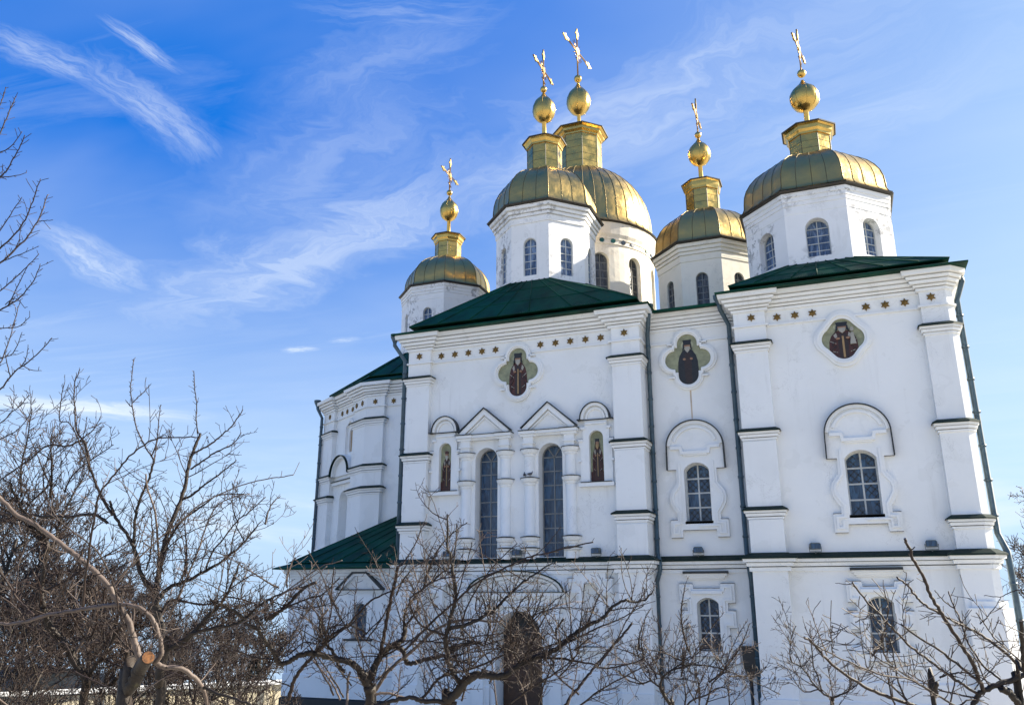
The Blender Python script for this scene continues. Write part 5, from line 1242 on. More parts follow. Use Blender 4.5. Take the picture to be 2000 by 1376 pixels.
  ('c3','b',[[-11.706,-20.433,5.489],[-11.852,-20.534,5.651],[-12.025,-20.64,5.813],[-12.306,-20.746,5.861]],0.024,0.0121,12,0.5),
  ('c4','b',[[-11.357,-19.534,3.409],[-11.048,-19.578,3.714],[-10.911,-19.616,3.878],[-10.643,-19.679,4.156],[-10.481,-19.708,4.294]],0.0403,0.0159,10,0.5),
  ('c5','p',[[-11.508,-19.715,3.712],[-11.327,-19.677,4.056],[-11.23,-19.667,4.334],[-11.173,-19.663,4.52]],0.0322,0.0163,10,0.4),
  ('c6','b',[[-11.757,-20.348,6.168],[-11.599,-20.538,6.624],[-11.54,-20.675,6.942],[-11.476,-20.735,7.123]],0.0246,0.0097,12,0.4),
  ('c7','b',[[-11.906,-20.742,6.131],[-11.747,-20.953,6.572],[-11.548,-21.092,6.872],[-11.206,-21.353,7.343]],0.0208,0.0077,12,0.4),
  ('c8','b',[[-11.625,-20.473,6.39],[-11.726,-20.529,6.243],[-11.876,-20.634,5.998],[-12.016,-20.776,5.661],[-12.051,-20.858,5.425]],0.0211,0.011,10,0.5),
  ('c9','b',[[-11.008,-19.366,3.316],[-10.802,-19.406,3.461],[-10.628,-19.493,3.697],[-10.562,-19.551,3.836]],0.0403,0.0318,6,0.3),
  ('c10','w',[[-11.663,-20.186,6.255],[-11.497,-20.232,6.513],[-11.112,-20.181,6.796],[-10.83,-20.111,6.989]],0.0149,0.0074,12,0.3),
  ('x','w',[[-10.74,-19.7,4.08],[-10.58,-19.81,4.29],[-10.42,-19.92,4.5],[-10.25,-20.03,4.7],[-10.09,-20.14,4.9],[-9.95,-20.26,5.1]],0.0124,0.0056,9,0.16),
  ('x','p',[[-10.58,-19.5,3.77],[-10.56,-19.56,3.9],[-10.55,-19.63,4.03],[-10.57,-19.7,4.15],[-10.62,-19.78,4.25],[-10.69,-19.86,4.33]],0.0137,0.0062,9,0.16),
  ('x','w',[[-10.99,-19.55,3.71],[-10.73,-19.57,3.63],[-10.45,-19.6,3.59],[-10.17,-19.63,3.56],[-9.89,-19.67,3.54],[-9.61,-19.71,3.54]],0.0146,0.0066,9,0.16),
  ('x','w',[[-11.71,-20.22,6.3],[-11.69,-20.28,6.53],[-11.67,-20.34,6.76],[-11.67,-20.4,7.0],[-11.66,-20.46,7.23],[-11.64,-20.52,7.47]],0.0085,0.0038,9,0.16),
  ('x','w',[[-11.78,-20.22,4.51],[-11.66,-20.32,4.6],[-11.55,-20.43,4.69],[-11.45,-20.54,4.77],[-11.36,-20.65,4.85],[-11.28,-20.77,4.93]],0.0163,0.0073,9,0.16),
  ('x','w',[[-11.26,-19.65,4.04],[-11.43,-19.72,3.98],[-11.58,-19.79,3.9],[-11.72,-19.84,3.79],[-11.86,-19.88,3.66],[-11.97,-19.91,3.51]],0.0112,0.0051,9,0.16),
  ('x','w',[[-11.48,-19.7,3.7],[-11.52,-19.81,3.82],[-11.57,-19.92,3.94],[-11.61,-20.02,4.06],[-11.65,-20.13,4.17],[-11.69,-20.24,4.29]],0.0168,0.0076,9,0.16),
  ('x','w',[[-11.71,-20.42,5.45],[-11.58,-20.52,5.56],[-11.44,-20.62,5.66],[-11.28,-20.71,5.75],[-11.1,-20.78,5.83],[-10.91,-20.84,5.88]],0.0137,0.0062,9,0.16),
  ('x','w',[[-11.33,-19.65,3.98],[-11.36,-19.81,4.18],[-11.37,-19.97,4.38],[-11.38,-20.12,4.59],[-11.34,-20.26,4.81],[-11.31,-20.39,5.02]],0.0158,0.0071,9,0.16),
  ('x','w',[[-10.91,-19.6,3.83],[-10.97,-19.53,3.98],[-11.05,-19.47,4.13],[-11.14,-19.42,4.29],[-11.26,-19.38,4.45],[-11.43,-19.35,4.59]],0.0135,0.0061,9,0.16),
  ('x','w',[[-11.6,-19.75,3.7],[-11.47,-19.87,3.79],[-11.33,-19.98,3.87],[-11.18,-20.09,3.94],[-11.03,-20.2,4.02],[-10.87,-20.31,4.09]],0.0104,0.0047,9,0.16),
  ('x','w',[[-11.7,-20.33,6.16],[-11.82,-20.34,6.36],[-11.95,-20.37,6.55],[-12.08,-20.39,6.75],[-12.2,-20.41,6.95],[-12.34,-20.44,7.15]],0.0151,0.0068,9,0.16),
  ('x','w',[[-10.44,-19.67,4.22],[-10.48,-19.65,4.34],[-10.55,-19.65,4.47],[-10.64,-19.65,4.58],[-10.77,-19.66,4.67],[-10.92,-19.67,4.74]],0.0167,0.0075,9,0.16),
  ('x','w',[[-11.54,-20.24,5.42],[-11.59,-20.22,5.55],[-11.68,-20.2,5.68],[-11.78,-20.19,5.81],[-11.91,-20.18,5.93],[-12.05,-20.18,6.04]],0.0092,0.0041,9,0.16),
  ('x','w',[[-11.59,-20.4,5.52],[-11.4,-20.39,5.63],[-11.22,-20.39,5.77],[-11.06,-20.41,5.92],[-10.92,-20.44,6.08],[-10.78,-20.47,6.25]],0.0123,0.0055,9,0.16),
  ('x','w',[[-10.71,-19.69,4.12],[-10.69,-19.72,4.23],[-10.65,-19.75,4.34],[-10.62,-19.77,4.45],[-10.58,-19.79,4.57],[-10.54,-19.81,4.67]],0.0132,0.0059,9,0.16),
  ('x','w',[[-11.09,-19.64,4.54],[-10.96,-19.78,4.74],[-10.77,-19.89,4.92],[-10.53,-19.97,5.06],[-10.26,-20.02,5.16],[-9.99,-20.07,5.24]],0.0167,0.0075,9,0.16),
  ('x','w',[[-11.27,-19.64,4.02],[-11.14,-19.69,4.18],[-11.06,-19.76,4.34],[-11.01,-19.85,4.51],[-10.99,-19.94,4.67],[-10.99,-20.04,4.82]],0.0177,0.008,9,0.16),
  ('x','w',[[-11.71,-20.54,6.3],[-11.79,-20.52,6.52],[-11.82,-20.47,6.74],[-11.83,-20.42,6.95],[-11.83,-20.35,7.17],[-11.78,-20.27,7.35]],0.0126,0.0057,9,0.16),
  ('x','w',[[-11.41,-19.66,3.66],[-11.5,-19.63,3.87],[-11.62,-19.61,4.08],[-11.79,-19.61,4.28],[-12.01,-19.62,4.46],[-12.26,-19.64,4.62]],0.0111,0.005,9,0.16),
  ('x','p',[[-10.73,-19.72,4.19],[-10.85,-19.76,4.22],[-10.98,-19.8,4.25],[-11.1,-19.84,4.29],[-11.22,-19.88,4.34],[-11.33,-19.93,4.41]],0.0081,0.0036,9,0.16),
  ('x','w',[[-11.23,-19.68,4.51],[-11.15,-19.73,4.65],[-11.1,-19.78,4.79],[-11.06,-19.84,4.93],[-11.07,-19.92,5.06],[-11.11,-20.0,5.18]],0.0134,0.006,9,0.16),
  ('x','w',[[-11.97,-20.62,5.8],[-11.85,-20.67,5.91],[-11.75,-20.74,6.03],[-11.68,-20.82,6.14],[-11.64,-20.91,6.26],[-11.61,-21.01,6.36]],0.009,0.0041,9,0.16),
  ('x','w',[[-11.69,-20.27,4.95],[-11.76,-20.2,5.04],[-11.82,-20.13,5.14],[-11.89,-20.06,5.23],[-11.96,-20.0,5.33],[-12.05,-19.94,5.43]],0.0119,0.0054,9,0.16),
  ('x','w',[[-11.94,-20.61,5.82],[-12.09,-20.7,5.89],[-12.24,-20.8,5.98],[-12.37,-20.9,6.09],[-12.48,-21.0,6.23],[-12.58,-21.1,6.36]],0.0175,0.0079,9,0.16),
  ('x','w',[[-10.62,-19.5,3.73],[-10.71,-19.44,3.82],[-10.82,-19.37,3.91],[-10.93,-19.31,3.99],[-11.06,-19.26,4.07],[-11.2,-19.21,4.15]],0.0148,0.0067,9,0.16),
  ('x','w',[[-11.79,-20.6,5.99],[-11.88,-20.6,6.07],[-11.95,-20.59,6.16],[-12.02,-20.58,6.25],[-12.06,-20.57,6.34],[-12.1,-20.55,6.43]],0.0141,0.0063,9,0.16),
  ('x','w',[[-11.8,-20.22,4.48],[-11.79,-20.13,4.57],[-11.78,-20.06,4.68],[-11.78,-19.99,4.79],[-11.79,-19.93,4.92],[-11.8,-19.87,5.04]],0.0103,0.0046,9,0.16),
  ('x','w',[[-11.92,-20.76,5.71],[-11.81,-20.87,5.82],[-11.71,-20.99,5.92],[-11.64,-21.11,6.01],[-11.59,-21.24,6.1],[-11.55,-21.37,6.17]],0.0095,0.0043,9,0.16),
  ('x','w',[[-11.32,-19.72,4.38],[-11.45,-19.88,4.34],[-11.58,-20.06,4.35],[-11.69,-20.24,4.4],[-11.77,-20.44,4.51],[-11.81,-20.62,4.66]],0.016,0.0072,9,0.16),
 ],
 'C': [
  ('tr','t',[[-6.407,-19.163,-0.1],[-6.411,-19.163,3.151],[-6.413,-19.211,3.354],[-6.433,-19.253,3.479],[-6.488,-19.317,3.621]],0.1253,0.0715,2,0.3),
  ('l1','b',[[-6.47,-19.294,3.573],[-6.517,-19.349,3.653],[-6.579,-19.411,3.732],[-6.645,-19.461,3.772],[-6.81,-19.565,3.813],[-6.957,-19.667,3.862],[-7.035,-19.725,3.894],[-7.119,-19.77,3.879],[-7.202,-19.814,3.857],[-7.286,-19.853,3.804],[-7.355,-19.886,3.766],[-7.408,-19.919,3.759],[-7.452,-19.97,3.807],[-7.462,-20.037,3.917],[-7.488,-20.104,4.011],[-7.537,-20.178,4.089],[-7.574,-20.273,4.213],[-7.661,-20.369,4.276],[-7.711,-20.467,4.384],[-7.779,-20.562,4.46],[-7.881,-20.686,4.536],[-7.971,-20.796,4.597]],0.0572,0.0171,7,0.35),
  ('l2','b',[[-6.416,-19.251,3.495],[-6.38,-19.212,3.616],[-6.354,-19.184,3.708],[-6.308,-19.144,3.831],[-6.244,-19.097,3.916],[-6.179,-19.049,3.97],[-6.087,-18.979,4.016],[-6.04,-18.949,4.096],[-6.04,-18.943,4.24]],0.0644,0.0405,7,0.3),
  ('l3','b',[[-6.032,-18.946,4.096],[-6.029,-18.984,4.305],[-5.997,-19.003,4.467],[-5.864,-18.98,4.645],[-5.782,-18.961,4.727],[-5.658,-18.925,4.825],[-5.504,-18.885,4.956],[-5.375,-18.844,5.038],[-5.297,-18.811,5.054]],0.0294,0.0111,9,0.3),
  ('l4','b',[[-6.147,-19.038,3.978],[-6.052,-19.0,3.923],[-6.007,-18.971,3.844],[-5.98,-18.945,3.733],[-5.861,-18.921,3.742],[-5.641,-18.896,3.809],[-5.41,-18.865,3.851],[-5.192,-18.868,3.965]],0.0438,0.0251,8,0.35),
  ('l5','b',[[-6.69,-19.435,3.639],[-6.76,-19.45,3.684],[-6.838,-19.467,3.838],[-6.913,-19.48,3.93],[-6.989,-19.492,4.008],[-7.071,-19.501,4.133],[-7.099,-19.498,4.211],[-7.111,-19.481,4.339],[-7.041,-19.407,4.467]],0.0321,0.0177,8,0.3),
  ('p1','p',[[-6.72,-18.836,3.071],[-6.576,-18.898,3.256],[-6.466,-18.93,3.373],[-6.267,-18.997,3.603],[-6.108,-19.02,3.734],[-5.956,-19.029,3.832],[-5.765,-19.047,3.978],[-5.558,-19.065,4.138],[-5.396,-19.063,4.234],[-5.225,-19.045,4.298],[-5.108,-19.024,4.322],[-4.994,-18.999,4.33],[-4.866,-18.963,4.323],[-4.662,-18.901,4.3],[-4.548,-18.877,4.323]],0.0383,0.0185,2,0.15),
  ('s1','p',[[-6.566,-19.524,3.184],[-6.608,-19.474,3.477],[-6.617,-19.447,3.565],[-6.612,-19.415,3.636]],0.0237,0.0214,2,0.1),
  ('s2','w',[[-6.289,-19.147,3.863],[-6.243,-19.193,4.039],[-6.173,-19.249,4.246],[-6.084,-19.328,4.501],[-6.009,-19.392,4.692],[-5.95,-19.443,4.834],[-5.857,-19.525,5.045]],0.029,0.0215,6,0.2),
  ('s2b','w',[[-5.858,-19.523,5.038],[-5.815,-19.486,5.07],[-5.768,-19.443,5.167],[-5.72,-19.4,5.265],[-5.673,-19.356,5.38],[-5.63,-19.306,5.563],[-5.574,-19.257,5.664]],0.0129,0.0066,9,0.08),
  ('s2c','w',[[-5.922,-19.447,4.881],[-5.832,-19.414,4.993],[-5.762,-19.381,5.122],[-5.71,-19.346,5.227]],0.0093,0.0058,7,0.08),
  ('s3','p',[[-7.02,-18.999,3.217],[-7.07,-18.991,3.293],[-7.142,-18.982,3.385],[-7.26,-18.971,3.508],[-7.349,-18.965,3.569],[-7.466,-18.955,3.663],[-7.56,-18.946,3.734]],0.0192,0.0137,3,0.12),
  ('s4','w',[[-7.7,-19.277,3.218],[-7.639,-19.324,3.366],[-7.574,-19.361,3.497],[-7.468,-19.384,3.628],[-7.33,-19.397,3.759],[-7.216,-19.4,3.849],[-7.122,-19.402,3.922],[-6.996,-19.431,4.084],[-6.708,-19.412,4.245],[-6.517,-19.426,4.421],[-6.329,-19.434,4.581],[-6.016,-19.399,4.723],[-5.802,-19.391,4.862]],0.0309,0.0086,6,0.2),
  ('s5','b',[[-7.458,-20.262,4.321],[-7.319,-20.227,4.413],[-7.158,-20.2,4.535],[-7.038,-20.196,4.658],[-6.936,-20.19,4.743],[-6.754,-20.16,4.819]],0.0307,0.0237,6,0.25),
  ('s6','p',[[-7.511,-20.358,4.429],[-7.297,-20.283,4.612],[-7.153,-20.232,4.728],[-7.008,-20.18,4.836],[-6.861,-20.131,4.952],[-6.714,-20.078,5.046],[-6.599,-20.025,5.077],[-6.484,-19.975,5.117]],0.0132,0.0106,2,0.12),
  ('s7','w',[[-6.661,-19.994,4.111],[-6.549,-20.114,4.31],[-6.441,-20.229,4.5],[-6.413,-20.375,4.686],[-6.401,-20.522,4.862],[-6.42,-20.701,5.049],[-6.443,-20.855,5.205]],0.011,0.0059,4,0.12),
  ('s8','w',[[-6.439,-20.243,4.545],[-6.358,-20.373,4.775],[-6.277,-20.473,4.996]],0.0122,0.0081,4,0.1),
  ('s9','w',[[-6.431,-20.235,4.53],[-6.327,-20.229,4.687],[-6.227,-20.233,4.867]],0.0102,0.0068,4,0.1),
  ('s10','w',[[-7.469,-20.276,4.351],[-7.183,-20.264,4.475],[-6.855,-20.233,4.597],[-6.605,-20.197,4.673],[-6.356,-20.205,4.884]],0.0167,0.0082,8,0.3),
  ('s11','w',[[-6.04,-18.943,4.24],[-5.899,-18.998,4.339],[-5.737,-19.141,4.549],[-5.711,-19.345,4.755],[-5.725,-19.536,4.909]],0.0147,0.0071,9,0.25),
  ('s12','b',[[-7.02,-19.719,3.894],[-6.847,-19.705,4.02],[-6.605,-19.687,4.192],[-6.468,-19.672,4.27],[-6.359,-19.677,4.379]],0.0213,0.0099,10,0.3),
  ('s13','p',[[-6.28,-19.098,3.876],[-6.438,-19.198,3.988],[-6.544,-19.285,4.085],[-6.573,-19.343,4.181]],0.0116,0.0073,8,0.2),
  ('s14','p',[[-6.354,-19.181,3.33],[-6.257,-19.123,3.344],[-6.147,-19.052,3.334],[-6.011,-18.955,3.283],[-5.839,-18.858,3.265],[-5.695,-18.776,3.232]],0.0257,0.0173,2,0.15),
  ('s15','p',[[-6.252,-19.076,3.844],[-6.237,-19.064,3.765],[-6.267,-19.065,3.624],[-6.369,-19.106,3.484]],0.0145,0.0101,3,0.15),
  ('s16','w',[[-7.172,-19.812,3.942],[-7.103,-19.873,4.099],[-7.019,-19.947,4.272]],0.0099,0.0063,5,0.1),
  ('s17','w',[[-7.37,-20.202,3.957],[-7.243,-20.05,3.862],[-7.053,-19.911,4.04],[-6.904,-19.729,3.974]],0.0111,0.0071,8,0.2),
  ('x','w',[[-5.83,-19.06,3.93],[-5.88,-18.99,4.07],[-5.9,-18.92,4.2],[-5.91,-18.83,4.34],[-5.89,-18.74,4.48],[-5.84,-18.63,4.59]],0.0093,0.0042,9,0.16),
  ('x','w',[[-6.07,-18.99,4.26],[-6.13,-19.06,4.54],[-6.23,-19.14,4.8],[-6.34,-19.23,5.06],[-6.49,-19.33,5.31],[-6.63,-19.42,5.55]],0.0089,0.004,9,0.16),
  ('x','w',[[-5.74,-18.96,4.77],[-5.59,-19.13,4.98],[-5.42,-19.28,5.18],[-5.23,-19.42,5.35],[-5.0,-19.53,5.49],[-4.76,-19.63,5.6]],0.0156,0.007,9,0.16),
  ('x','w',[[-7.64,-18.97,3.71],[-7.46,-19.07,3.87],[-7.3,-19.18,4.04],[-7.2,-19.31,4.22],[-7.11,-19.45,4.41],[-7.09,-19.61,4.57]],0.0115,0.0052,9,0.16),
  ('x','p',[[-7.03,-19.5,3.97],[-6.98,-19.6,4.17],[-6.93,-19.7,4.36],[-6.9,-19.8,4.55],[-6.91,-19.92,4.73],[-6.95,-20.05,4.89]],0.0153,0.0069,9,0.16),
  ('x','w',[[-7.51,-19.99,3.8],[-7.41,-19.93,3.96],[-7.31,-19.87,4.12],[-7.21,-19.81,4.29],[-7.12,-19.76,4.47],[-7.04,-19.71,4.65]],0.0114,0.0051,9,0.16),
  ('x','w',[[-7.06,-19.52,4.02],[-7.11,-19.58,4.13],[-7.14,-19.63,4.25],[-7.17,-19.68,4.38],[-7.18,-19.72,4.51],[-7.17,-19.76,4.64]],0.009,0.004,9,0.16),
  ('x','w',[[-6.47,-19.27,4.13],[-6.51,-19.38,4.2],[-6.57,-19.49,4.24],[-6.63,-19.59,4.26],[-6.7,-19.69,4.25],[-6.76,-19.77,4.21]],0.0152,0.0068,9,0.16),
  ('x','p',[[-5.72,-18.93,3.82],[-5.88,-18.9,4.01],[-6.0,-18.86,4.24],[-6.09,-18.81,4.47],[-6.13,-18.75,4.71],[-6.14,-18.67,4.96]],0.0115,0.0052,9,0.16),
  ('x','w',[[-7.49,-19.98,3.81],[-7.72,-20.04,3.83],[-7.94,-20.11,3.9],[-8.16,-20.18,3.97],[-8.36,-20.25,4.07],[-8.55,-20.33,4.2]],0.0114,0.0051,9,0.16),
  ('x','w',[[-6.47,-19.22,3.3],[-6.38,-19.24,3.42],[-6.31,-19.26,3.55],[-6.25,-19.3,3.69],[-6.19,-19.34,3.82],[-6.12,-19.37,3.95]],0.0093,0.0042,9,0.16),
  ('x','w',[[-7.03,-19.71,3.84],[-6.9,-19.75,3.96],[-6.76,-19.8,4.08],[-6.63,-19.85,4.2],[-6.52,-19.91,4.34],[-6.43,-19.98,4.48]],0.01,0.0045,9,0.16),
  ('x','p',[[-6.09,-19.01,3.27],[-6.0,-19.14,3.37],[-5.91,-19.28,3.47],[-5.83,-19.42,3.56],[-5.75,-19.56,3.66],[-5.66,-19.69,3.75]],0.0137,0.0062,9,0.16),
  ('x','w',[[-6.55,-19.28,4.07],[-6.48,-19.23,4.15],[-6.42,-19.18,4.23],[-6.35,-19.13,4.31],[-6.3,-19.09,4.4],[-6.25,-19.05,4.5]],0.0118,0.0053,9,0.16),
  ('x','p',[[-7.08,-19.9,3.98],[-7.1,-19.93,4.13],[-7.13,-19.96,4.27],[-7.19,-19.99,4.41],[-7.27,-20.04,4.54],[-7.36,-20.08,4.66]],0.0097,0.0044,9,0.16),
  ('x','w',[[-6.66,-19.36,4.13],[-6.69,-19.49,4.25],[-6.71,-19.61,4.38],[-6.72,-19.73,4.5],[-6.71,-19.85,4.64],[-6.7,-19.96,4.77]],0.0124,0.0056,9,0.16),
  ('x','p',[[-5.59,-19.08,4.15],[-5.62,-19.25,4.35],[-5.66,-19.42,4.55],[-5.72,-19.6,4.74],[-5.81,-19.78,4.89],[-5.93,-19.96,5.01]],0.0107,0.0048,9,0.16),
  ('x','w',[[-6.83,-19.71,4.01],[-6.78,-19.84,4.15],[-6.74,-19.97,4.28],[-6.73,-20.11,4.4],[-6.74,-20.25,4.51],[-6.76,-20.39,4.61]],0.0154,0.0069,9,0.16),
  ('x','w',[[-6.33,-19.23,3.53],[-6.35,-19.47,3.79],[-6.34,-19.69,4.06],[-6.27,-19.9,4.33],[-6.18,-20.1,4.59],[-6.04,-20.27,4.85]],0.0104,0.0047,9,0.16),
  ('x','w',[[-7.64,-19.33,3.4],[-7.66,-19.48,3.45],[-7.69,-19.63,3.5],[-7.72,-19.77,3.54],[-7.75,-19.91,3.57],[-7.78,-20.05,3.59]],0.0111,0.005,9,0.16),
  ('x','w',[[-6.24,-19.06,3.82],[-6.28,-19.15,3.85],[-6.32,-19.24,3.87],[-6.37,-19.33,3.88],[-6.42,-19.41,3.89],[-6.46,-19.49,3.88]],0.0114,0.0051,9,0.16),
  ('x','w',[[-7.1,-19.05,3.28],[-7.09,-19.19,3.43],[-7.1,-19.33,3.56],[-7.1,-19.47,3.69],[-7.1,-19.61,3.83],[-7.11,-19.75,3.95]],0.0153,0.0069,9,0.16),
  ('x','w',[[-6.56,-19.45,3.46],[-6.61,-19.56,3.59],[-6.67,-19.68,3.72],[-6.72,-19.79,3.85],[-6.8,-19.9,3.96],[-6.87,-20.02,4.07]],0.0114,0.0051,9,0.16),
  ('x','p',[[-7.21,-19.8,3.88],[-7.19,-19.94,3.97],[-7.19,-20.08,4.05],[-7.2,-20.21,4.11],[-7.22,-20.35,4.16],[-7.25,-20.48,4.18]],0.0091,0.0041,9,0.16),
  ('x','w',[[-6.29,-19.13,3.82],[-6.13,-19.14,3.89],[-5.98,-19.14,3.96],[-5.83,-19.15,4.05],[-5.69,-19.16,4.14],[-5.55,-19.18,4.23]],0.0144,0.0065,9,0.16),
  ('x','w',[[-7.14,-20.19,4.54],[-7.26,-20.32,4.47],[-7.37,-20.44,4.39],[-7.47,-20.56,4.3],[-7.58,-20.67,4.21],[-7.66,-20.78,4.11]],0.0085,0.0038,9,0.16),
  ('x','p',[[-7.38,-19.99,3.87],[-7.14,-20.12,4.09],[-6.9,-20.25,4.3],[-6.68,-20.38,4.52],[-6.46,-20.52,4.73],[-6.24,-20.65,4.93]],0.0104,0.0047,9,0.16),
  ('x','w',[[-6.97,-18.99,3.25],[-7.04,-19.12,3.46],[-7.13,-19.25,3.66],[-7.22,-19.38,3.85],[-7.32,-19.51,4.04],[-7.41,-19.64,4.22]],0.0136,0.0061,9,0.16),
  ('x','p',[[-6.98,-19.51,3.95],[-6.92,-19.67,4.06],[-6.89,-19.84,4.17],[-6.87,-20.0,4.26],[-6.86,-20.17,4.34],[-6.87,-20.33,4.39]],0.0127,0.0057,9,0.16),
  ('x','w',[[-6.36,-20.19,4.47],[-6.33,-20.33,4.54],[-6.29,-20.46,4.61],[-6.25,-20.6,4.68],[-6.21,-20.74,4.74],[-6.15,-20.87,4.82]],0.0095,0.0043,9,0.16),
  ('x','w',[[-6.29,-19.11,3.83],[-6.57,-19.07,3.82],[-6.86,-19.03,3.79],[-7.15,-18.98,3.73],[-7.43,-18.91,3.62],[-7.71,-18.83,3.48]],0.0097,0.0044,9,0.16),
  ('x','w',[[-6.49,-19.24,4.04],[-6.36,-19.15,4.26],[-6.25,-19.07,4.51],[-6.2,-19.03,4.78],[-6.18,-19.0,5.06],[-6.23,-19.01,5.35]],0.0127,0.0057,9,0.16),
  ('x','p',[[-6.07,-19.42,4.73],[-6.13,-19.39,4.81],[-6.21,-19.36,4.88],[-6.31,-19.33,4.94],[-6.42,-19.3,4.98],[-6.54,-19.27,5.0]],0.0089,0.004,9,0.16),
  ('x','p',[[-6.32,-19.1,3.79],[-6.14,-19.25,3.97],[-5.97,-19.39,4.15],[-5.79,-19.53,4.32],[-5.6,-19.66,4.48],[-5.41,-19.79,4.63]],0.0094,0.0042,9,0.16),
  ('x','w',[[-7.34,-19.89,3.87],[-7.25,-19.99,3.96],[-7.16,-20.1,4.05],[-7.09,-20.2,4.15],[-7.02,-20.31,4.24],[-6.96,-20.42,4.32]],0.0072,0.0032,9,0.16),
  ('x','w',[[-5.96,-19.36,4.66],[-5.82,-19.49,4.81],[-5.66,-19.61,4.93],[-5.48,-19.71,5.04],[-5.27,-19.79,5.11],[-5.07,-19.87,5.16]],0.0133,0.006,9,0.16),
 ],
 'E': [
  ('tr','t',[[-5.024,-19.721,-0.1],[-4.988,-19.721,3.15],[-4.926,-19.756,3.351],[-4.819,-19.744,3.465],[-4.695,-19.731,3.608],[-4.592,-19.705,3.676]],0.0968,0.0588,1,0.3),
  ('e1','b',[[-4.607,-19.71,3.672],[-4.493,-19.67,3.679],[-4.382,-19.623,3.665],[-4.271,-19.579,3.665],[-4.168,-19.552,3.708],[-4.017,-19.525,3.823],[-3.831,-19.466,3.895],[-3.659,-19.407,3.959],[-3.513,-19.366,4.052],[-3.394,-19.337,4.153],[-3.219,-19.281,4.268],[-3.076,-19.227,4.339],[-2.989,-19.196,4.397],[-2.943,-19.186,4.455],[-2.897,-19.175,4.513],[-2.767,-19.122,4.586],[-2.699,-19.083,4.586],[-2.647,-19.046,4.571],[-2.509,-18.97,4.593],[-2.418,-18.938,4.689]],0.0555,0.0133,8,0.3),
  ('e2','b',[[-4.728,-19.73,3.565],[-4.816,-19.793,3.651],[-4.861,-19.841,3.752],[-4.885,-19.885,3.867],[-4.885,-19.947,4.082],[-4.831,-19.984,4.298],[-4.777,-20.0,4.442],[-4.733,-20.018,4.586],[-4.716,-20.045,4.731],[-4.738,-20.106,4.963],[-4.757,-20.156,5.167],[-4.785,-20.177,5.225],[-4.755,-20.243,5.651]],0.0392,0.0132,6,0.3),
  ('e2b','w',[[-4.727,-20.036,4.687],[-4.774,-20.025,4.877],[-4.778,-20.0,5.026],[-4.777,-19.964,5.206],[-4.779,-19.93,5.359],[-4.798,-19.888,5.561]],0.0144,0.0082,9,0.1),
  ('e2c','w',[[-4.74,-20.011,4.557],[-4.612,-20.134,4.758],[-4.487,-20.271,4.969],[-4.371,-20.39,5.148],[-4.302,-20.477,5.27]],0.0098,0.0057,7,0.1),
  ('e3','b',[[-4.883,-19.919,3.996],[-4.813,-19.851,4.022],[-4.735,-19.769,4.048],[-4.659,-19.68,4.063],[-4.575,-19.57,4.068]],0.0248,0.02,8,0.25),
  ('e4','b',[[-4.83,-19.965,4.24],[-4.718,-19.887,4.268],[-4.604,-19.81,4.31],[-4.449,-19.713,4.396],[-4.344,-19.65,4.469],[-4.25,-19.598,4.571],[-4.168,-19.554,4.66],[-4.073,-19.502,4.764],[-3.964,-19.439,4.854],[-3.799,-19.343,4.975],[-3.62,-19.234,5.082]],0.0327,0.0082,10,0.25),
  ('e5','w',[[-4.863,-19.962,4.154],[-5.028,-20.202,4.245],[-5.099,-20.361,4.361],[-5.099,-20.562,4.587],[-4.908,-20.624,4.711],[-4.727,-20.668,4.807],[-4.528,-20.688,4.853],[-4.37,-20.691,4.855]],0.0157,0.0074,9,0.25),
  ('e6','w',[[-5.323,-19.739,3.361],[-5.231,-19.66,3.499],[-5.147,-19.595,3.611],[-5.061,-19.528,3.652],[-4.962,-19.45,3.678],[-4.835,-19.355,3.711],[-4.705,-19.265,3.76],[-4.57,-19.182,3.824],[-4.433,-19.102,3.889],[-4.291,-19.032,3.993],[-4.205,-18.989,4.037]],0.0199,0.0111,6,0.3),
  ('e7','w',[[-5.43,-20.031,3.976],[-5.36,-20.038,4.035],[-5.098,-20.068,4.269],[-4.894,-20.083,4.428],[-4.676,-20.095,4.586],[-4.441,-20.115,4.772],[-4.187,-20.108,4.899],[-3.874,-20.095,5.038],[-3.719,-20.086,5.1],[-3.495,-20.059,5.147],[-3.183,-20.023,5.214],[-2.89,-19.989,5.273]],0.0171,0.0088,3,0.12),
  ('e7b','w',[[-3.947,-20.11,4.996],[-3.751,-20.001,5.068],[-3.587,-19.929,5.198],[-3.431,-19.872,5.373],[-3.358,-19.851,5.475]],0.0077,0.0046,4,0.06),
  ('e8','w',[[-3.725,-18.717,3.22],[-3.633,-18.636,3.376],[-3.538,-18.563,3.491],[-3.439,-18.492,3.622],[-3.324,-18.417,3.77],[-3.206,-18.346,3.904],[-3.101,-18.288,4.026],[-2.994,-18.233,4.148],[-2.881,-18.182,4.287]],0.0218,0.0156,4,0.15),
  ('e9','w',[[-5.508,-19.96,4.087],[-5.31,-19.812,4.076],[-5.058,-19.627,4.065],[-4.795,-19.458,4.114],[-4.529,-19.285,4.149],[-4.258,-19.114,4.191],[-3.985,-18.94,4.219]],0.0107,0.0069,6,0.2),
  ('e10','b',[[-4.832,-19.709,3.322],[-5.105,-19.832,3.358],[-5.246,-19.886,3.365],[-5.385,-19.944,3.4],[-5.608,-20.001,3.362],[-5.838,-20.043,3.301]],0.0391,0.0262,2,0.3),
  ('e11','w',[[-4.188,-19.463,3.337],[-4.043,-19.462,3.439],[-3.885,-19.457,3.542],[-3.729,-19.446,3.63],[-3.573,-19.438,3.724],[-3.416,-19.434,3.833],[-3.272,-19.441,3.962]],0.0156,0.0077,8,0.25),
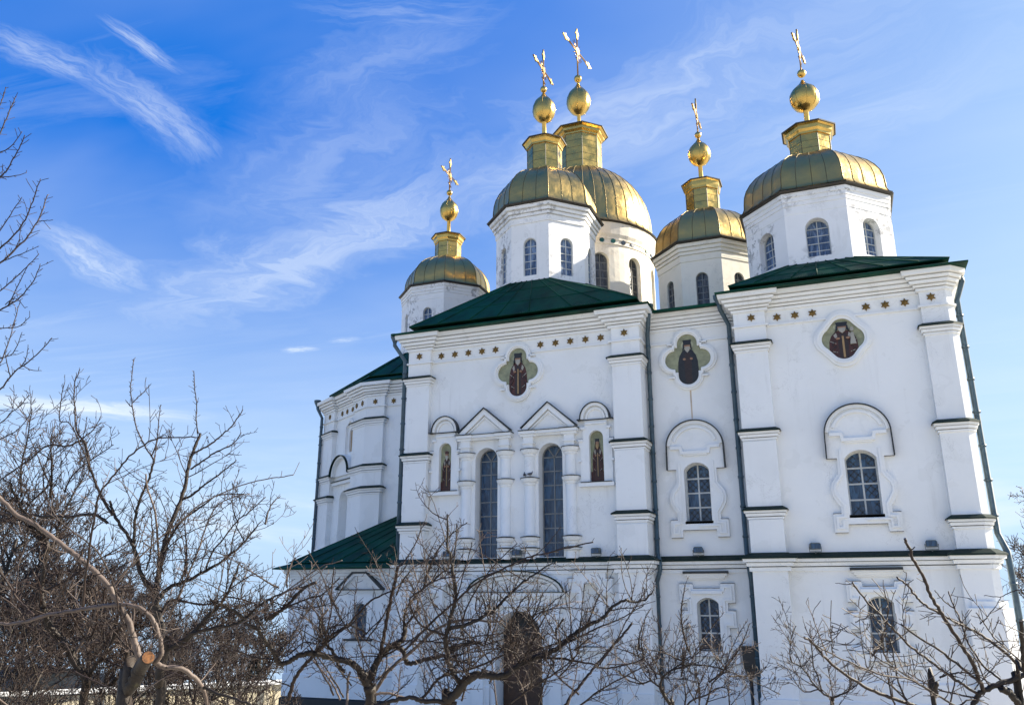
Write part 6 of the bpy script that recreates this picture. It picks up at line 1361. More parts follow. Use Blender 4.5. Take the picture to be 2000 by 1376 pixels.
  ('e12','w',[[-3.831,-19.466,3.895],[-3.556,-19.481,3.888],[-3.322,-19.486,3.866],[-3.095,-19.482,3.83],[-2.963,-19.473,3.785],[-2.752,-19.476,3.812],[-2.497,-19.488,3.886],[-2.343,-19.507,3.972]],0.0183,0.0062,9,0.3),
  ('e13','w',[[-3.513,-19.366,4.052],[-3.338,-19.314,4.124],[-3.133,-19.259,4.225],[-2.928,-19.202,4.311],[-2.752,-19.153,4.384],[-2.498,-19.096,4.528]],0.0157,0.0059,9,0.25),
  ('e14','w',[[-3.586,-19.427,4.153],[-3.554,-19.469,4.24],[-3.44,-19.523,4.364]],0.0157,0.0117,6,0.12),
  ('e15','w',[[-3.884,-19.616,4.298],[-3.778,-19.685,4.414],[-3.683,-19.77,4.544],[-3.599,-19.867,4.678]],0.0131,0.0064,9,0.2),
  ('e15b','w',[[-3.778,-19.685,4.414],[-3.607,-19.63,4.472],[-3.395,-19.556,4.5],[-3.2,-19.481,4.483]],0.0091,0.0052,9,0.2),
  ('e16','w',[[-3.781,-19.573,3.324],[-3.711,-19.588,3.532],[-3.625,-19.607,3.728],[-3.539,-19.624,3.883]],0.0127,0.0064,9,0.3),
  ('e17','p',[[-3.514,-19.215,3.283],[-3.398,-19.265,3.584],[-3.32,-19.343,3.843],[-3.286,-19.393,3.973]],0.0104,0.0065,6,0.2),
  ('e18','p',[[-4.553,-19.051,3.235],[-4.587,-19.057,3.527],[-4.629,-19.044,3.822],[-4.646,-19.007,4.091]],0.015,0.0084,6,0.25),
  ('e19','w',[[-3.258,-19.535,3.342],[-2.998,-19.588,3.531],[-2.695,-19.603,3.689],[-2.403,-19.593,3.829],[-2.263,-19.572,3.871]],0.0126,0.0061,9,0.3),
  ('e20','p',[[-4.155,-19.544,3.701],[-4.128,-19.532,3.863],[-4.153,-19.551,4.063],[-4.163,-19.609,4.469]],0.0118,0.0066,9,0.25),
  ('e21','p',[[-4.048,-19.53,3.802],[-3.897,-19.63,3.987],[-3.729,-19.697,4.105],[-3.521,-19.879,4.364]],0.0118,0.0057,9,0.25),
  ('e22','p',[[-3.765,-19.734,3.829],[-3.653,-19.704,3.735],[-3.564,-19.693,3.723],[-3.373,-19.673,3.673],[-3.151,-19.665,3.639]],0.0102,0.0062,8,0.2),
  ('e23','w',[[-3.219,-19.281,4.268],[-3.08,-19.416,4.472],[-2.985,-19.517,4.615],[-2.902,-19.582,4.707]],0.0105,0.0051,9,0.2),
  ('e24','p',[[-4.006,-19.349,3.263],[-4.018,-19.484,3.512],[-4.092,-19.663,3.76],[-4.203,-19.824,3.921],[-4.258,-19.923,4.022]],0.0118,0.0064,8,0.25),
  ('e25','w',[[-4.511,-19.723,4.352],[-4.521,-19.853,4.485],[-4.443,-19.99,4.665]],0.0093,0.0052,8,0.15),
  ('e26','w',[[-4.419,-19.706,4.411],[-4.333,-19.759,4.732],[-4.301,-19.778,4.908],[-4.346,-19.814,5.086]],0.0093,0.0053,8,0.15),
  ('e27','p',[[-3.772,-19.955,4.461],[-3.658,-20.09,4.684],[-3.499,-20.226,4.916]],0.0076,0.0044,4,0.1),
  ('x','w',[[-4.2,-19.83,3.95],[-4.13,-19.72,4.13],[-4.04,-19.59,4.31],[-3.93,-19.45,4.47],[-3.82,-19.32,4.64],[-3.71,-19.19,4.82]],0.0091,0.0041,9,0.16),
  ('x','w',[[-4.77,-19.3,3.8],[-4.96,-19.26,3.79],[-5.15,-19.23,3.82],[-5.32,-19.21,3.88],[-5.49,-19.18,3.96],[-5.62,-19.16,4.07]],0.014,0.0063,9,0.16),
  ('x','w',[[-3.85,-19.61,4.31],[-3.76,-19.6,4.4],[-3.66,-19.6,4.49],[-3.55,-19.59,4.58],[-3.44,-19.57,4.65],[-3.33,-19.55,4.73]],0.0102,0.0046,9,0.16),
  ('x','w',[[-4.91,-19.37,3.65],[-4.89,-19.39,3.84],[-4.89,-19.42,4.04],[-4.88,-19.46,4.23],[-4.88,-19.49,4.43],[-4.88,-19.52,4.62]],0.0101,0.0046,9,0.16),
  ('x','w',[[-3.99,-19.52,3.83],[-3.9,-19.59,3.98],[-3.8,-19.65,4.12],[-3.7,-19.72,4.27],[-3.6,-19.78,4.4],[-3.5,-19.85,4.54]],0.0134,0.006,9,0.16),
  ('x','w',[[-3.8,-19.46,3.9],[-4.0,-19.43,4.07],[-4.21,-19.42,4.25],[-4.42,-19.4,4.42],[-4.66,-19.39,4.59],[-4.92,-19.38,4.72]],0.01,0.0045,9,0.16),
  ('x','w',[[-4.53,-19.19,3.89],[-4.49,-19.34,4.04],[-4.43,-19.49,4.19],[-4.36,-19.63,4.34],[-4.29,-19.78,4.48],[-4.24,-19.92,4.62]],0.0077,0.0035,9,0.16),
  ('x','p',[[-3.5,-19.43,3.78],[-3.48,-19.53,3.92],[-3.46,-19.63,4.05],[-3.44,-19.73,4.19],[-3.44,-19.83,4.33],[-3.43,-19.93,4.46]],0.0114,0.0051,9,0.16),
  ('x','w',[[-4.04,-19.54,3.83],[-4.08,-19.69,3.99],[-4.05,-19.83,4.18],[-3.97,-19.95,4.36],[-3.85,-20.05,4.53],[-3.69,-20.12,4.66]],0.0144,0.0065,9,0.16),
  ('x','w',[[-3.39,-19.41,3.8],[-3.2,-19.25,3.89],[-3.0,-19.08,3.98],[-2.79,-18.91,4.07],[-2.57,-18.73,4.14],[-2.35,-18.54,4.21]],0.0065,0.0029,9,0.16),
  ('x','w',[[-4.1,-19.52,4.03],[-4.07,-19.56,4.19],[-4.07,-19.61,4.35],[-4.09,-19.66,4.51],[-4.13,-19.72,4.66],[-4.22,-19.8,4.78]],0.0108,0.0049,9,0.16),
  ('x','w',[[-3.55,-19.38,4.05],[-3.57,-19.44,4.14],[-3.59,-19.51,4.22],[-3.62,-19.57,4.3],[-3.64,-19.64,4.38],[-3.67,-19.7,4.46]],0.0098,0.0044,9,0.16),
  ('x','w',[[-4.7,-19.89,4.31],[-4.58,-19.95,4.54],[-4.43,-19.99,4.75],[-4.26,-20.02,4.95],[-4.07,-20.04,5.12],[-3.87,-20.04,5.28]],0.0122,0.0055,9,0.16),
  ('x','w',[[-4.77,-19.7,3.36],[-4.74,-19.62,3.56],[-4.73,-19.57,3.77],[-4.78,-19.53,3.99],[-4.88,-19.51,4.2],[-5.01,-19.5,4.41]],0.0137,0.0061,9,0.16),
  ('x','p',[[-4.54,-19.31,4.2],[-4.49,-19.45,4.46],[-4.46,-19.6,4.72],[-4.44,-19.75,4.96],[-4.43,-19.9,5.21],[-4.4,-20.05,5.45]],0.0143,0.0064,9,0.16),
  ('x','w',[[-4.69,-19.01,4.06],[-4.66,-18.94,4.17],[-4.64,-18.88,4.29],[-4.63,-18.82,4.42],[-4.63,-18.77,4.54],[-4.64,-18.72,4.68]],0.014,0.0063,9,0.16),
  ('x','w',[[-4.83,-19.98,4.29],[-4.89,-19.96,4.37],[-4.95,-19.94,4.44],[-5.03,-19.93,4.51],[-5.11,-19.91,4.57],[-5.19,-19.9,4.64]],0.0097,0.0044,9,0.16),
  ('x','w',[[-4.89,-19.75,3.37],[-4.84,-19.78,3.48],[-4.75,-19.79,3.57],[-4.65,-19.79,3.64],[-4.53,-19.78,3.7],[-4.42,-19.76,3.72]],0.0074,0.0033,9,0.16),
  ('x','w',[[-4.32,-19.61,3.7],[-4.53,-19.76,3.77],[-4.73,-19.91,3.86],[-4.93,-20.06,3.93],[-5.13,-20.21,4.03],[-5.32,-20.36,4.12]],0.0085,0.0038,9,0.16),
  ('x','w',[[-4.26,-19.03,4.08],[-4.34,-19.11,4.17],[-4.41,-19.18,4.27],[-4.5,-19.26,4.35],[-4.59,-19.34,4.41],[-4.7,-19.42,4.45]],0.0129,0.0058,9,0.16),
  ('x','w',[[-3.54,-19.61,3.84],[-3.64,-19.71,3.98],[-3.7,-19.8,4.15],[-3.73,-19.89,4.32],[-3.75,-19.97,4.5],[-3.72,-20.03,4.68]],0.0116,0.0052,9,0.16),
  ('x','w',[[-3.92,-19.46,3.51],[-3.88,-19.53,3.6],[-3.85,-19.61,3.69],[-3.84,-19.69,3.77],[-3.84,-19.78,3.85],[-3.86,-19.86,3.92]],0.0139,0.0063,9,0.16),
  ('x','p',[[-4.78,-19.92,4.29],[-4.7,-19.86,4.32],[-4.63,-19.8,4.35],[-4.55,-19.74,4.4],[-4.47,-19.68,4.44],[-4.4,-19.63,4.5]],0.01,0.0045,9,0.16),
  ('x','p',[[-2.91,-19.47,3.83],[-2.71,-19.42,3.84],[-2.5,-19.37,3.87],[-2.3,-19.35,3.95],[-2.12,-19.34,4.06],[-1.97,-19.36,4.21]],0.0103,0.0046,9,0.16),
  ('x','w',[[-3.72,-19.43,3.59],[-3.79,-19.56,3.71],[-3.82,-19.68,3.86],[-3.82,-19.8,4.02],[-3.79,-19.9,4.18],[-3.73,-19.99,4.33]],0.0085,0.0038,9,0.16),
  ('x','w',[[-5.17,-19.6,3.58],[-5.08,-19.5,3.68],[-4.98,-19.4,3.77],[-4.87,-19.29,3.83],[-4.75,-19.17,3.87],[-4.63,-19.05,3.91]],0.0128,0.0057,9,0.16),
  ('x','w',[[-3.93,-19.63,3.94],[-3.76,-19.59,4.0],[-3.59,-19.56,4.05],[-3.42,-19.53,4.12],[-3.24,-19.48,4.16],[-3.07,-19.44,4.19]],0.0126,0.0057,9,0.16),
  ('x','w',[[-4.52,-19.54,4.04],[-4.46,-19.57,4.17],[-4.44,-19.61,4.31],[-4.45,-19.67,4.44],[-4.46,-19.72,4.58],[-4.5,-19.79,4.7]],0.013,0.0058,9,0.16),
  ('x','w',[[-3.23,-19.36,3.94],[-3.26,-19.27,4.01],[-3.29,-19.18,4.08],[-3.33,-19.1,4.15],[-3.37,-19.01,4.22],[-3.41,-18.93,4.29]],0.0087,0.0039,9,0.16),
  ('x','w',[[-3.02,-19.5,3.8],[-2.87,-19.51,3.98],[-2.73,-19.53,4.16],[-2.61,-19.56,4.36],[-2.47,-19.58,4.54],[-2.34,-19.6,4.73]],0.0108,0.0049,9,0.16),
  ('x','w',[[-4.38,-19.05,3.94],[-4.45,-19.14,4.01],[-4.53,-19.23,4.07],[-4.6,-19.32,4.14],[-4.67,-19.41,4.21],[-4.74,-19.5,4.29]],0.0088,0.004,9,0.16),
  ('x','w',[[-3.55,-19.57,3.71],[-3.52,-19.44,3.73],[-3.48,-19.3,3.75],[-3.43,-19.15,3.75],[-3.39,-19.01,3.75],[-3.35,-18.85,3.71]],0.0069,0.0031,9,0.16),
  ('x','w',[[-4.97,-19.91,3.86],[-4.8,-19.72,3.92],[-4.63,-19.5,3.95],[-4.45,-19.28,3.97],[-4.27,-19.05,3.95],[-4.09,-18.82,3.92]],0.0104,0.0047,9,0.16),
  ('x','w',[[-3.62,-19.73,3.77],[-3.66,-19.68,3.86],[-3.69,-19.63,3.96],[-3.7,-19.58,4.06],[-3.7,-19.52,4.16],[-3.69,-19.45,4.26]],0.008,0.0036,9,0.16),
  ('x','w',[[-4.81,-19.9,4.03],[-4.55,-19.84,4.05],[-4.31,-19.8,4.13],[-4.08,-19.78,4.26],[-3.87,-19.79,4.43],[-3.7,-19.82,4.64]],0.0072,0.0032,9,0.16),
  ('x','w',[[-4.67,-19.74,3.7],[-4.77,-19.75,3.79],[-4.84,-19.76,3.89],[-4.89,-19.77,4.01],[-4.93,-19.76,4.13],[-4.93,-19.75,4.26]],0.0118,0.0053,9,0.16),
  ('x','w',[[-4.95,-19.75,3.29],[-4.96,-19.7,3.4],[-4.97,-19.67,3.5],[-5.0,-19.63,3.61],[-5.02,-19.6,3.72],[-5.06,-19.58,3.83]],0.0122,0.0055,9,0.16),
  ('x','w',[[-3.55,-19.41,3.67],[-3.42,-19.46,3.78],[-3.31,-19.52,3.9],[-3.21,-19.59,4.04],[-3.15,-19.68,4.18],[-3.09,-19.77,4.32]],0.0112,0.005,9,0.16),
  ('x','p',[[-3.56,-19.59,3.77],[-3.56,-19.56,3.89],[-3.53,-19.52,4.01],[-3.49,-19.47,4.13],[-3.43,-19.41,4.24],[-3.37,-19.35,4.35]],0.0081,0.0036,9,0.16),
  ('x','p',[[-3.8,-19.59,4.31],[-3.75,-19.45,4.42],[-3.67,-19.3,4.49],[-3.58,-19.13,4.54],[-3.48,-18.96,4.57],[-3.38,-18.78,4.57]],0.0127,0.0057,9,0.16),
  ('x','w',[[-4.7,-19.24,3.7],[-4.51,-19.08,3.58],[-4.29,-18.93,3.53],[-4.06,-18.78,3.52],[-3.82,-18.65,3.57],[-3.6,-18.55,3.69]],0.0108,0.0049,9,0.16),
  ('x','p',[[-4.24,-18.98,3.98],[-4.17,-18.92,4.04],[-4.09,-18.85,4.08],[-4.01,-18.77,4.11],[-3.93,-18.7,4.15],[-3.85,-18.62,4.17]],0.0148,0.0067,9,0.16),
  ('x','p',[[-5.07,-19.65,4.11],[-5.08,-19.7,4.2],[-5.1,-19.75,4.27],[-5.14,-19.81,4.34],[-5.19,-19.87,4.39],[-5.26,-19.92,4.42]],0.0111,0.005,9,0.16),
  ('x','w',[[-4.2,-19.91,4.05],[-4.15,-19.83,4.02],[-4.09,-19.75,3.98],[-4.04,-19.66,3.94],[-4.0,-19.58,3.88],[-3.98,-19.49,3.81]],0.0138,0.0062,9,0.16),
  ('x','w',[[-4.58,-19.17,3.77],[-4.68,-19.37,4.0],[-4.8,-19.57,4.2],[-4.94,-19.77,4.38],[-5.08,-19.97,4.55],[-5.21,-20.17,4.74]],0.0113,0.0051,9,0.16),
  ('x','w',[[-4.91,-20.02,4.31],[-5.02,-20.04,4.51],[-5.1,-20.06,4.73],[-5.14,-20.06,4.96],[-5.1,-20.03,5.2],[-5.01,-19.98,5.41]],0.0092,0.0042,9,0.16),
  ('x','w',[[-4.35,-19.07,3.91],[-4.21,-19.06,4.08],[-4.09,-19.06,4.26],[-4.0,-19.08,4.46],[-3.95,-19.11,4.67],[-3.92,-19.16,4.88]],0.0117,0.0053,9,0.16),
  ('x','w',[[-3.55,-18.6,3.38],[-3.74,-18.56,3.5],[-3.91,-18.52,3.64],[-4.06,-18.48,3.81],[-4.2,-18.44,3.98],[-4.33,-18.39,4.17]],0.0146,0.0065,9,0.16),
  ('x','p',[[-5.02,-20.2,4.26],[-5.02,-20.31,4.44],[-5.02,-20.43,4.62],[-5.02,-20.53,4.81],[-5.02,-20.64,4.99],[-5.0,-20.74,5.17]],0.0118,0.0053,9,0.16),
  ('x','w',[[-4.03,-18.95,4.21],[-4.16,-18.99,4.36],[-4.32,-19.02,4.49],[-4.48,-19.06,4.63],[-4.65,-19.1,4.76],[-4.81,-19.14,4.89]],0.0106,0.0048,9,0.16),
  ('x','w',[[-4.78,-19.34,3.75],[-4.63,-19.47,3.85],[-4.47,-19.59,3.93],[-4.3,-19.7,3.99],[-4.14,-19.81,4.03],[-3.97,-19.9,4.03]],0.0092,0.0041,9,0.16),
  ('x','w',[[-4.55,-19.55,4.04],[-4.69,-19.65,4.08],[-4.82,-19.74,4.12],[-4.96,-19.82,4.12],[-5.11,-19.9,4.09],[-5.25,-19.97,4.06]],0.0137,0.0062,9,0.16),
  ('x','w',[[-3.3,-19.46,3.99],[-3.28,-19.42,4.15],[-3.26,-19.38,4.32],[-3.25,-19.34,4.48],[-3.24,-19.3,4.65],[-3.22,-19.27,4.82]],0.0116,0.0052,9,0.16),
  ('x','p',[[-4.98,-19.48,3.6],[-4.95,-19.59,3.74],[-4.93,-19.7,3.88],[-4.92,-19.82,4.0],[-4.91,-19.93,4.13],[-4.92,-20.05,4.25]],0.0072,0.0032,9,0.16),
  ('x','w',[[-4.21,-19.08,4.14],[-4.42,-19.11,4.09],[-4.63,-19.14,4.03],[-4.84,-19.16,3.97],[-5.04,-19.18,3.88],[-5.24,-19.18,3.77]],0.0123,0.0055,9,0.16),
  ('x','w',[[-3.82,-19.76,3.84],[-3.89,-19.91,3.95],[-3.96,-20.06,4.05],[-4.03,-20.21,4.16],[-4.07,-20.36,4.28],[-4.11,-20.51,4.4]],0.0066,0.003,9,0.16),
  ('x','w',[[-3.37,-19.42,3.85],[-3.37,-19.51,4.01],[-3.39,-19.6,4.17],[-3.45,-19.7,4.3],[-3.54,-19.8,4.42],[-3.65,-19.91,4.51]],0.011,0.0049,9,0.16),
  ('x','w',[[-4.07,-19.49,3.49],[-4.05,-19.33,3.52],[-4.04,-19.18,3.55],[-4.02,-19.02,3.59],[-4.0,-18.87,3.62],[-3.99,-18.72,3.67]],0.0102,0.0046,9,0.16),
  ('x','w',[[-4.74,-19.74,3.57],[-4.87,-19.93,3.69],[-4.97,-20.11,3.85],[-5.0,-20.29,4.05],[-4.99,-20.45,4.27],[-4.94,-20.6,4.49]],0.008,0.0036,9,0.16),
  ('x','w',[[-4.65,-19.08,3.52],[-4.62,-18.96,3.62],[-4.57,-18.84,3.7],[-4.51,-18.71,3.78],[-4.44,-18.57,3.84],[-4.37,-18.42,3.89]],0.0104,0.0047,9,0.16),
  ('x','w',[[-3.32,-19.47,3.99],[-3.22,-19.59,4.04],[-3.13,-19.71,4.09],[-3.03,-19.83,4.14],[-2.94,-19.95,4.17],[-2.84,-20.06,4.21]],0.0127,0.0057,9,0.16),
  ('x','w',[[-3.67,-19.68,4.12],[-3.71,-19.69,4.18],[-3.76,-19.7,4.25],[-3.81,-19.72,4.32],[-3.85,-19.73,4.39],[-3.9,-19.75,4.47]],0.0112,0.005,9,0.16),
 ],
 'F': [
  ('tr','t',[[-3.714,-11.669,-0.1],[-3.692,-11.669,2.399],[-3.734,-11.711,2.515],[-3.817,-11.766,2.677],[-3.901,-11.81,2.858]],0.0641,0.0371,2,0.3),
  ('f1','b',[[-3.901,-11.81,2.858],[-3.843,-11.823,3.042],[-3.663,-11.766,3.192],[-3.464,-11.687,3.321],[-3.285,-11.616,3.472]],0.0339,0.0107,9,0.5),
  ('f2','b',[[-3.911,-11.817,2.869],[-4.069,-11.853,2.994],[-4.126,-11.864,3.208],[-4.274,-11.887,3.422],[-4.38,-11.893,3.66]],0.0233,0.0086,9,0.5),
  ('f3','b',[[-3.84,-11.829,3.064],[-3.683,-11.785,3.172],[-3.508,-11.723,3.236],[-3.334,-11.659,3.29],[-3.123,-11.566,3.301],[-2.831,-11.424,3.256],[-2.544,-11.274,3.167],[-2.26,-11.118,3.036],[-1.935,-10.946,2.882],[-1.613,-10.776,2.708]],0.0234,0.0085,8,0.5),
  ('f4','b',[[-3.099,-11.217,2.438],[-3.011,-11.241,2.678],[-2.968,-11.25,2.788],[-2.877,-11.253,2.962],[-2.691,-11.208,3.115],[-2.56,-11.156,3.154]],0.0256,0.0129,8,0.4),
  ('f5','p',[[-2.695,-11.327,3.145],[-2.755,-11.307,3.293],[-2.871,-11.283,3.637],[-3.114,-11.307,3.744]],0.0128,0.0076,7,0.3),
  ('f6','p',[[-2.565,-11.283,3.167],[-2.447,-11.228,3.339],[-2.287,-11.158,3.49]],0.0107,0.0064,7,0.3),
  ('f7','w',[[-3.514,-11.342,2.391],[-3.487,-11.275,2.663],[-3.516,-11.233,3.071]],0.0214,0.0109,8,0.3),
  ('f8','w',[[-3.201,-11.418,2.455],[-3.143,-11.496,2.804],[-3.204,-11.646,3.239]],0.0191,0.0085,8,0.3),
  ('f9','w',[[-2.547,-11.624,2.506],[-2.546,-11.655,2.757],[-2.608,-11.678,3.069]],0.0166,0.0083,8,0.3),
  ('f10','w',[[-4.069,-11.853,2.994],[-4.276,-11.876,2.925],[-4.533,-11.961,2.988],[-4.71,-12.068,3.184]],0.0192,0.0086,8,0.4),
  ('f11','w',[[-3.843,-11.823,3.042],[-4.001,-11.86,3.405],[-4.193,-11.904,3.576],[-4.368,-11.942,3.684]],0.0149,0.0075,8,0.4),
  ('f12','w',[[-3.37,-11.976,2.508],[-3.234,-11.945,2.655],[-2.981,-11.84,2.737],[-2.721,-11.751,2.884],[-2.439,-11.593,2.838]],0.0207,0.0083,8,0.3),
  ('x','w',[[-3.47,-11.27,2.68],[-3.36,-11.14,2.81],[-3.31,-11.04,2.97],[-3.28,-10.95,3.14],[-3.32,-10.89,3.32],[-3.4,-10.84,3.48]],0.0127,0.0057,9,0.16),
  ('x','w',[[-3.56,-11.24,3.04],[-3.5,-11.41,3.17],[-3.45,-11.58,3.29],[-3.4,-11.75,3.42],[-3.37,-11.92,3.54],[-3.36,-12.1,3.66]],0.0212,0.0096,9,0.16),
  ('x','w',[[-3.46,-11.74,3.38],[-3.56,-11.87,3.45],[-3.67,-12.01,3.52],[-3.79,-12.14,3.57],[-3.91,-12.27,3.6],[-4.03,-12.39,3.63]],0.0196,0.0088,9,0.16),
  ('x','p',[[-2.65,-11.24,3.23],[-2.7,-11.37,3.36],[-2.77,-11.51,3.48],[-2.83,-11.64,3.6],[-2.88,-11.76,3.72],[-2.95,-11.89,3.84]],0.0208,0.0094,9,0.16),
  ('x','w',[[-4.19,-11.83,3.34],[-4.23,-11.81,3.49],[-4.26,-11.79,3.65],[-4.26,-11.76,3.81],[-4.23,-11.72,3.97],[-4.19,-11.68,4.13]],0.02,0.009,9,0.16),
  ('x','w',[[-3.17,-11.9,2.6],[-3.27,-11.91,2.8],[-3.34,-11.92,3.01],[-3.37,-11.91,3.23],[-3.34,-11.88,3.46],[-3.26,-11.82,3.68]],0.0151,0.0068,9,0.16),
  ('x','w',[[-2.7,-11.2,3.11],[-2.61,-11.17,3.33],[-2.52,-11.14,3.55],[-2.4,-11.1,3.76],[-2.28,-11.05,3.97],[-2.13,-10.99,4.17]],0.0139,0.0063,9,0.16),
  ('x','p',[[-2.6,-11.33,3.27],[-2.52,-11.2,3.38],[-2.44,-11.07,3.5],[-2.36,-10.94,3.63],[-2.27,-10.8,3.75],[-2.17,-10.66,3.86]],0.022,0.0099,9,0.16),
  ('x','w',[[-3.17,-11.94,2.71],[-3.1,-12.05,2.85],[-3.02,-12.17,2.99],[-2.94,-12.28,3.12],[-2.85,-12.39,3.25],[-2.76,-12.5,3.38]],0.0152,0.0068,9,0.16),
  ('x','w',[[-4.08,-11.86,2.99],[-4.17,-11.97,3.12],[-4.22,-12.07,3.26],[-4.24,-12.16,3.42],[-4.24,-12.25,3.59],[-4.18,-12.31,3.75]],0.0135,0.0061,9,0.16),
  ('x','w',[[-3.95,-11.86,3.03],[-4.04,-11.84,3.21],[-4.19,-11.83,3.36],[-4.37,-11.83,3.47],[-4.57,-11.82,3.55],[-4.8,-11.81,3.6]],0.0208,0.0094,9,0.16),
  ('x','p',[[-2.75,-11.27,3.2],[-2.62,-11.18,3.33],[-2.48,-11.07,3.44],[-2.33,-10.95,3.52],[-2.17,-10.83,3.6],[-2.0,-10.69,3.65]],0.0135,0.0061,9,0.16),
  ('x','w',[[-3.83,-11.83,3.07],[-3.87,-11.99,3.13],[-3.91,-12.14,3.17],[-3.97,-12.3,3.2],[-4.02,-12.45,3.21],[-4.07,-12.59,3.21]],0.0177,0.008,9,0.16),
  ('x','p',[[-4.36,-11.93,2.99],[-4.5,-11.9,3.2],[-4.7,-11.88,3.38],[-4.93,-11.87,3.53],[-5.18,-11.85,3.66],[-5.45,-11.84,3.77]],0.0201,0.0091,9,0.16),
  ('x','w',[[-3.71,-11.78,3.08],[-3.72,-11.75,3.2],[-3.73,-11.71,3.31],[-3.71,-11.66,3.43],[-3.69,-11.62,3.55],[-3.67,-11.57,3.67]],0.0138,0.0062,9,0.16),
  ('x','w',[[-2.57,-11.13,3.06],[-2.45,-10.96,3.05],[-2.33,-10.79,3.04],[-2.21,-10.63,3.04],[-2.09,-10.47,3.07],[-1.97,-10.32,3.13]],0.0216,0.0097,9,0.16),
  ('x','w',[[-4.23,-11.85,2.9],[-4.37,-11.98,3.01],[-4.53,-12.11,3.08],[-4.7,-12.24,3.11],[-4.88,-12.35,3.09],[-5.04,-12.43,3.01]],0.0154,0.0069,9,0.16),
  ('x','w',[[-2.98,-11.29,2.94],[-2.74,-11.22,3.12],[-2.53,-11.17,3.34],[-2.35,-11.14,3.58],[-2.2,-11.13,3.84],[-2.08,-11.14,4.12]],0.02,0.009,9,0.16),
  ('x','w',[[-3.4,-11.22,3.17],[-3.31,-11.11,3.42],[-3.18,-10.99,3.67],[-3.02,-10.86,3.9],[-2.84,-10.71,4.11],[-2.66,-10.56,4.34]],0.013,0.0058,9,0.16),
  ('x','p',[[-3.89,-11.79,2.65],[-3.82,-11.65,2.71],[-3.75,-11.51,2.77],[-3.68,-11.37,2.82],[-3.59,-11.22,2.85],[-3.5,-11.06,2.87]],0.0129,0.0058,9,0.16),
  ('x','w',[[-3.29,-11.65,3.56],[-3.35,-11.73,3.82],[-3.38,-11.8,4.08],[-3.37,-11.86,4.35],[-3.31,-11.9,4.62],[-3.24,-11.93,4.89]],0.0233,0.0105,9,0.16),
  ('x','w',[[-4.3,-11.83,3.57],[-4.32,-11.77,3.74],[-4.3,-11.69,3.92],[-4.25,-11.6,4.09],[-4.2,-11.51,4.26],[-4.11,-11.4,4.42]],0.0222,0.01,9,0.16),
 ],
 'D': [
  ('tr','t',[[0.764,-22.131,3.762],[0.809,-22.125,3.827],[0.854,-22.117,3.892],[0.963,-22.072,3.942],[1.082,-22.016,3.983],[1.205,-21.953,4.019],[1.31,-21.896,4.046],[1.411,-21.803,3.976],[1.456,-21.653,3.758],[1.506,-21.653,-0.1]],0.021,0.0377,2,0.2),
  ('tr2','t',[[1.012,-22.088,3.931],[1.064,-22.053,3.903],[1.098,-22.022,3.864],[1.139,-21.971,3.8],[1.161,-21.92,3.728],[1.211,-21.92,-0.1]],0.0282,0.0448,1,0.2),
  ('d1','w',[[0.884,-22.111,3.909],[0.852,-22.199,4.009],[0.821,-22.286,4.106],[0.756,-22.42,4.24],[0.675,-22.578,4.391],[0.603,-22.718,4.52],[0.541,-22.852,4.646],[0.506,-22.963,4.762],[0.453,-23.078,4.866],[0.426,-23.164,4.952],[0.398,-23.24,5.024]],0.0178,0.0104,4,0.08),
  ('d1b','w',[[0.425,-23.162,4.943],[0.452,-23.153,4.957],[0.464,-23.152,4.968]],0.0052,0.0038,1,0.05),
  ('d2','w',[[1.342,-21.661,3.991],[1.238,-21.789,4.065],[1.138,-21.92,4.147],[1.007,-22.101,4.267],[0.859,-22.281,4.365],[0.739,-22.414,4.424],[0.604,-22.571,4.5],[0.517,-22.676,4.556],[0.466,-22.746,4.601],[0.426,-22.814,4.656],[0.386,-22.882,4.71],[0.326,-22.961,4.759]],0.0135,0.0077,5,0.1),
  ('d3','w',[[0.843,-22.117,3.878],[0.738,-22.222,3.961],[0.65,-22.306,4.02],[0.505,-22.461,4.146],[0.378,-22.598,4.251],[0.273,-22.734,4.372],[0.186,-22.854,4.483],[0.091,-22.981,4.592],[0.009,-23.117,4.725]],0.0121,0.0069,4,0.1),
  ('d3b','w',[[0.008,-23.114,4.713],[-0.027,-23.122,4.707],[-0.053,-23.131,4.711],[-0.109,-23.151,4.718]],0.0038,0.0023,2,0.04),
  ('d4','w',[[0.866,-22.181,3.971],[0.749,-22.268,4.075],[0.625,-22.352,4.188],[0.499,-22.422,4.281],[0.332,-22.506,4.413]],0.0113,0.0081,5,0.12),
  ('d5','w',[[1.043,-22.026,3.969],[0.983,-22.013,4.026],[0.923,-22.002,4.09],[0.848,-21.984,4.24],[0.82,-21.97,4.355],[0.807,-21.959,4.453],[0.781,-21.955,4.532],[0.754,-21.948,4.667]],0.0098,0.006,6,0.12),
  ('d5b','w',[[0.781,-21.953,4.527],[0.7,-22.022,4.592],[0.64,-22.082,4.673]],0.006,0.0043,6,0.08),
  ('d6','w',[[1.228,-22.395,4.071],[1.151,-22.401,4.136],[1.053,-22.415,4.237],[0.971,-22.434,4.326],[0.923,-22.452,4.417],[0.873,-22.472,4.502]],0.0077,0.0047,7,0.15),
  ('d7','w',[[0.431,-22.203,3.773],[0.359,-22.255,3.798],[0.224,-22.358,3.845],[0.049,-22.51,3.926],[-0.078,-22.642,4.015],[-0.193,-22.779,4.112],[-0.27,-22.895,4.207],[-0.322,-22.983,4.283],[-0.373,-23.053,4.328]],0.0163,0.0093,5,0.15),
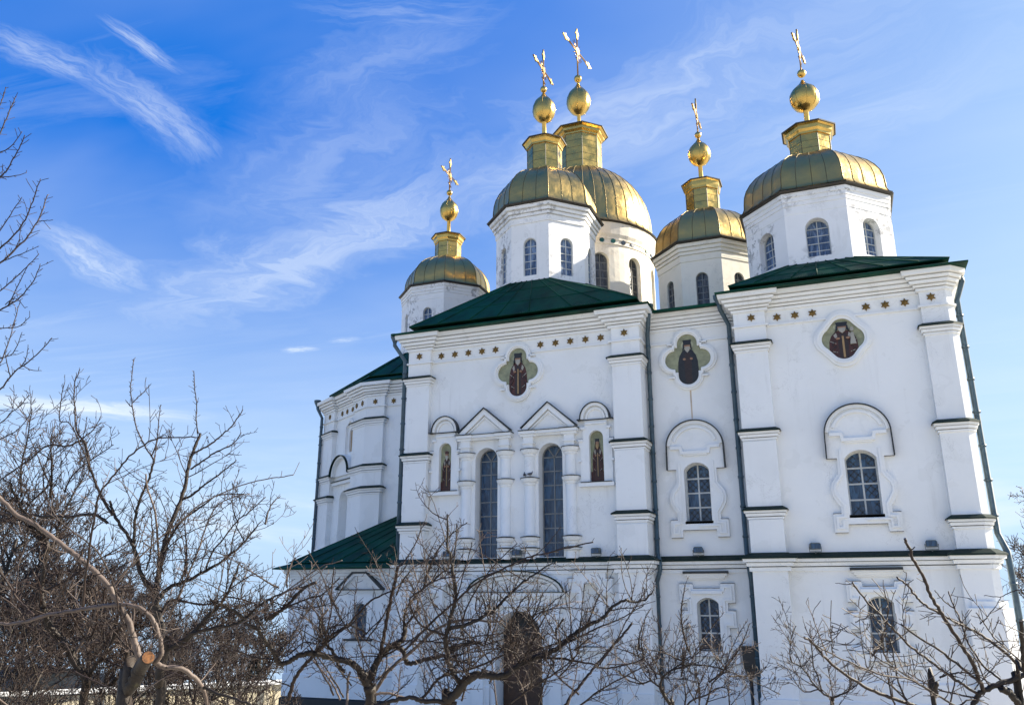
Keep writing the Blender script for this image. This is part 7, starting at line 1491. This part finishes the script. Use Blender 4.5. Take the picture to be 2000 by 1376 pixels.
  ('d8','w',[[0.631,-22.77,3.843],[0.482,-22.972,3.95],[0.376,-23.119,4.026],[0.279,-23.242,4.074],[0.173,-23.36,4.088],[0.048,-23.517,4.136],[-0.057,-23.662,4.19],[-0.165,-23.82,4.252],[-0.249,-23.947,4.304],[-0.294,-24.042,4.361]],0.0089,0.0043,6,0.15),
  ('d9','w',[[0.306,-22.58,3.809],[0.297,-22.564,3.869],[0.261,-22.535,3.99],[0.254,-22.492,4.132],[0.244,-22.44,4.301]],0.0086,0.0057,4,0.1),
  ('d10','t',[[0.566,-22.226,-0.1],[0.516,-22.226,3.752],[0.527,-22.271,3.876],[0.541,-22.301,3.98]],0.0261,0.0201,0,0),
  ('d11','w',[[0.524,-22.569,3.896],[0.483,-22.595,3.923],[0.361,-22.672,4.013],[0.215,-22.757,4.121],[0.117,-22.808,4.184],[0.038,-22.854,4.265]],0.0077,0.0047,6,0.15),
  ('d12','w',[[0.644,-21.77,3.736],[0.727,-21.692,3.945],[0.702,-21.682,4.033],[0.761,-21.629,4.221]],0.0077,0.0044,6,0.15),
  ('d13','w',[[0.219,-22.565,3.803],[0.195,-22.626,3.915],[0.188,-22.725,4.101]],0.0078,0.0047,4,0.1),
  ('d14','w',[[1.007,-22.101,4.267],[1.126,-22.027,4.285],[1.212,-21.966,4.274]],0.0057,0.0033,6,0.12),
  ('d15','w',[[1.151,-22.402,4.14],[1.009,-22.458,4.265],[0.885,-22.499,4.309],[0.783,-22.554,4.409],[0.665,-22.606,4.464],[0.534,-22.654,4.473],[0.46,-22.674,4.455]],0.0054,0.0027,7,0.12),
  ('d16','w',[[0.821,-22.129,3.855],[0.692,-22.135,3.878],[0.562,-22.133,3.91],[0.444,-22.125,3.971],[0.35,-22.112,4.029]],0.0081,0.005,6,0.12),
  ('d17','w',[[1.244,-22.437,4.268],[1.143,-22.494,4.367],[0.985,-22.581,4.439]],0.0046,0.0027,6,0.1),
  ('d18','w',[[0.944,-22.078,3.937],[0.891,-22.177,4.017],[0.816,-22.379,4.203],[0.699,-22.535,4.281]],0.0065,0.0035,7,0.12),
  ('d19','w',[[0.622,-22.556,3.802],[0.74,-22.496,3.879],[0.872,-22.389,3.839]],0.0077,0.0039,6,0.12),
  ('d20','w',[[1.364,-21.983,4.65],[1.299,-21.974,4.675],[1.228,-21.962,4.665],[1.126,-21.941,4.621],[1.013,-21.948,4.631]],0.005,0.003,2,0.06),
  ('d22','t',[[1.208,-21.975,-0.1],[1.158,-21.975,3.762],[1.18,-22.11,4.067],[1.187,-22.215,4.257],[1.191,-22.334,4.444]],0.0213,0.0158,0,0),
  ('d21','w',[[0.048,-23.517,4.136],[0.033,-23.552,4.218],[0.027,-23.618,4.446],[0.041,-23.631,4.536]],0.0038,0.0025,4,0.08),
  ('x','w',[[0.0,-23.63,4.45],[0.03,-23.75,4.47],[0.06,-23.88,4.48],[0.08,-24.01,4.5],[0.11,-24.13,4.51],[0.13,-24.26,4.52]],0.0039,0.0017,9,0.16),
  ('x','p',[[0.49,-22.46,4.13],[0.42,-22.6,4.13],[0.36,-22.75,4.13],[0.29,-22.88,4.13],[0.23,-23.02,4.11],[0.18,-23.15,4.1]],0.0053,0.0024,9,0.16),
  ('x','w',[[0.09,-22.82,4.19],[0.15,-22.97,4.28],[0.19,-23.14,4.39],[0.22,-23.31,4.49],[0.22,-23.48,4.59],[0.2,-23.66,4.68]],0.0073,0.0033,9,0.16),
  ('x','w',[[0.23,-22.75,4.13],[0.19,-22.89,4.17],[0.17,-23.03,4.22],[0.17,-23.16,4.28],[0.17,-23.28,4.33],[0.2,-23.4,4.38]],0.0071,0.0032,9,0.16),
  ('x','w',[[0.07,-23.54,4.22],[0.07,-23.4,4.25],[0.05,-23.27,4.29],[0.03,-23.14,4.32],[-0.01,-23.01,4.34],[-0.04,-22.89,4.36]],0.0042,0.0019,9,0.16),
  ('x','w',[[0.35,-22.62,4.28],[0.34,-22.72,4.38],[0.34,-22.81,4.49],[0.35,-22.9,4.59],[0.37,-22.99,4.69],[0.39,-23.08,4.79]],0.0042,0.0019,9,0.16),
  ('x','w',[[0.57,-22.3,4.01],[0.64,-22.3,4.04],[0.71,-22.3,4.05],[0.77,-22.29,4.05],[0.84,-22.28,4.04],[0.9,-22.27,4.02]],0.0085,0.0038,9,0.16),
  ('x','w',[[0.75,-22.52,4.29],[0.76,-22.54,4.33],[0.77,-22.56,4.37],[0.78,-22.58,4.41],[0.78,-22.6,4.46],[0.79,-22.63,4.5]],0.005,0.0023,9,0.16),
  ('x','w',[[0.89,-22.46,4.42],[0.93,-22.44,4.45],[0.97,-22.41,4.49],[1.01,-22.39,4.53],[1.05,-22.37,4.58],[1.08,-22.35,4.62]],0.005,0.0023,9,0.16),
  ('x','p',[[0.53,-22.27,3.86],[0.48,-22.37,3.91],[0.43,-22.48,3.96],[0.39,-22.58,4.0],[0.34,-22.68,4.04],[0.29,-22.79,4.08]],0.007,0.0031,9,0.16),
  ('x','w',[[0.21,-22.44,4.26],[0.26,-22.34,4.27],[0.3,-22.23,4.29],[0.34,-22.13,4.31],[0.38,-22.04,4.34],[0.42,-21.94,4.37]],0.0074,0.0033,9,0.16),
  ('x','w',[[0.35,-22.26,3.79],[0.27,-22.37,3.88],[0.2,-22.48,3.96],[0.11,-22.59,4.03],[0.02,-22.7,4.08],[-0.08,-22.81,4.13]],0.0071,0.0032,9,0.16),
  ('x','w',[[0.67,-21.69,4.0],[0.65,-21.59,4.04],[0.63,-21.5,4.07],[0.61,-21.41,4.1],[0.58,-21.31,4.13],[0.54,-21.22,4.14]],0.006,0.0027,9,0.16),
  ('x','w',[[0.82,-22.14,3.92],[0.9,-22.03,3.99],[0.99,-21.92,4.06],[1.08,-21.81,4.13],[1.17,-21.7,4.2],[1.27,-21.58,4.26]],0.0058,0.0026,9,0.16),
  ('x','w',[[-0.16,-23.81,4.24],[-0.16,-23.99,4.29],[-0.15,-24.17,4.35],[-0.15,-24.35,4.4],[-0.14,-24.52,4.45],[-0.13,-24.69,4.5]],0.0047,0.0021,9,0.16),
  ('x','p',[[-0.23,-22.87,4.19],[-0.25,-22.89,4.27],[-0.27,-22.91,4.34],[-0.29,-22.92,4.42],[-0.31,-22.94,4.5],[-0.34,-22.96,4.58]],0.0073,0.0033,9,0.16),
 ],
 'G': [
  ('tr','t',[[-0.615,-13.899,-0.1],[-0.529,-13.899,2.754],[-0.51,-13.94,2.884],[-0.5,-13.972,3.018]],0.0422,0.0261,1,0.2),
  ('g1','b',[[-0.501,-13.969,3.008],[-0.337,-13.965,3.063],[-0.232,-13.969,3.122],[-0.193,-14.04,3.291],[-0.203,-14.17,3.556]],0.0226,0.0078,8,0.4),
  ('g2','b',[[-0.501,-13.969,3.008],[-0.614,-14.015,3.057],[-0.705,-14.061,3.137],[-0.791,-14.114,3.257],[-0.858,-14.159,3.378],[-0.945,-14.209,3.499],[-1.095,-14.27,3.599],[-1.08,-14.301,3.843],[-1.06,-14.307,3.945],[-0.955,-14.291,4.166]],0.0209,0.0079,6,0.3),
  ('g3','w',[[-0.652,-14.036,3.077],[-0.683,-14.153,3.323],[-0.738,-14.262,3.528],[-0.731,-14.395,3.854],[-0.725,-14.507,4.128]],0.0157,0.0069,7,0.3),
  ('g4','w',[[-0.925,-14.201,3.499],[-0.812,-14.241,3.605],[-0.762,-14.281,3.688]],0.0105,0.0052,5,0.2),
  ('g5','w',[[-0.735,-14.436,3.976],[-0.773,-14.514,4.078],[-0.815,-14.626,4.251]],0.0087,0.0052,4,0.15),
  ('g6','w',[[-0.736,-14.41,3.895],[-0.638,-14.502,4.039],[-0.541,-14.587,4.153]],0.0087,0.0051,4,0.15),
  ('g7','w',[[-0.494,-13.976,3.038],[-0.5,-14.187,3.352],[-0.515,-14.329,3.558]],0.0104,0.0052,7,0.3),
  ('g8','w',[[-0.705,-14.061,3.137],[-0.927,-14.123,3.095],[-1.05,-14.221,3.238],[-1.145,-14.346,3.443],[-1.252,-14.439,3.526]],0.0122,0.0052,7,0.3),
  ('g9','w',[[-0.232,-13.969,3.122],[-0.061,-13.815,3.237],[0.126,-13.621,3.468],[0.188,-13.516,3.645]],0.0121,0.0053,8,0.3),
 ],
 'H': [
  ('tr','t',[[-10.549,-22.582,-0.1],[-10.614,-22.582,3.374],[-10.345,-23.098,5.012],[-9.896,-23.693,6.738],[-9.354,-24.332,8.354]],0.1173,0.0351,0,0),
  ('h0','b',[[-9.354,-24.332,8.354],[-9.535,-24.293,9.387],[-9.528,-24.251,10.102],[-9.394,-24.174,10.548],[-9.271,-24.107,10.779]],0.0292,0.0128,6,0.3),
  ('h1','w',[[-9.187,-24.111,9.249],[-9.112,-24.088,9.697],[-9.059,-24.059,10.04],[-9.02,-24.032,10.283],[-8.987,-24.0,10.571]],0.0122,0.0057,9,0.1),
  ('h1b','w',[[-9.248,-24.118,10.031],[-9.175,-24.05,10.456],[-9.152,-24.04,10.717]],0.0094,0.0051,9,0.08),
  ('h2','w',[[-9.166,-24.357,8.663],[-8.554,-24.5,9.001],[-8.219,-24.514,9.039],[-8.069,-24.549,9.102],[-7.866,-24.621,9.211],[-7.671,-24.707,9.325]],0.014,0.0049,7,0.12),
  ('h2b','w',[[-8.158,-24.633,9.252],[-7.987,-24.621,9.301],[-7.826,-24.636,9.448]],0.0067,0.0039,6,0.08),
  ('h2c','w',[[-8.219,-24.514,9.039],[-8.137,-24.428,9.076],[-8.046,-24.344,9.146]],0.0067,0.0034,6,0.06),
  ('h3','w',[[-9.229,-24.198,8.093],[-8.653,-24.212,8.223],[-8.39,-24.244,8.325],[-8.073,-24.3,8.467],[-7.857,-24.375,8.613],[-7.687,-24.461,8.757],[-7.549,-24.534,8.873]],0.014,0.0049,10,0.1),
  ('h3b','w',[[-8.431,-24.296,8.436],[-8.175,-24.348,8.651],[-7.993,-24.383,8.816]],0.0074,0.0039,8,0.08),
  ('h4','w',[[-9.247,-24.151,7.922],[-8.943,-23.994,8.223],[-8.815,-23.92,8.346],[-8.69,-23.854,8.534],[-8.588,-23.798,8.707],[-8.518,-23.761,8.947],[-8.476,-23.735,9.25]],0.0152,0.0061,10,0.12),
  ('h4b','w',[[-8.784,-23.915,8.366],[-8.564,-23.869,8.441],[-8.342,-23.827,8.521]],0.0071,0.0036,6,0.06),
  ('h4c','w',[[-8.538,-23.754,8.903],[-8.447,-23.725,8.91],[-8.358,-23.697,8.913]],0.0061,0.0036,4,0.05),
  ('h4d','w',[[-8.69,-23.854,8.534],[-8.632,-23.872,8.649],[-8.603,-23.909,8.811]],0.006,0.0036,6,0.06),
  ('h5','w',[[-9.291,-24.04,7.523],[-8.967,-23.913,7.902],[-8.82,-23.855,8.03],[-8.682,-23.809,8.173],[-8.565,-23.776,8.308],[-8.433,-23.743,8.471]],0.0117,0.0048,9,0.1),
  ('h6','w',[[-9.591,-23.835,7.556],[-9.183,-23.73,7.798],[-9.003,-23.683,7.871],[-8.815,-23.648,7.972],[-8.645,-23.64,8.115],[-8.532,-23.656,8.257],[-8.464,-23.682,8.375]],0.0133,0.0048,9,0.1),
  ('h6b','w',[[-8.939,-23.677,7.93],[-8.756,-23.696,7.98],[-8.591,-23.677,7.841]],0.006,0.0036,4,0.05),
  ('h6c','w',[[-8.912,-23.662,7.915],[-8.672,-23.734,8.183],[-8.509,-23.792,8.332]],0.0073,0.0042,6,0.06),
  ('h7','w',[[-9.541,-23.796,7.497],[-9.021,-23.812,7.591],[-8.776,-23.802,7.58],[-8.493,-23.793,7.564],[-8.282,-23.831,7.65]],0.0097,0.004,8,0.08),
  ('h8','w',[[-9.656,-23.671,6.968],[-9.427,-23.392,7.174],[-9.367,-23.303,7.354],[-9.371,-23.254,7.568],[-9.399,-23.199,7.859],[-9.454,-23.128,8.254]],0.0109,0.0046,8,0.1),
  ('h8b','w',[[-9.36,-23.32,7.415],[-9.13,-23.334,7.452],[-8.868,-23.458,7.648]],0.0075,0.0037,6,0.08),
  ('h9','w',[[-9.695,-23.573,6.615],[-9.195,-23.539,6.862],[-8.984,-23.519,6.942],[-8.745,-23.543,7.132],[-8.597,-23.543,7.21],[-8.409,-23.546,7.314],[-8.207,-23.572,7.465]],0.0133,0.0053,9,0.1),
  ('h9b','w',[[-8.7,-23.534,7.16],[-8.572,-23.573,7.262],[-8.486,-23.641,7.396]],0.0071,0.0035,6,0.06),
  ('h9c','w',[[-8.628,-23.546,7.181],[-8.578,-23.478,7.147],[-8.5,-23.405,7.148]],0.0059,0.0036,4,0.05),
  ('h10','w',[[-8.808,-23.549,7.074],[-8.782,-23.623,7.177],[-8.718,-23.74,7.326]],0.0071,0.0041,5,0.08),
  ('h11','w',[[-9.585,-23.435,6.321],[-8.9,-23.505,6.536],[-8.711,-23.542,6.636],[-8.536,-23.562,6.708],[-8.384,-23.599,6.807]],0.0109,0.004,9,0.1),
  ('h12','w',[[-9.448,-23.362,6.262],[-9.067,-23.349,6.393],[-8.847,-23.337,6.472],[-8.691,-23.347,6.581],[-8.591,-23.378,6.706]],0.0109,0.0041,9,0.1),
 ],
}

TM = [BARK, TWIG, PALE]
TL = {'A': ('pruned_tree', 'bare tree with pale arching limbs and an orange sawn stub at left front'),
      'B': ('fruit_tree', 'bare upright tree with lopped limbs and spurred shoots standing behind the sawn stub'),
      'B2': ('fruit_tree', 'bare dark twiggy tree with mossy leaning trunk behind the pale arching limb'),
      'C': ('fruit_tree', 'bare spreading tree with forked mossy trunk in front of the low annex'),
      'E': ('fruit_tree', 'bare dense tree with a long limb reaching right across the brown door'),
      'F': ('fruit_tree', 'small bare tree in front of the meter box and downpipes'),
      'D': ('pruned_tree', 'bare pruned tree with long straight cut shoots at the lower right corner'),
      'G': ('fruit_tree', 'small bare tree with upcurved twigs left of the lower right window'),
      'H': ('tall_tree', 'tall bare tree whose slender shoots reach in at the left edge')}
for k_, limbs in TREES.items():
    nm, lb = TL[k_]
    base = Vector(limbs[0][2][0])
    root = tag(empty(nm, base), lb, 'tree', 'bare trees in front of the church')
    sh = lambda x, y, z: (x - base.x, y - base.y, z - base.z)
    mb = MB(sh); tb = MB(sh)
    dist = (Vector(limbs[0][2][-1]) - CAMP).length
    for l_ in limbs:
        if l_[1] == 's':
            sb = MB(sh); ps = [Vector(p) for p in l_[2]]; sb.tube(catmull(ps, 4), [l_[3]] * 8 + [l_[4]], 14, True); sb.mi[-1] = 1
            sb.build('sawn_stub', [BARK, SAWN], root)
            continue
        grow_limb(mb, tb, l_, dist, {'B': 2.2, 'B2': 3.0, 'C': 4.0, 'E': 6.5, 'F': 2.5, 'G': 1.5}.get(k_, 0))
    tb.build('trunk', TM, root); mb.build('crown', TM, root)

def bare_tree(base, H, spread, seed, dist, label, grp, dens=1.0, lean=(0, 0)):
    """procedural bare tree: trunk, limbs and three more orders of branches"""
    global rnd
    rnd = random.Random(seed)
    root = tag(empty('bare_tree', base), label, 'tree', grp)
    tb = MB(); mb = MB(); kmin = .00032 * dist
    P_ = [Vector((0, 0, -.3))]; d = Vector((lean[0], lean[1], 1)).normalized(); n = 9; th = H * .72
    for i in range(n): d = (d + rv(.10)).normalized(); P_.append(P_[-1] + d * th / n)
    r0 = H * .017; tb.tube(P_, [r0 * (1 - .8 * i / n) for i in range(n + 1)], 9)
    def br(p, d, L, r_, lvl):
        n = 5 if lvl < 3 else 3; pts = [p]; dd = d.normalized(); bend = rv(.25)
        for i in range(n): dd = (dd + bend * .3 + rv(.20) + Vector((0, 0, .09))).normalized(); pts.append(pts[-1] + dd * L / n)
        mb.m = 0 if lvl < 2 else 1
        mb.tube(pts, [max(kmin, r_ * (1 - .7 * i / n)) for i in range(n + 1)], 6 if lvl == 0 else (4 if lvl == 1 else 3), False)
        if lvl >= 3: return
        m_ = int((7, 8, 6)[lvl] * dens)
        for k in range(m_):
            t_ = (k + rnd.random()) / m_ * .85 + .15; t_ *= n; i = min(n - 1, int(t_)); q = pts[i].lerp(pts[i + 1], t_ - i)
            ax = (pts[i + 1] - pts[i]).normalized(); s_ = rv(); s_ = s_ - ax * s_.dot(ax); s_ = s_.normalized() if s_.length > .1 else Vector((1, 0, 0))
            br(q, ax * rnd.uniform(.5, 1.1) + s_ + Vector((0, 0, .15)), L * rnd.uniform(.32, .62), r_ * .5, lvl + 1)
    m_ = int(11 * dens)
    for k in range(m_):
        t_ = .22 + .78 * (k + rnd.random() * .6) / m_; i = min(8, int(t_ * 9)); q = P_[i].lerp(P_[i + 1], t_ * 9 - i)
        a = k * 2.4 + rnd.uniform(-.4, .4)
        br(q, Vector((math.cos(a), math.sin(a), rnd.uniform(.45, 1.1))), spread * (1.1 - .55 * t_) * rnd.uniform(.8, 1.15), r0 * .42 * (1.1 - .6 * t_), 0)
    tb.build('trunk', [BARK], root); mb.build('crown', [BARK, TWIG], root)
    return root
def at_px(x, D):
    Rv = Vector((math.cos(R(YAW)), math.sin(R(YAW)), 0)); Fv = Vector((-math.sin(R(YAW)), math.cos(R(YAW)), 0))
    q = CAMP + (Fv * FPX + Rv * (x - 1000) * 0.958) / FPX * D; return q
GRP = 'bare trees beyond the left orchard'
for i, (x, D, H, sp, dn, lb) in enumerate([
        (-110, 20, 11.0, 3.6, .95, 'dense bare tree at the left edge, nearest of the distant trees'),
        (-20, 46, 16.5, 5.2, 1.1, 'tallest distant bare tree just inside the left edge beyond the outbuilding'),
        (60, 52, 15.5, 5.0, 1.1, 'distant bare tree behind the mossy leaning trunk near the left edge'),
        (130, 56, 13.5, 4.8, 1.1, 'distant bare tree rising above the dark outbuilding roof'),
        (200, 60, 12.5, 4.6, 1.05, 'distant bare tree over the corner of outbuilding and cream wall'),
        (280, 62, 11.5, 4.4, 1.0, 'distant bare tree behind the orange sawn stub'),
        (365, 64, 10.0, 3.6, .95, 'faint distant bare tree over the middle of the cream wall'),
        (450, 68, 9.5, 3.2, .9, 'faint distant bare tree left of the small dark evergreen'),
        (535, 72, 10.0, 3.0, .9, 'faint distant bare tree closest to the annex corner')]):
    q = at_px(x, D); bare_tree((q.x, q.y, terrain_z(q.x, q.y)), H, sp, 40 + i, D, lb, GRP, dn)
for x, D, H, sp, sd_, lb in [(45, 15, 5.3, 2.2, 91, 'low tangled bare tree at the bottom left corner'), (170, 13.5, 4.9, 1.9, 92, 'low tangled bare tree just left of the sawn stub'),
                            (400, 15.5, 5.0, 2.1, 93, 'low tangled bare tree in front of the cream wall right of the sawn stub'), (505, 18, 5.2, 2.0, 94, 'low tangled bare tree before the end of the cream wall by the annex')]:
    q = at_px(x, D * 1.02); bare_tree((q.x, q.y, terrain_z(q.x, q.y)), H, sp, sd_, D, lb, 'low bare trees of the orchard', 1.0)
q = at_px(2045, 36); bare_tree((q.x, q.y, 0), 12.8, 3.4, 77, 34, 'bare tree reaching in at the right edge beside the church corner', None, 1.0)

# dark conifer by the wall
q = at_px(508, 57); zb = terrain_z(q.x, q.y)
root = tag(empty('conifer', (q.x, q.y, zb)), 'small dark conical evergreen above the low cream wall', 'tree')
rnd = random.Random(3); tb = MB(); tb.tube([(0, 0, -.2), (0.02, 0, 2.2), (0, 0, 4.2)], [.09, .06, .01], 7); tb.build('trunk', BARK, root)
NEED = plain('dark_needles', (0.018, 0.030, 0.016), 0.7, 0, 0.3, 2)
cb = MB()
for k in range(2600):
    h_ = rnd.random() ** .8; z = .4 + 4.2 * h_; rr = 1.0 * (1 - h_) ** .75 * (.55 + .5 * rnd.random()) + .05
    a = rnd.uniform(0, 6.283); lump = 1 + .22 * math.sin(a * 3 + z * 4) + .12 * math.sin(a * 7 - z * 9)
    p = Vector((math.cos(a) * rr * lump, math.sin(a) * rr * lump, z)); d = Vector((math.cos(a), math.sin(a), rnd.uniform(-.1, .8))).normalized(); s_ = d.cross(rv()).normalized() * .05
    e_ = p + d * rnd.uniform(.15, .32); cb.add([tuple(p - s_), tuple(p + s_), tuple(e_)], [(0, 1, 2)])
cb.build('crown', NEED, root)
